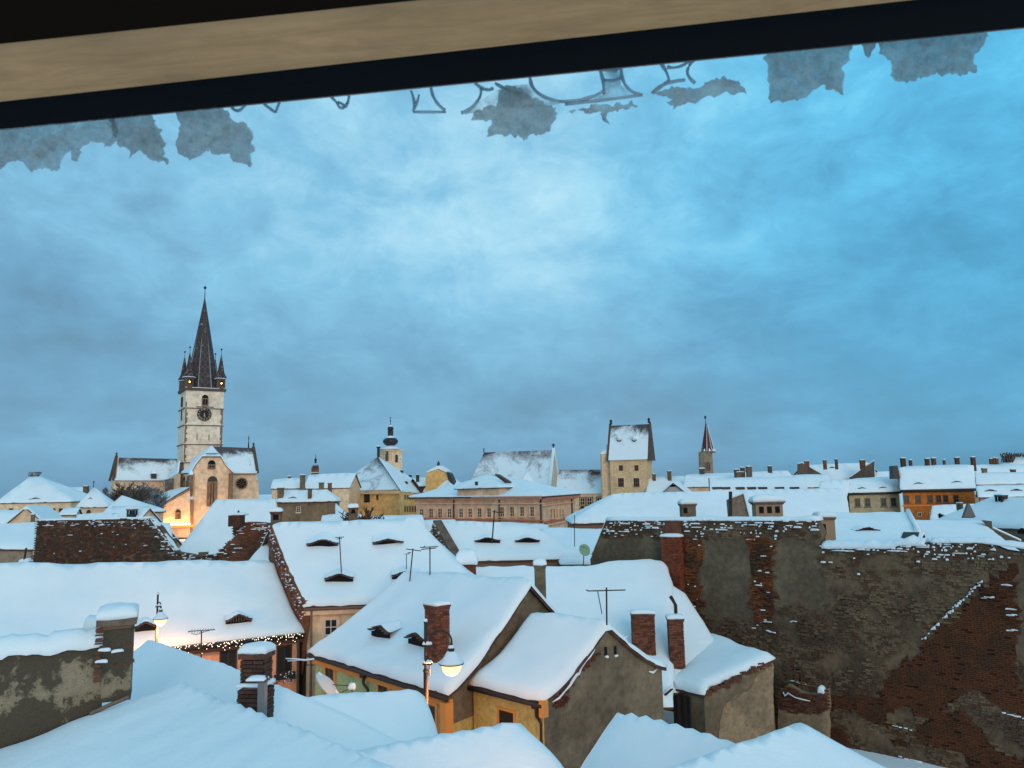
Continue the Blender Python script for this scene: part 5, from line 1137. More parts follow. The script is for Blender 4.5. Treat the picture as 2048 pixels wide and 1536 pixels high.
for (pts) in (((1596, 928), (1604, 926), (1655, 955), (1655, 964), (1596, 957)), ((1700, 955), (1748, 922), (1750, 960), (1704, 961))):
    mb = MB(); mb.prism([at(x, y, 148) for x, y in pts], Vector((.15, .8, 0))); mb.build('firewall', mat('dark_wall', (.115, .10, .09), .92, (.085, .075, .065), .4), RD.root)
    mb = MB(); q = [at(x, y-.5, 148.3) for x, y in pts[:3]]; mb.tube(q, .14, 4); mb.build('firewall_snow', SNOW, RD.root)
for x, w, t_ in ((1615, 8, 923), (1651, 6, 921), (1674, 5, 919), (1727, 9, 921)): chimney(RD, (x, 932), t_, w, Y=148, snow=.1, m=BRICKD)
LR = house('house', 'very long snow roof stretching across behind the ruined wall', (1143, 1047, 72), (1700, 1034, 72), (1226, 988), (1690, 976), 33, hip0=True, wall=mat('brown_wall', (.20, .12, .09), .9), T=.25, sp=1.0)
mb = MB(); q = [at(x, y, 64.5) for x, y in ((1458, 998), (1488, 986), (1501, 1034), (1461, 1034))]; o = mb.prism(q, Vector((.1, 1.2, -.1))); mb.build('dormer_wall', mat('shed_grey', (.20, .17, .145), .9, (.15, .13, .11), .6), LR.root)
mb = MB(); mb.tube([at(1488, 985, 64.4), at(1500, 1033, 64.4)], .10, 5); mb.tube([at(1458, 997, 64.4), at(1488, 985, 64.4)], .08, 5); mb.build('dormer_snow', SNOW, LR.root); mb = MB(); mb.tube([at(1461, 1032, 64), at(1461, 983, 64)], .14, 6); mb.build('flue', IRON, LR.root)
RF = house('house', 'small cream house with three windows on the right', (1637, 999, 92), (1693, 997, 92), (1640, 962), (1700, 958), 40, wall=CREAM, T=.22); win_row(RF, 0, [1640, 1662, 1682], 1010, 7, 10, fr=GREYPL, mun=(1, 1)); eyebrow(RF, 1668, 989, 17, 3)
RG = house('house', 'pale green-grey house with four tall windows left of the orange house', (1693, 986, 93), (1801, 982, 93), (1695, 958), (1797, 951), 36, wall=mat('pale_sage', (.44, .41, .28), .9, (.38, .36, .25), .3), T=.22); win_row(RG, 0, [1715, 1735, 1767, 1786.5], 1005, 11, 17, -.015, fr=mat('sage_frame', (.16, .16, .12), .8), mun=(1, 1)); eyebrow(RG, 1725, 978, 18, 3); eyebrow(RG, 1767, 977, 19, 3); gutter(RG, 0, 0, 0, 0, r=.12)
OR_ = house('house', 'orange house with a row of dark windows under a broad snow roof', (1801, 980, 91), (1951, 976, 91), (1797, 934), (1947, 929), 42, wall=ORANGE, T=.22); win_row(OR_, 0, [1813, 1836, 1860, 1877, 1891, 1912], 998, 10.5, 15, -.01, fr=mat('brown_frame', (.16, .10, .07), .8), mun=(1, 1)); win_row(OR_, 0, [1839, 1863], 1029, 8, 9, fr=WHITEP, mun=(1, 0), sill=False); eyebrow(OR_, 1838, 969, 24, 4); eyebrow(OR_, 1915, 966, 24, 4); gutter(OR_, 0, 0, 0, 0, r=.16)
mb = MB(); a_, e_, n_ = wallframe(side_line(OR_, 0)); p_, q_ = onp(1804, 1012, a_, n_), onp(1948, 1010, a_, n_); mb.box((p_+q_)/2+n_*.05, (q_-p_)/2, n_*.06, Vector((0, 0, .07))); mb.build('string_course', OCHRE, OR_.root)
for x, w, t_ in ((1809, 8, 917), (1823, 5, 920), (1857, 7, 918), (1870, 7, 917), (1890, 4, 920), (1917, 7, 916), (1949, 7, 915)): chimney(OR_, (x, 936-(x-1800)*.03), t_, w, Y=96, snow=.1, m=BRICKD, cap=w > 5, ratio=.9)
mb = MB(); mb.prism([at(x, y, 92.5) for x, y in ((1786, 932), (1795, 931), (1801, 958), (1787, 958))], Vector((.1, 1.2, 0))); mb.build('firewall', DARK, OR_.root)
RI = house('house', 'snow roof on the right skyline with a clump of brick chimney stacks', (1948, 946, 110), (2100, 944, 110), (1948, 930), (2090, 927), 34, wall=CREAM, **MK); chimney(RI, (1971, 946), 938, 8, Y=106, snow=.1)
for x, t_ in ((1984, 918), (1990, 916), (1996, 917)): chimney(RI, (x, 934), t_, 5, Y=112, snow=.08, m=BRICKD)
chimney(RI, (2028, 944), 940, 8, Y=106, snow=.08, m=BRICKD)
RI2 = house('house', 'snow roof strip ending in a dark gutter at the right edge', (1951, 968, 98), (2110, 967, 98), (1950, 946), (2110, 943), 32, wall=CREAM, **MK); gutter(RI2, 0, 0, 0, 0, r=.12)
RI3 = house('house', 'mauve-grey house with eyebrow dormers at the right edge', (1956, 995, 86), (2120, 990, 86), (1952, 971), (2110, 968), 34, wall=mat('mauve', (.32, .26, .24), .9, (.27, .22, .2), .5), T=.2); eyebrow(RI3, 1982, 983, 24, 4); eyebrow(RI3, 2034, 982, 24, 4); window(RI3.root, side_line(RI3, 0), 2038, 1004, 16, 6, fr=WHITEP, mun=(0, 0), sill=False)
RI4 = ridge_house('house', 'tall snow-draped roof with frosted shrubs on top at the upper right edge', (2022, 914, 125), (2120, 908, 125), 48, 5, 1, hip0=True, wall=CREAM, T=.25)
RJ = house('house', 'large hipped snow roof with dark vent chimney in front of the orange house', (1862, 1038, 74), (2150, 1075, 60), (1988, 993), (2110, 1000), 28, hip0=True, wall=GREYPL, T=.25, sp=.8)
chimney(RJ, (1917, 1014), 1006, 12, 'brick', cap=False, snow=.06, ratio=.5); chimney(RJ, (1998, 1010), 992, 18, 'brick', snow=.1, slots=11, m=DARK, capw=1.1)
mb = MB(); mb.prism([at(x, y, 66) for x, y in ((1938, 1005), (1952, 1034), (1928, 1034))], Vector((.05, .5, -.1))); mb.build('dormer_gable', mat('slate_grey', (.16, .14, .13), .85), RJ.root); eyebrow(RJ, 1879, 1031, 10, 4)
eyebrow(RJ, 2043, 1062, 24, 6)
RK = patches('house', 'snow roof with rooflight house right of centre, its edge running down to the ruined wall', 'house', [(((1822, 1038, 62), (1960, 1040, 62), (1900, 1090, 55)), [(1818, 1037), (1962, 1040), (1990, 1062), (2045, 1105), (1990, 1125), (1835, 1125)])], T=.25, sp=.7)
RL = patches('house', 'snow roof with two long eyebrow dormers just behind the ruined wall step', 'house', [(((1665, 1024, 59), (1818, 1021, 59), (1740, 1095, 50)), [(1640, 1025), (1818, 1022), (1822, 1036), (1852, 1120), (1660, 1120), (1652, 1085)])], T=.25, sp=.6)
eyebrow(RL, 1736, 1063, 50, 8); eyebrow(RL, 1715, 1088, 40, 5)
mb = MB(); mb.tube([onp(1816, 1021, RL.R0+Vector((0, 0, .35)), RL.N), onp(1838, 1064, RL.R0+Vector((0, 0, .35)), RL.N)], .16, 6); mb.build('verge_snow', SNOW, RL.root, smooth=True)
RM = empty('roof_lantern', at(1830, 1085, 50), 'small gabled rooflight with dark glass slope and black triangular front', 'dormer')
q = [at(x, y, Y) for x, y, Y in ((1791, 1088, 48), (1834, 1089, 48), (1848, 1064, 50), (1803, 1064, 50), (1857, 1084, 51), (1815, 1084, 51))]
mb = MB(); mb.add(q+[p-Vector((0, 0, .12)) for p in q], [(0, 1, 2, 3), (3, 2, 4, 5), (6, 9, 8, 7), (9, 11, 10, 8), (0, 6, 7, 1), (3, 9, 6, 0), (1, 7, 8, 2), (2, 8, 10, 4), (5, 11, 9, 3), (4, 10, 11, 5)]); mb.build('roof', SNOW, RM)
mb = MB(); g0 = [q[0].lerp(q[3], .38), q[1].lerp(q[2], .42), q[1].lerp(q[2], .93), q[0].lerp(q[3], .95)]; g0[0] = g0[0].lerp(g0[1], .12); g0[1] = g0[1].lerp(g0[0], .14); g0[2] = g0[2].lerp(g0[3], .2); g0[3] = g0[3].lerp(g0[2], .1); up_ = Vector((0, -.06, .06)); mb.prism([p+up_*.2 for p in g0], up_*.6); mb.build('glass_slope', mat('roof_glass', (.03, .035, .036), .6, spec=.2), RM)
mb = MB(); mb.prism([q[1]-Vector((0, 0, .02)), q[4]-Vector((0, 0, .02)), q[2]-Vector((0, 0, .1)) ], Vector((-.5, .05, 0))); mb.build('front', BLACK, RM)
RN = empty('firewall', at(2000, 1075, 63), 'dark sloping firewall with a snow edge at the right', 'wall')
mb = MB(); mb.prism([at(x, y, 60) for x, y in ((1964, 1041), (1984, 1043), (1984, 1056), (2041, 1082), (2038, 1089), (2010, 1088))], Vector((.3, .6, 0))); mb.build('wall', mat('dark_wall2', (.10, .085, .07), .92, (.07, .06, .05), .6, .4), RN); mb = MB(); mb.tube([at(x, y, 60.2) for x, y in ((1984, 1055), (2041, 1081))], .1, 5); mb.build('snow_cap', SNOW, RN)

# ================================================================ church
CHW = mat('church_cream', (.70, .54, .39), .92, (.58, .45, .32), .12, .15, 3); TWW = mat('tower_white', (.74, .67, .56), .92, (.68, .61, .50), .12, .1, 3)
CH_ = empty('church', at(430, 1060, 226), 'gothic church with tall clock tower, tiled spire and snowy roofs, its lower wall lit warm', 'church')
ROTC = math.radians(33-1); ec = Vector((math.cos(ROTC), math.sin(ROTC), 0)); nc = Vector((-math.sin(ROTC), math.cos(ROTC), 0)); OC = at(372, 1000, 233); OC.z = 0
def Q(px, py, v): return onp(px, py, OC+nc*v, nc)
def cface(name, pts, v, th, m, parent=None):
    mb = MB(); mb.prism([Q(x, y, v) for x, y in pts], nc*th); return mb.build(name, m, parent or CH_)
def zat(y, px=410, v=0): return Q(px, y, v).z
# tower in four stages
TOW = None; lv = [(1040, 925, 352.0+14.5, 443), (925, 889, 366.6, 443.6), (889, 851, 368, 444.5), (851, 817, 369.8, 446), (817, 781, 371.5, 447.5)]
stg = MB(); corn = MB(); cen = None
for (yb, yt, xl, xr) in lv:
    a = Q(xl, (yb+yt)/2, 0); b = Q(xr, (yb+yt)/2, 0); W = (b-a).dot(ec); z0 = zat(yb); z1 = zat(yt); c = (a+b)/2; c.z = (z0+z1)/2; stg.box(c+nc*W/2, ec*W/2, nc*W/2, Vector((0, 0, (z1-z0)/2)))
    if yt > 790: corn.box(Vector((c.x, c.y, z1))+nc*W/2, ec*(W/2+.28), nc*(W/2+.28), Vector((0, 0, .16)))
    TC = Vector((c.x, c.y, 0))+nc*W/2; TWd = W
tw = stg.build('tower', TWW, CH_); corn.build('cornice', STONE, tw)
mb = MB()
for (yb, yt, xl, xr) in lv[1:]:
    a = Q(xl, yb, 0); b = Q(xr, yb, 0); c = (a+b)/2; W = (b-a).dot(ec); mb.box(Vector((c.x, c.y, zat(yb)+.2))+nc*W/2, ec*(W/2+.26), nc*(W/2+.26), Vector((0, 0, .06)))
mb.build('cornice_snow', SNOW, tw)
zt = zat(781); mb = MB(); mb.box(TC+Vector((0, 0, zt+.25)), ec*(TWd/2+.5), nc*(TWd/2+.5), Vector((0, 0, .4)), 0, 1.03); mb.build('gallery', mat('dark_stone', (.10, .075, .06), .9), tw)
mb = MB(); mb.box(TC+Vector((0, 0, zt+.75)), ec*(TWd/2+.35), nc*(TWd/2+.35), Vector((0, 0, .12)), 0, .97); mb.build('gallery_snow', SNOW, tw)
# quoins
mb = MB(); rr = random.Random(4)
for px, yl, yh in ((369, 925, 817), (445, 900, 817), (372, 812, 805)):
    y = yl
    while y > yh:
        left = px < 400; w = rr.choice((2.5, 4.5)); q = Q((367+(925-y)*.035 if left else 443+(925-y)*.028), y, 0); W_ = w*.15; mb.box(q+ec*(W_/2 if left else -W_/2)-nc*.03, ec*W_/2, nc*.10, Vector((0, 0, .22))); y -= 3.4
mb.build('quoins', STONE, tw)
LT_ = (Q(372, 1000, 0)*1, Q(443, 1000, 0)*1); LT_[0].z = LT_[1].z = 0
window(tw, LT_, 410, 804, 13, 15, fr=STONE, arch=True, mun=(1, 0), pr=.35, ft=.16, glass=BLACK); mb = MB(); P = Q(410, 814, 0); mb.box(P-nc*.2, ec*2.4, nc*.2, Vector((0, 0, .18))); mb.box(P-nc*.2+Vector((0, 0, .24)), ec*2.4, nc*.2, Vector((0, 0, .06)), 1); mb.build('ledge', [STONE, SNOW], tw)
for x in (394, 418): window(tw, LT_, x, 875, 1.6, 12, fr=STONE, mun=(0, 0), sill=False, glass=BLACK, ft=.25)
lf = (Q(371, 1000, 0), Q(371, 1000, 0)+nc*10); lf[0].z = 0; lf[1].z = 0
for y0, hh in ((800, 20), (828, 20), (855, 8)): P = Q(371, y0, 0)+nc*6-ec*.1; mb = MB(); mb.box(P, ec*.1, nc*1.0, Vector((0, 0, hh*.15/2))); mb.build('side_window', BLACK, tw)
# clock
P = Q(408.5, 828.5, -.12); R = 13.8*.1525; mb = MB(); seg = 32
ring = lambda r_, o: [P+ec*(math.cos(k*2*math.pi/seg)*r_)+Vector((0, 0, math.sin(k*2*math.pi/seg)*r_))-nc*o for k in range(seg)]
mb.ring([ring(R, 0), ring(R, .12)]); ck = mb.build('clock', mat('clock_black', (.012, .013, .018), .5), tw); mb = MB(); mb.ring([ring(R, .12), ring(R*1.0, .2), ring(R*.93, .2), ring(R*.93, .12)], cap=(False, False)); mb.build('clock_ring', STONE, ck)
NUM = {0: 'XII', 1: 'I', 2: 'II', 3: 'III', 4: 'IIII', 5: 'V', 6: 'VI', 7: 'VII', 8: 'VIII', 9: 'IX', 10: 'X', 11: 'XI'}; gold = mat('clock_gold', (.62, .55, .42), .5); mb = MB()
for k in range(12):
    a = math.pi/2-k*math.pi/6; rad = ec*math.cos(a)+Vector((0, 0, math.sin(a))); tan_ = ec*math.sin(a)-Vector((0, 0, math.cos(a))); c = P+rad*R*.74-nc*.15; g = NUM[k]; x = -len(g)*.09
    for ch in g:
        if ch == 'I': st_ = [((x+.09), -.26, (x+.09), .26)]
        elif ch == 'V': st_ = [((x), .26, (x+.09), -.26), ((x+.18), .26, (x+.09), -.26)]
        else: st_ = [((x), .26, (x+.18), -.26), ((x+.18), .26, (x), -.26)]
        for (x0, y0, x1, y1) in st_: mb.tube([c+tan_*x0+rad*y0, c+tan_*x1+rad*y1], .035, 4)
        x += .18
mb.build('numerals', gold, ck)
mb = MB()
for ang, ln, w in ((-78, .60, .08), (-97, .42, .11)): a = math.radians(ang); d = ec*math.cos(a)+Vector((0, 0, math.sin(a))); mb.tube([P-d*.3-nc*.24, P+d*R*ln-nc*.24], [w, w*.4], 5)
mb.build('clock_hands', gold, ck)
# spire
s = .1515; zb = zt+.6; SP = mat('spire_tiles', (.06, .038, .040), .6, (.10, .062, .055), 2.0, .4, 6); tipz = at(417, 596, TC.y).z
def spt(y): return at(417, y, TC.y).z
# diamond pattern of lighter tiles
m = SP; t = NT(m.node_tree); bsdf = m.node_tree.nodes['Principled BSDF']; g = t.n('ShaderNodeNewGeometry').outputs['Position']; tx = t.n('ShaderNodeVectorMath', operation='SUBTRACT', i_0=g, i_1=tuple(TC)); sx = t.n('ShaderNodeSeparateXYZ', i_0=tx.outputs[0])
ang = t.math('ARCTAN2', sx.outputs[1], sx.outputs[0]); u_ = t.math('PINGPONG', t.math('MULTIPLY', ang, 8/math.pi), 1.0); vv = t.math('PINGPONG', t.math('MULTIPLY', sx.outputs[2], .42), 1.0); dd = t.math('ADD', t.math('ABSOLUTE', t.math('SUBTRACT', u_, .5)), t.math('ABSOLUTE', t.math('SUBTRACT', vv, .5)))
f = t.ramp(t.math('ABSOLUTE', t.math('SUBTRACT', dd, .42)), [(.05, 1), (.13, 0)]); n9 = t.noise(g, .9, 6, .7); cc_ = t.mix(f, (.05, .032, .030), (.105, .07, .062)); cc_ = t.mix(t.ramp(n9, [(.60, 0), (.74, .6)]), cc_, (.62, .64, .68)); t.L.new(cc_, bsdf.inputs['Base Color'])
mb = MB(); TCx = TC.copy(); rb_ = TWd*.5*.93; mb.lathe((TC.x, TC.y, zb), [(rb_*1.0, 0), (rb_*.84, 5.5), (.12, tipz-zb)], 8, rot=ROTC+math.pi/8); sp = mb.build('spire', SP, CH_)
mb = MB()
for k in range(8): a = ROTC+math.pi/8+k*math.pi/4; d = Vector((math.cos(a), math.sin(a), 0)); mb.tube([Vector((TC.x, TC.y, zb+.2))+d*rb_*1.0, Vector((TC.x, TC.y, zb+5.5))+d*rb_*.84, Vector((TC.x, TC.y, tipz))], [.10, .08, .03], 4)
mb.build('ridge_snow', mat('thin_snow', (.45, .45, .47), .8), sp)
mb = MB(); mb.lathe((TC.x, TC.y, tipz-.3), [(.16, 0), (.1, 3.0), (.12, 3.2), (.48, 3.5), (.50, 3.8), (.12, 4.1), (.04, 4.5)], 8); mb.build('finial', IRON, sp)
for k, (sx_, sy_) in enumerate(((-1, -1), (1, -1), (1, 1), (-1, 1))):
    c = TC+ec*(sx_*TWd*.42)+nc*(sy_*TWd*.42); tr = TWd*.125; zb2 = zt+.5
    mb = MB(); mb.lathe((c.x, c.y, zb2), [(tr, 0), (tr, 3.3), (tr*1.15, 3.4)], 8, rot=.3); to = mb.build('corner_turret', mat('turret_brown', (.15, .10, .075), .9, (.10, .07, .055), .8), CH_)
    mb = MB(); mb.lathe((c.x, c.y, zb2+3.4), [(tr*1.45, 0), (tr*.75, 1.9), (tr*.12, 7.4), (.05, 7.5)], 8, rot=.3); mb.build('turret_cone', mat('cone_tiles', (.055, .035, .035), .7, (.22, .2, .2), 1.1, thr=(.5, .7)), to)
    mb = MB(); mb.lathe((c.x, c.y, zb2+3.38), [(tr*1.5, 0), (tr*1.35, .22), (tr*1.05, .7)], 8, rot=.3); mb.build('eave_snow', SNOW, to)
    mb = MB(); mb.lathe((c.x, c.y, zb2+10.7), [(.08, 0), (.06, 1.7), (.3, 1.9), (.3, 2.1), (.03, 2.4)], 6); mb.build('finial', IRON, to)
    if sy_ < 0:
        mb = MB(); mb.lathe((c.x-nc.x*tr*.95, c.y-nc.y*tr*.95, zb2+1.9), [(.03, -.3), (.24, 0), (.03, .3)], 8); mb.build('lamp', mat('warm_lamp', (1, .7, .3), .5, emit=(1, .62, .22), es=9), to)
        mb = MB(); mb.box(c-nc*tr*.92+Vector((0, 0, zt+.5+2.0)), ec*tr*.4, nc*.05, Vector((0, 0, .8))); mb.build('opening', BLACK, to)
# cross-gabled transept: front wall with jerkin head
V1 = -13.0
cface('gable_wall', [(381, 1060), (381, 945), (390, 930), (404, 912), (442, 912), (452, 930), (465, 944), (466, 1060)], V1, 1.2, CHW)
mb = MB(); E1 = [Q(403, 912.5, V1-.4), Q(443, 912.5, V1-.4)]; R1_ = Q(424, 891, V1+5); R2_ = R1_+nc*14; mb.add([E1[0], E1[1], R1_], [(0, 1, 2)]); 
P4 = [Q(380, 945, V1-.4), E1[0], R1_, R2_, Q(380, 945, V1-.4)+nc*19, Q(403, 912.5, V1-.4)+nc*19]; mb.add(P4, [(0, 1, 5, 4), (1, 2, 3, 5)])
P5 = [Q(466, 946, V1-.4), E1[1], R1_, R2_, Q(466, 946, V1-.4)+nc*19, Q(443, 912.5, V1-.4)+nc*19]; mb.add(P5, [(1, 0, 4, 5), (2, 1, 5, 3)])
zlo = zat(950, 430, V1); zhi = zat(890, 430, V1); mb.build('gable_roof', frost('frost_gable', (.12, .09, .09), zlo, zhi+6, .45, .3), CH_)
mb = MB(); q = [(381, 945), (390, 930), (404, 912.5), (442, 912.5), (452, 930), (466, 945)]
for i in range(5):
    a, b = q[i], q[i+1]; k = int(math.hypot(b[0]-a[0], b[1]-a[1])/3.2)+1
    for j in range(k): p_ = Q(a[0]+(b[0]-a[0])*(j+.5)/k, a[1]+(b[1]-a[1])*(j+.5)/k+1.2, V1-.15); mb.box(p_, ec*.17, nc*.2, Vector((0, 0, .17)))
mb.build('brick_frieze', STONE, CH_)
mb = MB(); mb.tube([Q(x, y-1, V1-.5) for x, y in q], .16, 5); mb.build('verge_snow', SNOW, CH_)
mb = MB(); mb.box(Q(424, 907, V1-.5), ec*1.6, nc*.4, Vector((0, 0, .12))); mb.build('hip_snow_guard', STONE, CH_)
LG_ = (Q(381, 1000, V1), Q(465, 1000, V1)); LG_[0].z = LG_[1].z = 0
window(CH_, LG_, 423, 933, 15, 9, fr=STONE, arch=True, mun=(1, 0), ft=.2, pr=.35, glass=BLACK)
window(CH_, LG_, 424, 988, 20, 50, fr=STONE, arch=True, mun=(3, 0), ft=.2, pr=.4, sill=False, glass=mat('church_glass', (.05, .035, .03), .4))
# transept arm to the right with rose window
V2 = -9.0
cface('transept_wall', [(460, 1060), (460, 948), (512, 948), (517, 962), (519, 1060)], V2, 12, CHW)
mb = MB(); TA = [Q(458, 946, V2-.6), Q(513, 945.5, V2-.6)]; TR_ = [Q(426, 893, V2+6), Q(505, 896, V2+6)]; V = []
for k in range(9):
    for j in range(9): V.append(TA[0].lerp(TA[1], j/8).lerp(TR_[0].lerp(TR_[1], j/8), k/8))
mb.add(V, [(k*9+j, k*9+j+1, (k+1)*9+j+1, (k+1)*9+j) for k in range(8) for j in range(8)]); bb = [TA[0]+nc*13.5, TA[1]+nc*13.5]; mb.add([bb[0], bb[1], TR_[1], TR_[0]], [(0, 1, 2, 3)])
mb.build('transept_roof', frost('frost_tr', (.11, .085, .085), zat(948, 480, V2), zat(893, 480, V2), .06, .2), CH_)
mb = MB(); mb.tube([TA[1]-nc*.3+ec*.3, TR_[1]+ec*.3+Vector((0, 0, .4)), bb[1]+ec*.3], .45, 4); g = TR_[1]; mb.lathe(g+ec*.3, [(.35, 0), (.25, 1.0), (.45, 1.2), (.1, 1.7)], 6); mb.build('gable_parapet', mat('sooty_stone', (.09, .07, .06), .9), CH_)
mb = MB(); mb.prism([TA[1]+ec*.1, TR_[1]+ec*.1, bb[1]+ec*.1], ec*.4); mb.build('end_gable', CHW, CH_)
mb = MB(); mb.tube([TA[0]-nc*.35+Vector((0, 0, .15)), TA[1]-nc*.35+Vector((0, 0, .15))], .38, 5); mb.build('eave_snow', SNOW, CH_, smooth=True); mb = MB(); mb.tube([TA[0]-nc*.2-Vector((0, 0, .3)), TA[1]-nc*.2-Vector((0, 0, .3))], .18, 5); mb.build('gutter', STONE, CH_)
mb = MB(); qlathe(mb, 497, [(1.5, 897), (1.2, 888), (.5, 880), (1.2, 878), (.3, 871)], TR_[1].y, 6); mb.build('ridge_spirelet', IRON, CH_)
P = Q(483, 967, V2-.15); R = 11.5*.145; ring = lambda r_, o: [P+ec*(math.cos(k*2*math.pi/seg)*r_)+Vector((0, 0, math.sin(k*2*math.pi/seg)*r_))-nc*o for k in range(seg)]
mb = MB(); mb.ring([ring(R, 0), ring(R*1.05, .18), ring(R*.82, .18), ring(R*.82, .02)], cap=(False, False)); ro = mb.build('rose_window', STONE, CH_); mb = MB(); mb.ring([ring(R*.84, -.05), ring(R*.84, .03)]); mb.build('pane', BLACK, ro); mb = MB()
for k in range(8): a = k*math.pi/4; d = ec*math.cos(a)+Vector((0, 0, math.sin(a))); mb.tube([P-nc*.1+d*.25, P-nc*.1+d*R*.84], .05, 4); mb.lathe(P-nc*.1+d*R*.55, [(.22, -.03), (.22, .03)], 6)
mb.build('tracery', STONE, ro)
# buttresses
for x, yt, w, ys in ((381.5, 949, 7, 964), (381.5, 999, 8, 1007), (462, 946, 7, 0)):
    mb = MB(); P = Q(x, yt, V1-.6); Wb = w*.145/2; P.z -= 0; mb.box(Vector((P.x, P.y, P.z/2)), ec*Wb, nc*(.7 if ys != 1007 else 1.3), Vector((0, 0, P.z/2))); o = mb.build('buttress', STONE, CH_)
    if ys: mb = MB(); mb.box(P+Vector((0, 0, .5)), ec*Wb*1.05, nc*1.0, Vector((0, 0, .6)), 0, .6); mb.build('snow_cap', SNOW, o)
# left side wall with two windows, nave wall and lean-to
a = Q(363, 1000, -2); b = Q(381, 1000, V1); a.z = b.z = 0; mb = MB(); zt2 = zat(948, 372, -7); mb.prism([a, b, b+Vector((0, 0, zt2)), a+Vector((0, 0, zt2))], ec*1.0); mb.build('side_wall', CHW, CH_)
e_s = (b-a).normalized(); n_s = Vector((e_s.y, -e_s.x, 0)); n_s = n_s if n_s.dot(-a) > 0 else -n_s
for x in (368.5, 375.5): window(CH_, (a, b), x, 968, 3.6, 13, fr=STONE, arch=True, mun=(0, 0), ft=.22, pr=.3, sill=False)
mb = MB(); P = Q(363, 944, -4); mb.prism([Q(362, 946, -3), Q(381, 946, V1), Q(404, 912, V1+1), Q(404, 912, V1+12)], Vector((0, 0, .3))); mb.build('side_roof', frost('frost_s', (.1, .08, .08), 10, 40, .3), CH_)
# lower aisle with the floodlit wall
V3 = -15.0
cface('aisle_wall', [(320, 1075), (320, 1012), (332, 1004), (380, 977), (380, 1075)], V3, 1.0, CHW)
mb = MB(); q = [(321, 1012), (332, 1004), (380, 977)]
for i in range(2):
    a_, b_ = q[i], q[i+1]; k = int(math.hypot(b_[0]-a_[0], b_[1]-a_[1])/3.4)+1
    for j in range(k): p_ = Q(a_[0]+(b_[0]-a_[0])*(j+.5)/k, a_[1]+(b_[1]-a_[1])*(j+.5)/k+2, V3-.12); mb.box(p_, ec*.18, nc*.2, Vector((0, 0, .18)))
mb.build('aisle_frieze', STONE, CH_)
AR = [Q(380, 974, V3-.5), Q(320, 1009, V3-.5)]; far = [Q(352, 975, V3+16), Q(285, 1004, V3+22)]; mb = MB(); V = []
for k in range(7):
    for j in range(7): V.append(AR[0].lerp(AR[1], j/6).lerp(far[0].lerp(far[1], j/6), k/6))
mb.add(V, [(k*7+j, k*7+j+1, (k+1)*7+j+1, (k+1)*7+j) for k in range(6) for j in range(6)]); mb.build('aisle_roof', frost('frost_aisle', (.10, .09, .09), 0, 40, .30, .4), CH_)
mb = MB(); a = Q(320, 1010, V3); b = far[1].copy(); b.z -= .5; mb.prism([a, b, Vector((b.x, b.y, 0)), Vector((a.x, a.y, 0))], ec*.5); mb.build('aisle_side_wall', mat('aisle_stone', (.20, .16, .12), .9, (.12, .10, .08), .3), CH_)
L3 = (Q(320, 1000, V3), Q(380, 1000, V3)); L3[0].z = L3[1].z = 0
window(CH_, L3, 356, 1031, 11, 13, fr=STONE, arch=True, mun=(1, 0), ft=.3, pr=.35, glass=mat('church_glass', (.05, .035, .03), .4))
mb = MB(); P = Q(323, 1040, V3-.3); mb.box(Vector((P.x, P.y, Q(323, 1014, V3).z/2)), ec*.35, nc*.5, Vector((0, 0, Q(323, 1014, V3).z/2))); mb.build('buttress', STONE, CH_)
mb = MB(); mb.box(Q(350, 1053, V3-.9), ec*4.6, nc*.7, Vector((0, 0, .35))); ledge = mb.build('ledge', OCHRE, CH_)
# long choir on the left
V4 = 12.0
cface('choir_wall', [(231, 1060), (231, 958), (329, 960), (329, 1060)], V4, 9, CHW)
mb = MB(); TA = [Q(229, 960, V4-.7), Q(332, 961, V4-.7)]; TR_ = [Q(235, 915, V4+5.5), Q(362, 918, V4+5.5)]; V = []
for k in range(9):
    for j in range(13): V.append(TA[0].lerp(TA[1], j/12).lerp(TR_[0].lerp(TR_[1], j/12), k/8))
mb.add(V, [(k*13+j, k*13+j+1, (k+1)*13+j+1, (k+1)*13+j) for k in range(8) for j in range(12)]); bb = [TA[0]+nc*12, TA[1]+nc*12]; mb.add([bb[0], bb[1], TR_[1], TR_[0]], [(0, 1, 2, 3)]); mb.build('choir_roof', frost('frost_choir', (.11, .085, .085), TA[0].z, TR_[0].z, .10, .16), CH_)
mb = MB(); mb.tube([TA[0]-nc*.3-ec*.3, TR_[0]-ec*.3+Vector((0, 0, .5)), bb[0]-ec*.3], .42, 4); mb.lathe(TR_[0]-ec*.3, [(.3, 0), (.25, 1.0), (.4, 1.2), (.1, 1.6)], 6); mb.build('choir_gable', mat('sooty_stone', (.09, .07, .06), .9), CH_)
mb = MB(); mb.prism([TA[0], TR_[0], bb[0], Vector((bb[0].x, bb[0].y, 0)), Vector((TA[0].x, TA[0].y, 0))], ec*.4); mb.build('choir_end', CHW, CH_)
mb = MB(); mb.tube([TA[0]-nc*.2+Vector((0, 0, .15)), TA[1]-nc*.2+Vector((0, 0, .15))], .3, 5); mb.build('eave_snow', SNOW, CH_, smooth=True)
P = Q(307, 952, V4+.2); mb = MB(); mb.box(P, ec*.75, nc*.9, Vector((0, 0, .75))); o = mb.build('roof_dormer', DARK, CH_); mb = MB(); mb.box(P+Vector((0, 0, 1.4)), ec*.95, nc*1.2, Vector((0, 0, .7)), 0, .25); mb.build('dormer_snow', SNOW, o)
window(CH_, (Q(231, 1000, V4), Q(329, 1000, V4)), 302, 985, 15, 6, fr=STONE, arch=True, mun=(0, 0), pr=.3, sill=False, glass=BLACK) if False else None
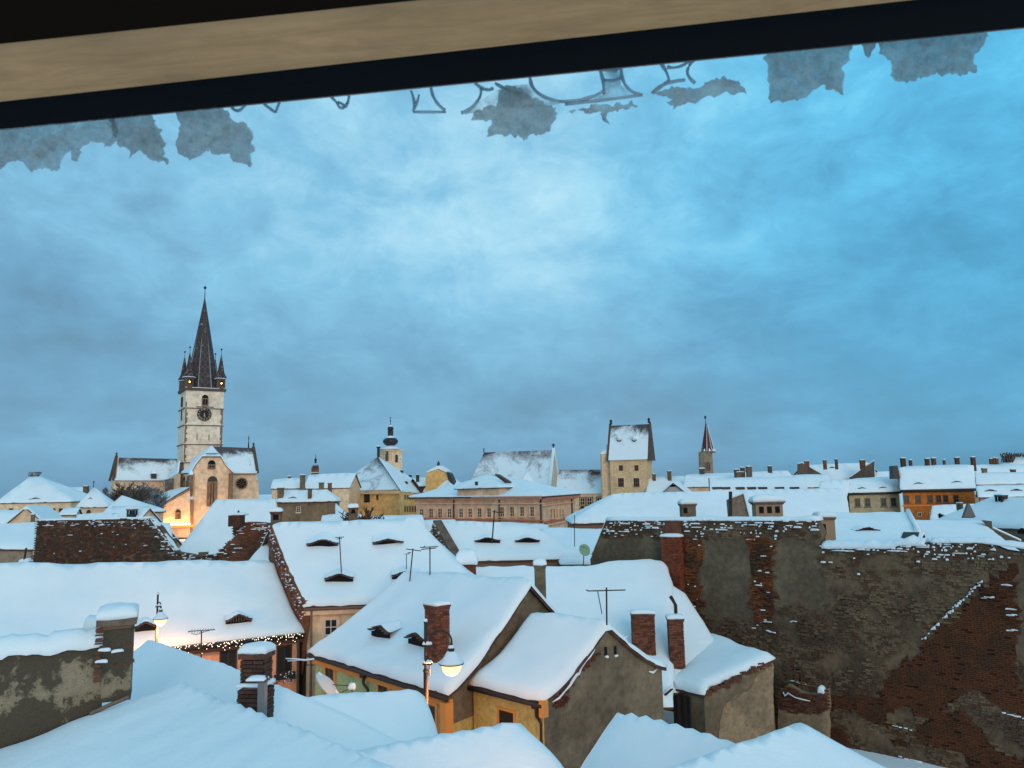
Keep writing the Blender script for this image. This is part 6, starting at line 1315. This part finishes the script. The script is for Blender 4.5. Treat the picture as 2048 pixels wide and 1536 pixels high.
a = Q(329, 1000, V4); b = Q(352, 1000, -4); a.z = b.z = 0; mb = MB(); za = Q(329, 961, V4).z; zb3 = Q(352, 948, -2).z; mb.prism([a, b, Vector((b.x, b.y, zb3)), Vector((a.x, a.y, za))], ec*1.0); mb.build('nave_wall', CHW, CH_)
for x in (333, 337.5, 342, 346.5): window(CH_, (a, b), x, 971-(x-333)*.15, 2.4, 24, fr=STONE, mun=(0, 0), sill=False, ft=.25, pr=.3)
mb = MB(); mb.prism([Vector((a.x, a.y, za)), Vector((b.x, b.y, zb3)), Q(357, 924, -2), Q(352, 930, 8)], Vector((.3, .5, .5))); mb.build('nave_roof', frost('frost_nave', (.10, .08, .08), 0, 60, .35, .3), CH_)
# flood lights on the ledge
WL = mat('flood_bulb', (1, .8, .4), .5, emit=(1, .66, .26), es=22)
FLR = empty('floodlights', Q(350, 1050, V3-1), 'row of glowing warm lamps along the foot of the church wall, and two added unseen ones', 'lamps')
for k in range(11):
    P = Q(321+k*5.7, 1048.5-k*.05, V3-1.25); mb = MB(); mb.lathe(P, [(.05, -.28), (.28, -.1), (.30, .1), (.05, .28)], 8); mb.build('bulb', WL, FLR)
mb = MB(); mb.box(Q(350, 1051.5, V3-1.25), ec*4.6, nc*.25, Vector((0, 0, .1))); mb.build('rail', STONE, FLR)
def plight(name, P, e_, col, r_, parent=None):
    l = bpy.data.lights.new(name, 'POINT'); l.energy = e_; l.color = col; l.shadow_soft_size = r_; o = bpy.data.objects.new(name, l); COL.objects.link(o); o.location = P; return o
for k in range(4): plight('church_flood', Q(328+k*15, 1045, V3-2.6), 170, (1, .46, .13), .4)
for x in (400, 445):  # two floods added to light the gable wall, with unseen bulbs and posts
    q = Q(x, 1050, V1-6); plight('church_flood', q, 750, (1, .58, .26), .5); mb = MB(); mb.lathe(q-nc*.9, [(.05, -.3), (.3, -.1), (.32, .1), (.05, .3)], 8); mb.build('bulb', WL, FLR); mb = MB(); mb.tube([Vector((q.x, q.y, 0))-nc*.9, q-nc*.9-Vector((0, 0, .3))], .08, 6); mb.build('added_post', IRON, FLR)

# ================================================================ trees
def branchy(name, label, base, h, w, seed, n=7, mtl=None, depth=4, snowy=False, thin=1.0):
    rr = random.Random(seed); mb = MB(); root = empty(name, base, label, 'tree')
    def br(p, d, L, r_, lev):
        pts = [p]; q = p
        for k in range(3): d = (d+Vector((rr.uniform(-.25, .25), rr.uniform(-.25, .25), rr.uniform(-.05, .18)))).normalized(); q = q+d*L/3; pts.append(q)
        r_ = max(r_, .06); mb.tube(pts, [r_, r_*.85, r_*.7, r_*.6], 4 if lev > 1 else 6)
        if lev < depth:
            for k in range(rr.randint(4, 5)+(lev == 0)*3):
                t = pts[rr.randint(1, 3)]; a = rr.uniform(0, 2*math.pi); nd = (d*.55+Vector((math.cos(a)*w/h, math.sin(a)*w/h, rr.uniform(.1, .7)))).normalized(); br(t, nd, L*rr.uniform(.55, .78), r_*.55, lev+1)
    tk = MB(); tk.tube([base, base+Vector((0, 0, h*.3))], [h*.022, h*.018], 8); tk.build('trunk', mtl, root)
    br(base+Vector((0, 0, h*.28)), Vector((0, 0, 1)), h*.30, h*.016, 0); mb.build('crown', mtl, root); return root
BARK = mat('bark', (.06, .05, .045), .95, (.16, .15, .145), 1.2); FROSTB = mat('frosted_bark', (.12, .11, .11), .95, (.40, .42, .44), .9, thr=(.45, .65))
b = at(252, 1060, 150); b.z = 0; branchy('bare_tree', 'large dark bare tree in front of the church choir', b, at(252, 968, 150).z*1.03, 15, 3, mtl=BARK, depth=5)
b = at(222, 1050, 140); b.z = 0; branchy('bare_tree', 'bare dark tree left of the large one, behind the pointed tower house', b, at(222, 972, 140).z, 12, 14, mtl=BARK, depth=5)
b = at(287, 1050, 165); b.z = 0; branchy('bare_tree', 'frosted pale tree against the church choir wall', b, at(287, 966, 165).z, 12, 5, mtl=FROSTB, depth=5)
b = at(278, 1045, 130); b.z = 0; branchy('bare_tree', 'frosted tree on the slope below the church aisle roof', b, at(278, 1000, 130).z, 9, 9, mtl=FROSTB, depth=5)
b = at(738, 1040, 80); b.z = 0; branchy('bare_tree', 'brown leafless bushy tree in front of the yellow hall', b, at(738, 1002, 80).z, 9, 6, mtl=mat('brown_twigs', (.10, .065, .05), .95), depth=5)
def shrub(name, label, px, py, Y, w, h, seed, mtl):
    rr = random.Random(seed); mb = MB(); c = at(px, py, Y); root = empty(name, c, label, 'shrub')
    for i in range(70):
        a = rr.uniform(0, 6.28); q = c+Vector((rr.uniform(-w, w)*.5, rr.uniform(-.4, .4), 0)); tip = q+Vector((math.cos(a)*.35, math.sin(a)*.35, rr.uniform(.3, 1)*h)); mb.tube([q, q.lerp(tip, .5)+Vector((rr.uniform(-.1, .1), 0, 0)), tip], [.05, .06, .09], 4)
    mb.build('twigs', mtl, root); return root
shrub('shrub', 'dark frosted shrub on the top right skyline', 2032, 914, 124, 4.5, .8, 3, BARK); shrub('shrub', 'frosted twigs sprouting from the top of the pyramid roof at far left', 67, 953, 118, 1.1, .7, 4, FROSTB)
shrub('shrub', 'dark shrub clump left of the snow-draped roof at upper right', 2016, 925, 123, 1.6, 1.3, 5, BARK)

# ================================================================ distant ground-filling snow roofs (small houses between)
for i, (x0, x1, yr, ye, Y, lab) in enumerate(((150, 240, 1028, 1046, 70, 'low snow roof just behind the brown brick firewall, left part'), (268, 345, 1046, 1075, 62, 'small snow roof right under the row of glowing church lamps'), (640, 730, 1030, 1062, 82, 'low snow roof behind the big house, left of the leafless bushy tree'), (735, 850, 1032, 1060, 84, 'low snow roof at the foot of the yellow hall'), (840, 915, 1040, 1062, 86, 'low snow roof at the foot of the pink building'), (1000, 1100, 1050, 1072, 80, 'low snow roof in front of the pink building corner'), (1860, 2100, 1010, 1040, 82, 'low snow roof under the mauve-grey house'), (1580, 1660, 950, 975, 138, 'snow roof below the dark raised gable walls'), (1750, 1800, 943, 962, 140, 'snow roof strip left of the orange house'), (-60, 60, 1022, 1050, 84, 'low snow roof at the far left edge'))):
    house('house', lab, (x0, ye, Y), (x1, ye-.02*(x1-x0), Y), (x0+4, yr), (x1-4, yr-.02*(x1-x0)), 34, wall=CREAM, T=.2)

# ================================================================ antennas
def antenna(label, base, top, arms, Y, r_=.022, kind='tv_antenna'):
    """arms: list of (x0,y0,x1,y1) in pixels"""
    b = at(*base, Y); t = at(*top, Y); root = empty(kind, b, label, 'antenna'); mb = MB(); mb.tube([b-Vector((0, 0, .3)), t], r_, 5); mb.build('mast', IRON, root); mb = MB()
    for (x0, y0, x1, y1) in arms: mb.tube([at(x0, y0, Y), at(x1, y1, Y-.05)], r_*.7, 4)
    mb.build('elements', IRON, root); return root
antenna('tall thin aerial standing on an eyebrow dormer of the big house', (684, 1152), (679, 1074), [(670, 1075, 688, 1074), (674, 1078, 684, 1077)], 39.5, .028)
antenna('leftmost of two tall aerials on the green house ridge', (818, 1165), (826, 1097), [(812, 1098, 842, 1102), (815, 1106, 822, 1105)], 36.5, .03)
antenna('right one of two tall aerials on the green house ridge', (860, 1160), (860, 1093), [(840, 1095, 876, 1093), (842, 1099, 872, 1096), (846, 1096, 850, 1092)], 36, .03)
antenna('short double-bar aerial behind the green house roof', (813, 1131), (813, 1108), [(808, 1108, 820, 1108)], 40, .02)
antenna('wide crossbar aerial above the yellow house roof', (1213, 1232), (1213, 1175), [(1176, 1182, 1251, 1180), (1195, 1181, 1204, 1228), (1172, 1180, 1178, 1182)], 27.5, .03)
antenna('rake-shaped roof aerial on the middle house', (984, 1078), (989, 1020), [(985, 1023, 1006, 1026)], 57, .05)
antenna('thin aerial in front of the pink building corner', (1149, 1085), (1149, 1030), [(1143, 1048, 1154, 1047)], 57, .03)
AN = empty('tv_antenna', at(403, 1300, 33), 'flat comb-shaped aerial in front of the salmon house roof', 'antenna'); Ya = 33
mb = MB(); mb.tube([at(402, 1330, Ya), at(403, 1262, Ya)], .028, 5); mb.build('mast', IRON, AN); mb = MB(); A = at(376, 1263, Ya-.6); B = at(430, 1259, Ya+.5); mb.tube([A, B], .016, 4)
for k in range(9): P = A.lerp(B, .08+.105*k); d = Vector((.16, -.75, 0)) if k < 6 else Vector((.12, -.5, 0)); mb.tube([P-d*.6, P+d*.6], .011, 4)
mb.tube([at(383, 1267, Ya-.4), at(392, 1269, Ya-.4), at(418, 1261, Ya-.4)], .012, 4); mb.build('elements', IRON, AN)
TWG = empty('bracket', at(600, 1316, 30), 'snow-covered twisted cable bracket jutting left from the beige wall corner', 'bracket'); mb = MB(); mb.tube([at(x, y, 30) for x, y in ((571, 1317), (590, 1318), (610, 1320), (628, 1318))], [.02, .03, .035, .04], 5); mb.tube([at(575, 1322, 30), at(600, 1320, 30)], .02, 4); mb.build('arm_snow', SNOW, TWG, smooth=True); mb = MB(); mb.tube([at(572, 1319, 30), at(628, 1321, 30)], .02, 4); mb.tube([at(612, 1318, 30), at(614, 1330, 30), at(628, 1330, 30)], .02, 4); mb.build('arm', IRON, TWG)
# tilted board / dish with snow beside the green wall
TD = empty('satellite_dish', at(655, 1395, 24), 'snow-covered satellite dish seen edge-on beside the green wall', 'satellite dish'); mb = MB(); p_, q_ = at(635, 1347, 24), at(675, 1392, 24); d = (q_-p_); L = d.length; c = (p_+q_)/2; dn = d.normalized(); nn_ = Vector((0, 1, 0)); loops = []
axx = dn.cross(Vector((0, 1, .1))).normalized()
for r_, o_ in ((.01, -.12), (.25, -.10), (.45, 0), (.47, .02), (.44, .05), (.01, .0)): loops.append([c+dn*(math.cos(k*math.pi/10)*r_)+Vector((0, 1, 0))*(math.sin(k*math.pi/10)*r_)+axx*(-o_) for k in range(20)])
mb.ring(loops); mb.build('dish', mat('dish_white', (.55, .55, .55), .5), TD, smooth=True); mb = MB(); mb.tube([p_+axx*.03, q_+axx*.03], [.05, .07], 6); mb.build('rim_snow', SNOW, TD, smooth=True)
mb = MB(); mb.tube([c-dn*.02, at(704, 1372, 24)], .012, 4); mb.tube([at(676, 1388, 24), at(702, 1376, 24)], .010, 4); mb.build('feed_arm', IRON, TD); mb = MB(); mound(mb, at(704, 1377, 24), Vector((.10, 0, 0)), Vector((0, .08, 0)), .16, 6); mb.build('feed_snow', SNOW, TD, smooth=True); mb = MB(); mb.tube([at(704, 1378, 24), at(704, 1400, 24)], .015, 4); mb.build('feed_post', IRON, TD)
# smoke-stained snow hump beside it
HP = empty('chimney', at(650, 1400, 20), 'snow-buried chimney hump with a dark hole by the edge-on dish', 'chimney'); mb = MB(); q = at(656, 1405, 19); mb.lathe(q-Vector((0, 0, .6)), [(.3, 0), (.28, .5), (.2, .7), (.05, .78)], 14); mb.build('snow_cap', SNOW, HP, smooth=True); mb = MB(); mb.box(at(661, 1393, 18.75), Vector((.09, 0, 0)), Vector((0, .03, 0)), Vector((0, 0, .03))); mb.build('opening', BLACK, HP)

# ================================================================ street lamps
GLOW = mat('lamp_glow', (1, .85, .6), .4, emit=(1, .72, .36), es=7.5); LGL = mat('lamp_glass', (1, .9, .75), .15, emit=(1, .52, .15), es=1.6)
def lamp(label, Y, pole_x, pole_top, arm, head, k, pole_bot, glow_e):
    s = Y/FPX; base = at(pole_x, pole_bot, Y); root = empty('street_lamp', (base.x, base.y, 0), label, 'street lamp'); P = lambda x, y: at(x, y, Y)
    X = lambda dx, dy: P(head[0]+dx*k, head[1]+dy*k); ax_ = P(pole_x, pole_top).xy; pt = lambda y: Vector((P(pole_x, pole_top).x, P(pole_x, pole_top).y, P(pole_x, y).z))
    mb = MB(); mb.tube([Vector((ax_.x, ax_.y, 0)), pt(head[1]+14*k)], 4.6*k*s, 10); mb.tube([pt(head[1]+14*k), pt(pole_top+8*k)], 3.2*k*s, 8)
    mb.build('pole', IRON, root, smooth=True)
    mb = MB(); mb.lathe(pt(head[1]+16*k), [(5*k*s, 0), (6*k*s, 2*k*s), (4*k*s, 6*k*s)], 8); mb.lathe(pt(pole_top+10*k), [(3.4*k*s, 0), (4*k*s, 2*k*s), (1.2*k*s, 4*k*s), (2.2*k*s, 7*k*s), (.4*k*s, 12*k*s)], 8); mb.build('pole_cap', IRON, root)
    mb = MB()
    for yy in (arm[1]+2*k, arm[1]+38*k): q = pt(yy); mb.box(q+Vector((3*k*s, 0, 0)), Vector((9*k*s, 0, 0)), Vector((0, 2.5*k*s, 0)), Vector((0, 0, 1.8*k*s)))
    x2 = arm[0]; mb.tube([P(x2, arm[1]+62*k), P(x2, arm[1]-2)], 1.6*k*s, 6); mb.build('bracket', IRON, root)
    mb = MB(); cx = (arm[0]+head[0])/2; R = (head[0]-arm[0])/2; pts = [P(arm[0], arm[1])]+[P(cx-R*math.cos(a), arm[1]-8*k-R*.95*math.sin(a)) for a in [math.pi*i/12 for i in range(13)]]+[P(head[0], head[1]-42*k)]
    mb.tube(pts, 1.9*k*s, 8); mb.build('arm', IRON, root, smooth=True)
    c = X(0, 0); px = k*s
    mb = MB(); mb.lathe(c, [(21*px, 3*px), (24*px, 0), (24.5*px, 1.5*px), (16*px, 6*px), (12*px, 12*px), (8*px, 20*px), (6*px, 22*px), (6*px, 30*px), (3.5*px, 31*px), (2.5*px, 40*px)], 20); mb.build('shade', IRON, root, smooth=False)
    mb = MB(); mb.lathe(c, [(24*px, 1.8*px), (23.5*px, 4.5*px), (17.5*px, 9*px), (13*px, 16*px), (9*px, 23*px), (6.2*px, 24*px)], 20); mb.lathe(c, [(6.6*px, 30*px), (6*px, 33*px), (2.5*px, 36*px)], 10); mb.build('shade_snow', SNOW, root, smooth=True)
    mb = MB(); mb.lathe(c, [(20*px, .5*px), (19*px, -5*px), (17*px, -13*px), (11*px, -19*px), (2*px, -22*px)], 20); gl = mb.build('glass_bowl', LGL, root, smooth=True); 
    mb = MB(); mb.lathe(c, [(6*px, -1*px), (12*px, -5*px), (12.5*px, -11*px), (7*px, -17*px), (1*px, -19*px)], 14); mb.build('bulb', GLOW, root, smooth=True)
    mb = MB()
    for yy in (arm[1], arm[1]+37*k): q = pt(yy); mound(mb, q+Vector((3*k*s, 0, 1.8*k*s)), Vector((9*k*s, 0, 0)), Vector((0, 3*k*s, 0)), 5*k*s, 5)
    mound(mb, pt(pole_top+6*k), Vector((3.5*k*s, 0, 0)), Vector((0, 3.5*k*s, 0)), 5*k*s, 5); mb.build('snow_bits', SNOW, root, smooth=True)
    plight('lamp_light', c+Vector((0, 0, -30*px)), glow_e, (1, .44, .14), .12)
    return root
lamp('curved-arm street lamp glowing in front of the red brick chimney', 22, 851, 1236, (859, 1290), (903, 1328), 1.0, 1400, 420)
lamp('added unseen street lamp between the two low snowy roofs, for the glow on the pinkish roof', 10.5, 1098, 1560, (1102, 1592), (1122, 1606), .5, 1700, 60)  # lamp added out of view to give the pinkish roof its glow
lamp('small street lamp glowing beside the wide snow-capped chimney at left', 33, 316, 1185, (315, 1212), (321, 1238), .58, 1300, 330)

# ================================================================ roof window frame and ice, close to the camera
def bar(name, x0, y0a, y0b, Ya, Yb, x1, y1a, y1b, th, m, parent):
    """a bar crossing the view: lower edge y*a at depth Ya, upper edge y*b at depth Yb"""
    mb = MB(); L = [at(x0, y0a, Ya), at(x0, y0b, Yb), at(x0, y0b, Yb)+th, at(x0, y0a, Ya)+th]; R = [at(x1, y1a, Ya), at(x1, y1b, Yb), at(x1, y1b, Yb)+th, at(x1, y1a, Ya)+th]
    mb.ring([L, R]); return mb.build(name, m, parent)
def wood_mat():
    m = bpy.data.materials.new('lamp_toned_wood'); m.use_nodes = True; t = NT(m.node_tree); b = m.node_tree.nodes['Principled BSDF']; g = t.n('ShaderNodeNewGeometry').outputs['Position']
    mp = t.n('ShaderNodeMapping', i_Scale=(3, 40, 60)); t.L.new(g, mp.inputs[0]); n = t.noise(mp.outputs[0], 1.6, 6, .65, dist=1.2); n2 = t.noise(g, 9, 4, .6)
    c = t.mix(t.ramp(n, [(.35, 0), (.68, 1)]), (.80, .35, .15), (.60, .255, .10)); c = t.mix(1, c, t.ramp(n2, [(.3, .82), (.7, 1.12)]), 'MULTIPLY'); t.L.new(c, b.inputs['Base Color']); b.inputs['Roughness'].default_value = .6; return m  # wood colours carry the warm tint of indoor lamp light
WF = empty('window_frame', at(1024, 100, .6), 'wooden roof window frame with black seal crossing the top of the view', 'window frame')
XA, XB = -420, 2500
def ly(c0, sl, x): return c0+sl*x
th = Vector((0, .012, .035))
bar('seal', XA, ly(258, -.0993, XA), ly(204, -.1115, XA), .62, .60, XB, ly(258, -.0993, XB), ly(204, -.1115, XB), Vector((0, .01, .03)), mat('black_rubber', (.006, .006, .008), .8, spec=.1), WF)
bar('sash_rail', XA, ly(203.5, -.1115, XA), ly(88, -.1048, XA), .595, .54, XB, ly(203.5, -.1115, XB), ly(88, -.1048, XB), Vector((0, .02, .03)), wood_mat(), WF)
bar('lining', XA, ly(87.5, -.1048, XA), ly(-700, -.1048, XA), .535, .36, XB, ly(87.5, -.1048, XB), ly(-700, -.1048, XB), Vector((0, .02, .02)), mat('shade_toned_lining', (.009, .006, .004), .9, spec=.05), WF)  # near-black colour paints in the shade of the unlit interior
bar('glazing_bead', XA, ly(260, -.0993, XA), ly(257, -.0993, XA), .635, .634, XB, ly(260, -.0993, XB), ly(257, -.0993, XB), Vector((0, .006, .003)), mat('bead_metal', (.25, .2, .2), .4), WF)
SLUSH = mat('grey_snow', (.95, .94, .92), .7, (.62, .62, .61), 75, .9, 240, thr=(.42, .56)); 
SLUSHL = mat('pale_snow', (.97, .98, .97), .5, (.74, .75, .74), 75, .9, 240, thr=(.44, .58))
def add_translucent(m, f):
    nt = m.node_tree; t = NT(nt); b = nt.nodes['Principled BSDF']; o = nt.nodes['Material Output']; g = t.n('ShaderNodeNewGeometry').outputs['Position']
    b.inputs['Roughness'].default_value = .25; b.inputs['Specular IOR Level'].default_value = .7
    tr = nt.nodes.new('ShaderNodeBsdfTranslucent'); tr.inputs[0].default_value = (.86, .86, .85, 1); tp = nt.nodes.new('ShaderNodeBsdfTransparent'); tp.inputs[0].default_value = (.93, .94, .94, 1)
    mx = nt.nodes.new('ShaderNodeMixShader'); mx.inputs[0].default_value = .38; nt.links.new(b.outputs[0], mx.inputs[1]); nt.links.new(tr.outputs[0], mx.inputs[2])
    n = t.noise(g, 55, 6, .65, dist=.5); fr = t.ramp(n, [(.34, .28), (.64, f)]); m2 = nt.nodes.new('ShaderNodeMixShader'); nt.links.new(fr, m2.inputs[0]); nt.links.new(mx.outputs[0], m2.inputs[1]); nt.links.new(tp.outputs[0], m2.inputs[2]); nt.links.new(m2.outputs[0], o.inputs[0])
add_translucent(SLUSH, .62); add_translucent(SLUSHL, .78)
ICE = mat('ice', (.75, .9, 1), .06, trans=1.0, spec=.6)
def clump(label, outline, Y=.64, thick=.022, m=None, jag=3.2, seed=1, name='snow_clump', cat='snow clump', hole=()):
    """ragged slab of wet snow clinging to the window; outline in pixels"""
    pl = [Vector(p) for p in outline]
    if area(pl) < 0: pl.reverse()
    bd = []
    for p in resample(pl, 4):
        k = 0 if p.y < (258-.0993*p.x)+6 else 1; w_ = lambda s: nz(p.x*.05, p.y*.05, s)*2.4+nz(p.x*.12, p.y*.12, s+2)*1.8+nz(p.x*.28, p.y*.28, s+4)*.9; bd.append(Vector((p.x+k*jag*w_(seed), p.y+k*jag*w_(seed+11))))
    N = len(bd); pts = list(bd); x0 = min(p.x for p in bd); x1 = max(p.x for p in bd); y0 = min(p.y for p in bd); y1 = max(p.y for p in bd); y = y0; r_ = random.Random(seed)
    while y < y1:
        x = x0
        while x < x1:
            q = Vector((x+r_.uniform(-2, 2), y+r_.uniform(-2, 2)))
            if inside(bd, q.x, q.y) and bdist(bd, q.x, q.y) > 2.5: pts.append(q)
            x += 6.5
        y += 6.5
    vs, es, fs, *_ = delaunay_2d_cdt(pts, [(i, (i+1) % N) for i in range(N)], [], 2, 1e-5)
    fs = [list(f) for f in fs if inside(bd, sum(vs[i].x for i in f)/3, sum(vs[i].y for i in f)/3)]
    V = []; 
    for sgn in (-1, 1):
        for v in vs:
            d = min(1, bdist(bd, v.x, v.y)/14); hgt = thick*(.10+.9*math.sqrt(max(0, 1-(1-d)**2)))*(1+.9*nz(v.x*.05, v.y*.05, seed+sgn)+.6*nz(v.x*.12, v.y*.12, seed)+.3*nz(v.x*.25, v.y*.25, seed)); V.append(at(v.x, v.y, Y+sgn*hgt*.5))
    n0 = len(vs); cnt = {}
    for f in fs:
        for i in range(3): k = (min(f[i], f[(i+1) % 3]), max(f[i], f[(i+1) % 3])); cnt.setdefault(k, []).append((f[i], f[(i+1) % 3]))
    F = fs+[[n0+i for i in reversed(f)] for f in fs]+[[v[0][1], v[0][0], n0+v[0][0], n0+v[0][1]] for v in cnt.values() if len(v) == 1]
    mb = MB(); mb.add(V, F); o = mb.build(name, m or SLUSH, smooth=True); return tag(o, label, cat)
fy = lambda x: 255-.0993*x
clump('widest grey snow clump under the frame at the far left edge', [(-60, fy(-60)), (228, fy(228)), (234, 275), (222, 296), (205, 288), (180, 282), (160, 300), (155, 322), (145, 318), (138, 300), (125, 320), (110, 345), (95, 330), (60, 342), (40, 322), (0, 338), (-60, 330)], seed=2, m=SLUSHL)
clump('second grey snow clump from the left, its lower corner pointing right', [(216, fy(216)), (300, fy(300)), (322, 262), (328, 300), (338, 330), (300, 318), (280, 300), (262, 315), (250, 300), (240, 290), (224, 262)], seed=5)
clump('third snow clump from the left, dark and triangular at its right', [(350, fy(350)), (440, fy(440)), (468, 238), (505, 262), (509, 300), (498, 333), (470, 318), (445, 312), (420, 300), (400, 312), (378, 322), (353, 300), (358, 250)], seed=7)
clump('large feathery snow clump hanging in the middle of the frame', [(1000, 178), (1040, 172), (1060, 188), (1080, 200), (1112, 212), (1112, 232), (1102, 262), (1070, 270), (1052, 282), (1020, 270), (975, 268), (985, 245), (945, 240), (950, 222), (990, 208)], seed=9, jag=4)
clump('thin feathery snow sliver right of the middle clump', [(1132, 226), (1160, 214), (1200, 208), (1262, 204), (1272, 212), (1240, 222), (1222, 226), (1216, 246), (1208, 244), (1206, 224), (1170, 228)], seed=11, thick=.006, m=SLUSHL)
clump('arrow-shaped snow sliver pointing right under the frame', [(1306, 188), (1340, 172), (1362, 176), (1400, 172), (1450, 154), (1475, 158), (1496, 188), (1450, 188), (1400, 200), (1345, 218), (1332, 205), (1350, 196), (1320, 192)], seed=13, thick=.008)
clump('square snow clump with an icy hollow second from the right', [(1532, 104), (1706, 90), (1700, 120), (1684, 135), (1690, 160), (1684, 186), (1662, 182), (1640, 172), (1612, 195), (1590, 198), (1560, 205), (1538, 207), (1536, 160)], seed=15)
clump('rightmost snow clump with a straight ragged lower edge', [(1756, 84), (1975, 62), (1966, 92), (1952, 110), (1950, 145), (1905, 150), (1880, 146), (1800, 168), (1785, 150), (1780, 125), (1762, 108)], seed=17)
clump('tiny dark ice lump between the two right snow clumps', [(1722, 88), (1756, 84), (1746, 96), (1738, 116), (1730, 110), (1728, 95)], seed=19, thick=.005, jag=1)
def icel(label, lines, r_=.0014, Y=.645):
    mb = MB()
    for l in lines: mb.tube([at(x, y, Y) for x, y in l], [r_*(1+.5*nz(x*.1, y*.1, 3)) for x, y in l], 6)
    o = mb.build('ice_loop', ICEM, smooth=True); return tag(o, label, 'ice')
ICEM = mat('clear_ice', (.42, .52, .60), .1, spec=.8, trans=.45)
def bez(*p):
    p = [Vector(q) for q in p]; out = []
    for i in range(9):
        t = i/8; q = list(p)
        while len(q) > 1: q = [q[j].lerp(q[j+1], t) for j in range(len(q)-1)]
        out.append((q[0].x, q[0].y))
    return out
icel('leftmost tiny ice loop hanging from the frame', [bez((462, 212), (475, 232), (490, 210))])
icel('V-shaped ice loop just right of the leftmost one', [bez((526, 206), (540, 218), (551, 225)), [(551, 225), (560, 202)]])
icel('small knotted ice loop with a ring at its tip', [bez((660, 192), (680, 210), (672, 206)), bez((698, 190), (698, 205), (690, 214)), bez((676, 204), (672, 220), (692, 220), (698, 212), (676, 204))])
icel('bell-shaped clear ice loop left of the middle clump', [bez((822, 182), (832, 205), (826, 222)), bez((862, 176), (866, 205), (890, 220)), [(826, 224), (850, 224), (892, 224)], bez((838, 190), (834, 208), (828, 218))])
icel('branching clear ice above the feathery middle clump', [bez((950, 166), (962, 178), (978, 184), (986, 176)), bez((962, 178), (965, 200), (940, 222), (922, 226)), bez((1060, 156), (1062, 180), (1080, 196), (1120, 203)), bez((1120, 203), (1160, 205), (1200, 190), (1208, 180)), bez((990, 166), (1010, 180), (1040, 186))])
icel('hourglass of clear ice right of the middle clump', [bez((1199, 138), (1208, 160), (1208, 188)), bez((1242, 132), (1242, 175), (1262, 186), (1285, 190)), bez((1285, 190), (1240, 196), (1180, 204), (1130, 208)), bez((1208, 160), (1225, 164), (1242, 156)), [(1200, 138), (1232, 142), (1242, 132)]])
icel('small wing of clear ice above the arrow-shaped sliver', [bez((1318, 124), (1334, 140), (1338, 160)), bez((1392, 118), (1370, 134), (1368, 150), (1390, 166)), bez((1334, 134), (1355, 140), (1380, 122)), bez((1304, 186), (1320, 168), (1345, 162), (1370, 160)), bez((1338, 160), (1320, 175), (1306, 186))])
FILM = bpy.data.materials.new('ice_film'); FILM.use_nodes = True; _t = NT(FILM.node_tree); _b = FILM.node_tree.nodes['Principled BSDF']; _b.inputs['Base Color'].default_value = (.45, .52, .56, 1); _b.inputs['Roughness'].default_value = .15
_p = FILM.node_tree.nodes.new('ShaderNodeBsdfTransparent'); _m = FILM.node_tree.nodes.new('ShaderNodeMixShader'); _t.L.new(_t.ramp(_t.noise(_t.n('ShaderNodeNewGeometry').outputs['Position'], 70, 5, .6), [(.35, .45), (.6, .9)]), _m.inputs[0]); _t.L.new(_b.outputs[0], _m.inputs[1]); _t.L.new(_p.outputs[0], _m.inputs[2]); _t.L.new(_m.outputs[0], FILM.node_tree.nodes['Material Output'].inputs[0])
def pane_ice(label, outline, Y=.65):
    mb = MB(); mb.prism([at(x, y, Y) for x, y in outline], Vector((0, .003, 0))); return tag(mb.build('ice_film', FILM, smooth=False), label, 'ice')
pane_ice('translucent ice film spreading above the middle snow clump', [(955, 205), (985, 185), (1010, 172), (1060, 168), (1085, 192), (1120, 205), (1050, 214), (985, 212), (930, 226)])
pane_ice('translucent ice film in the hourglass right of the middle', [(1205, 142), (1240, 136), (1242, 170), (1262, 186), (1284, 190), (1200, 202), (1135, 207), (1180, 198), (1207, 188)])
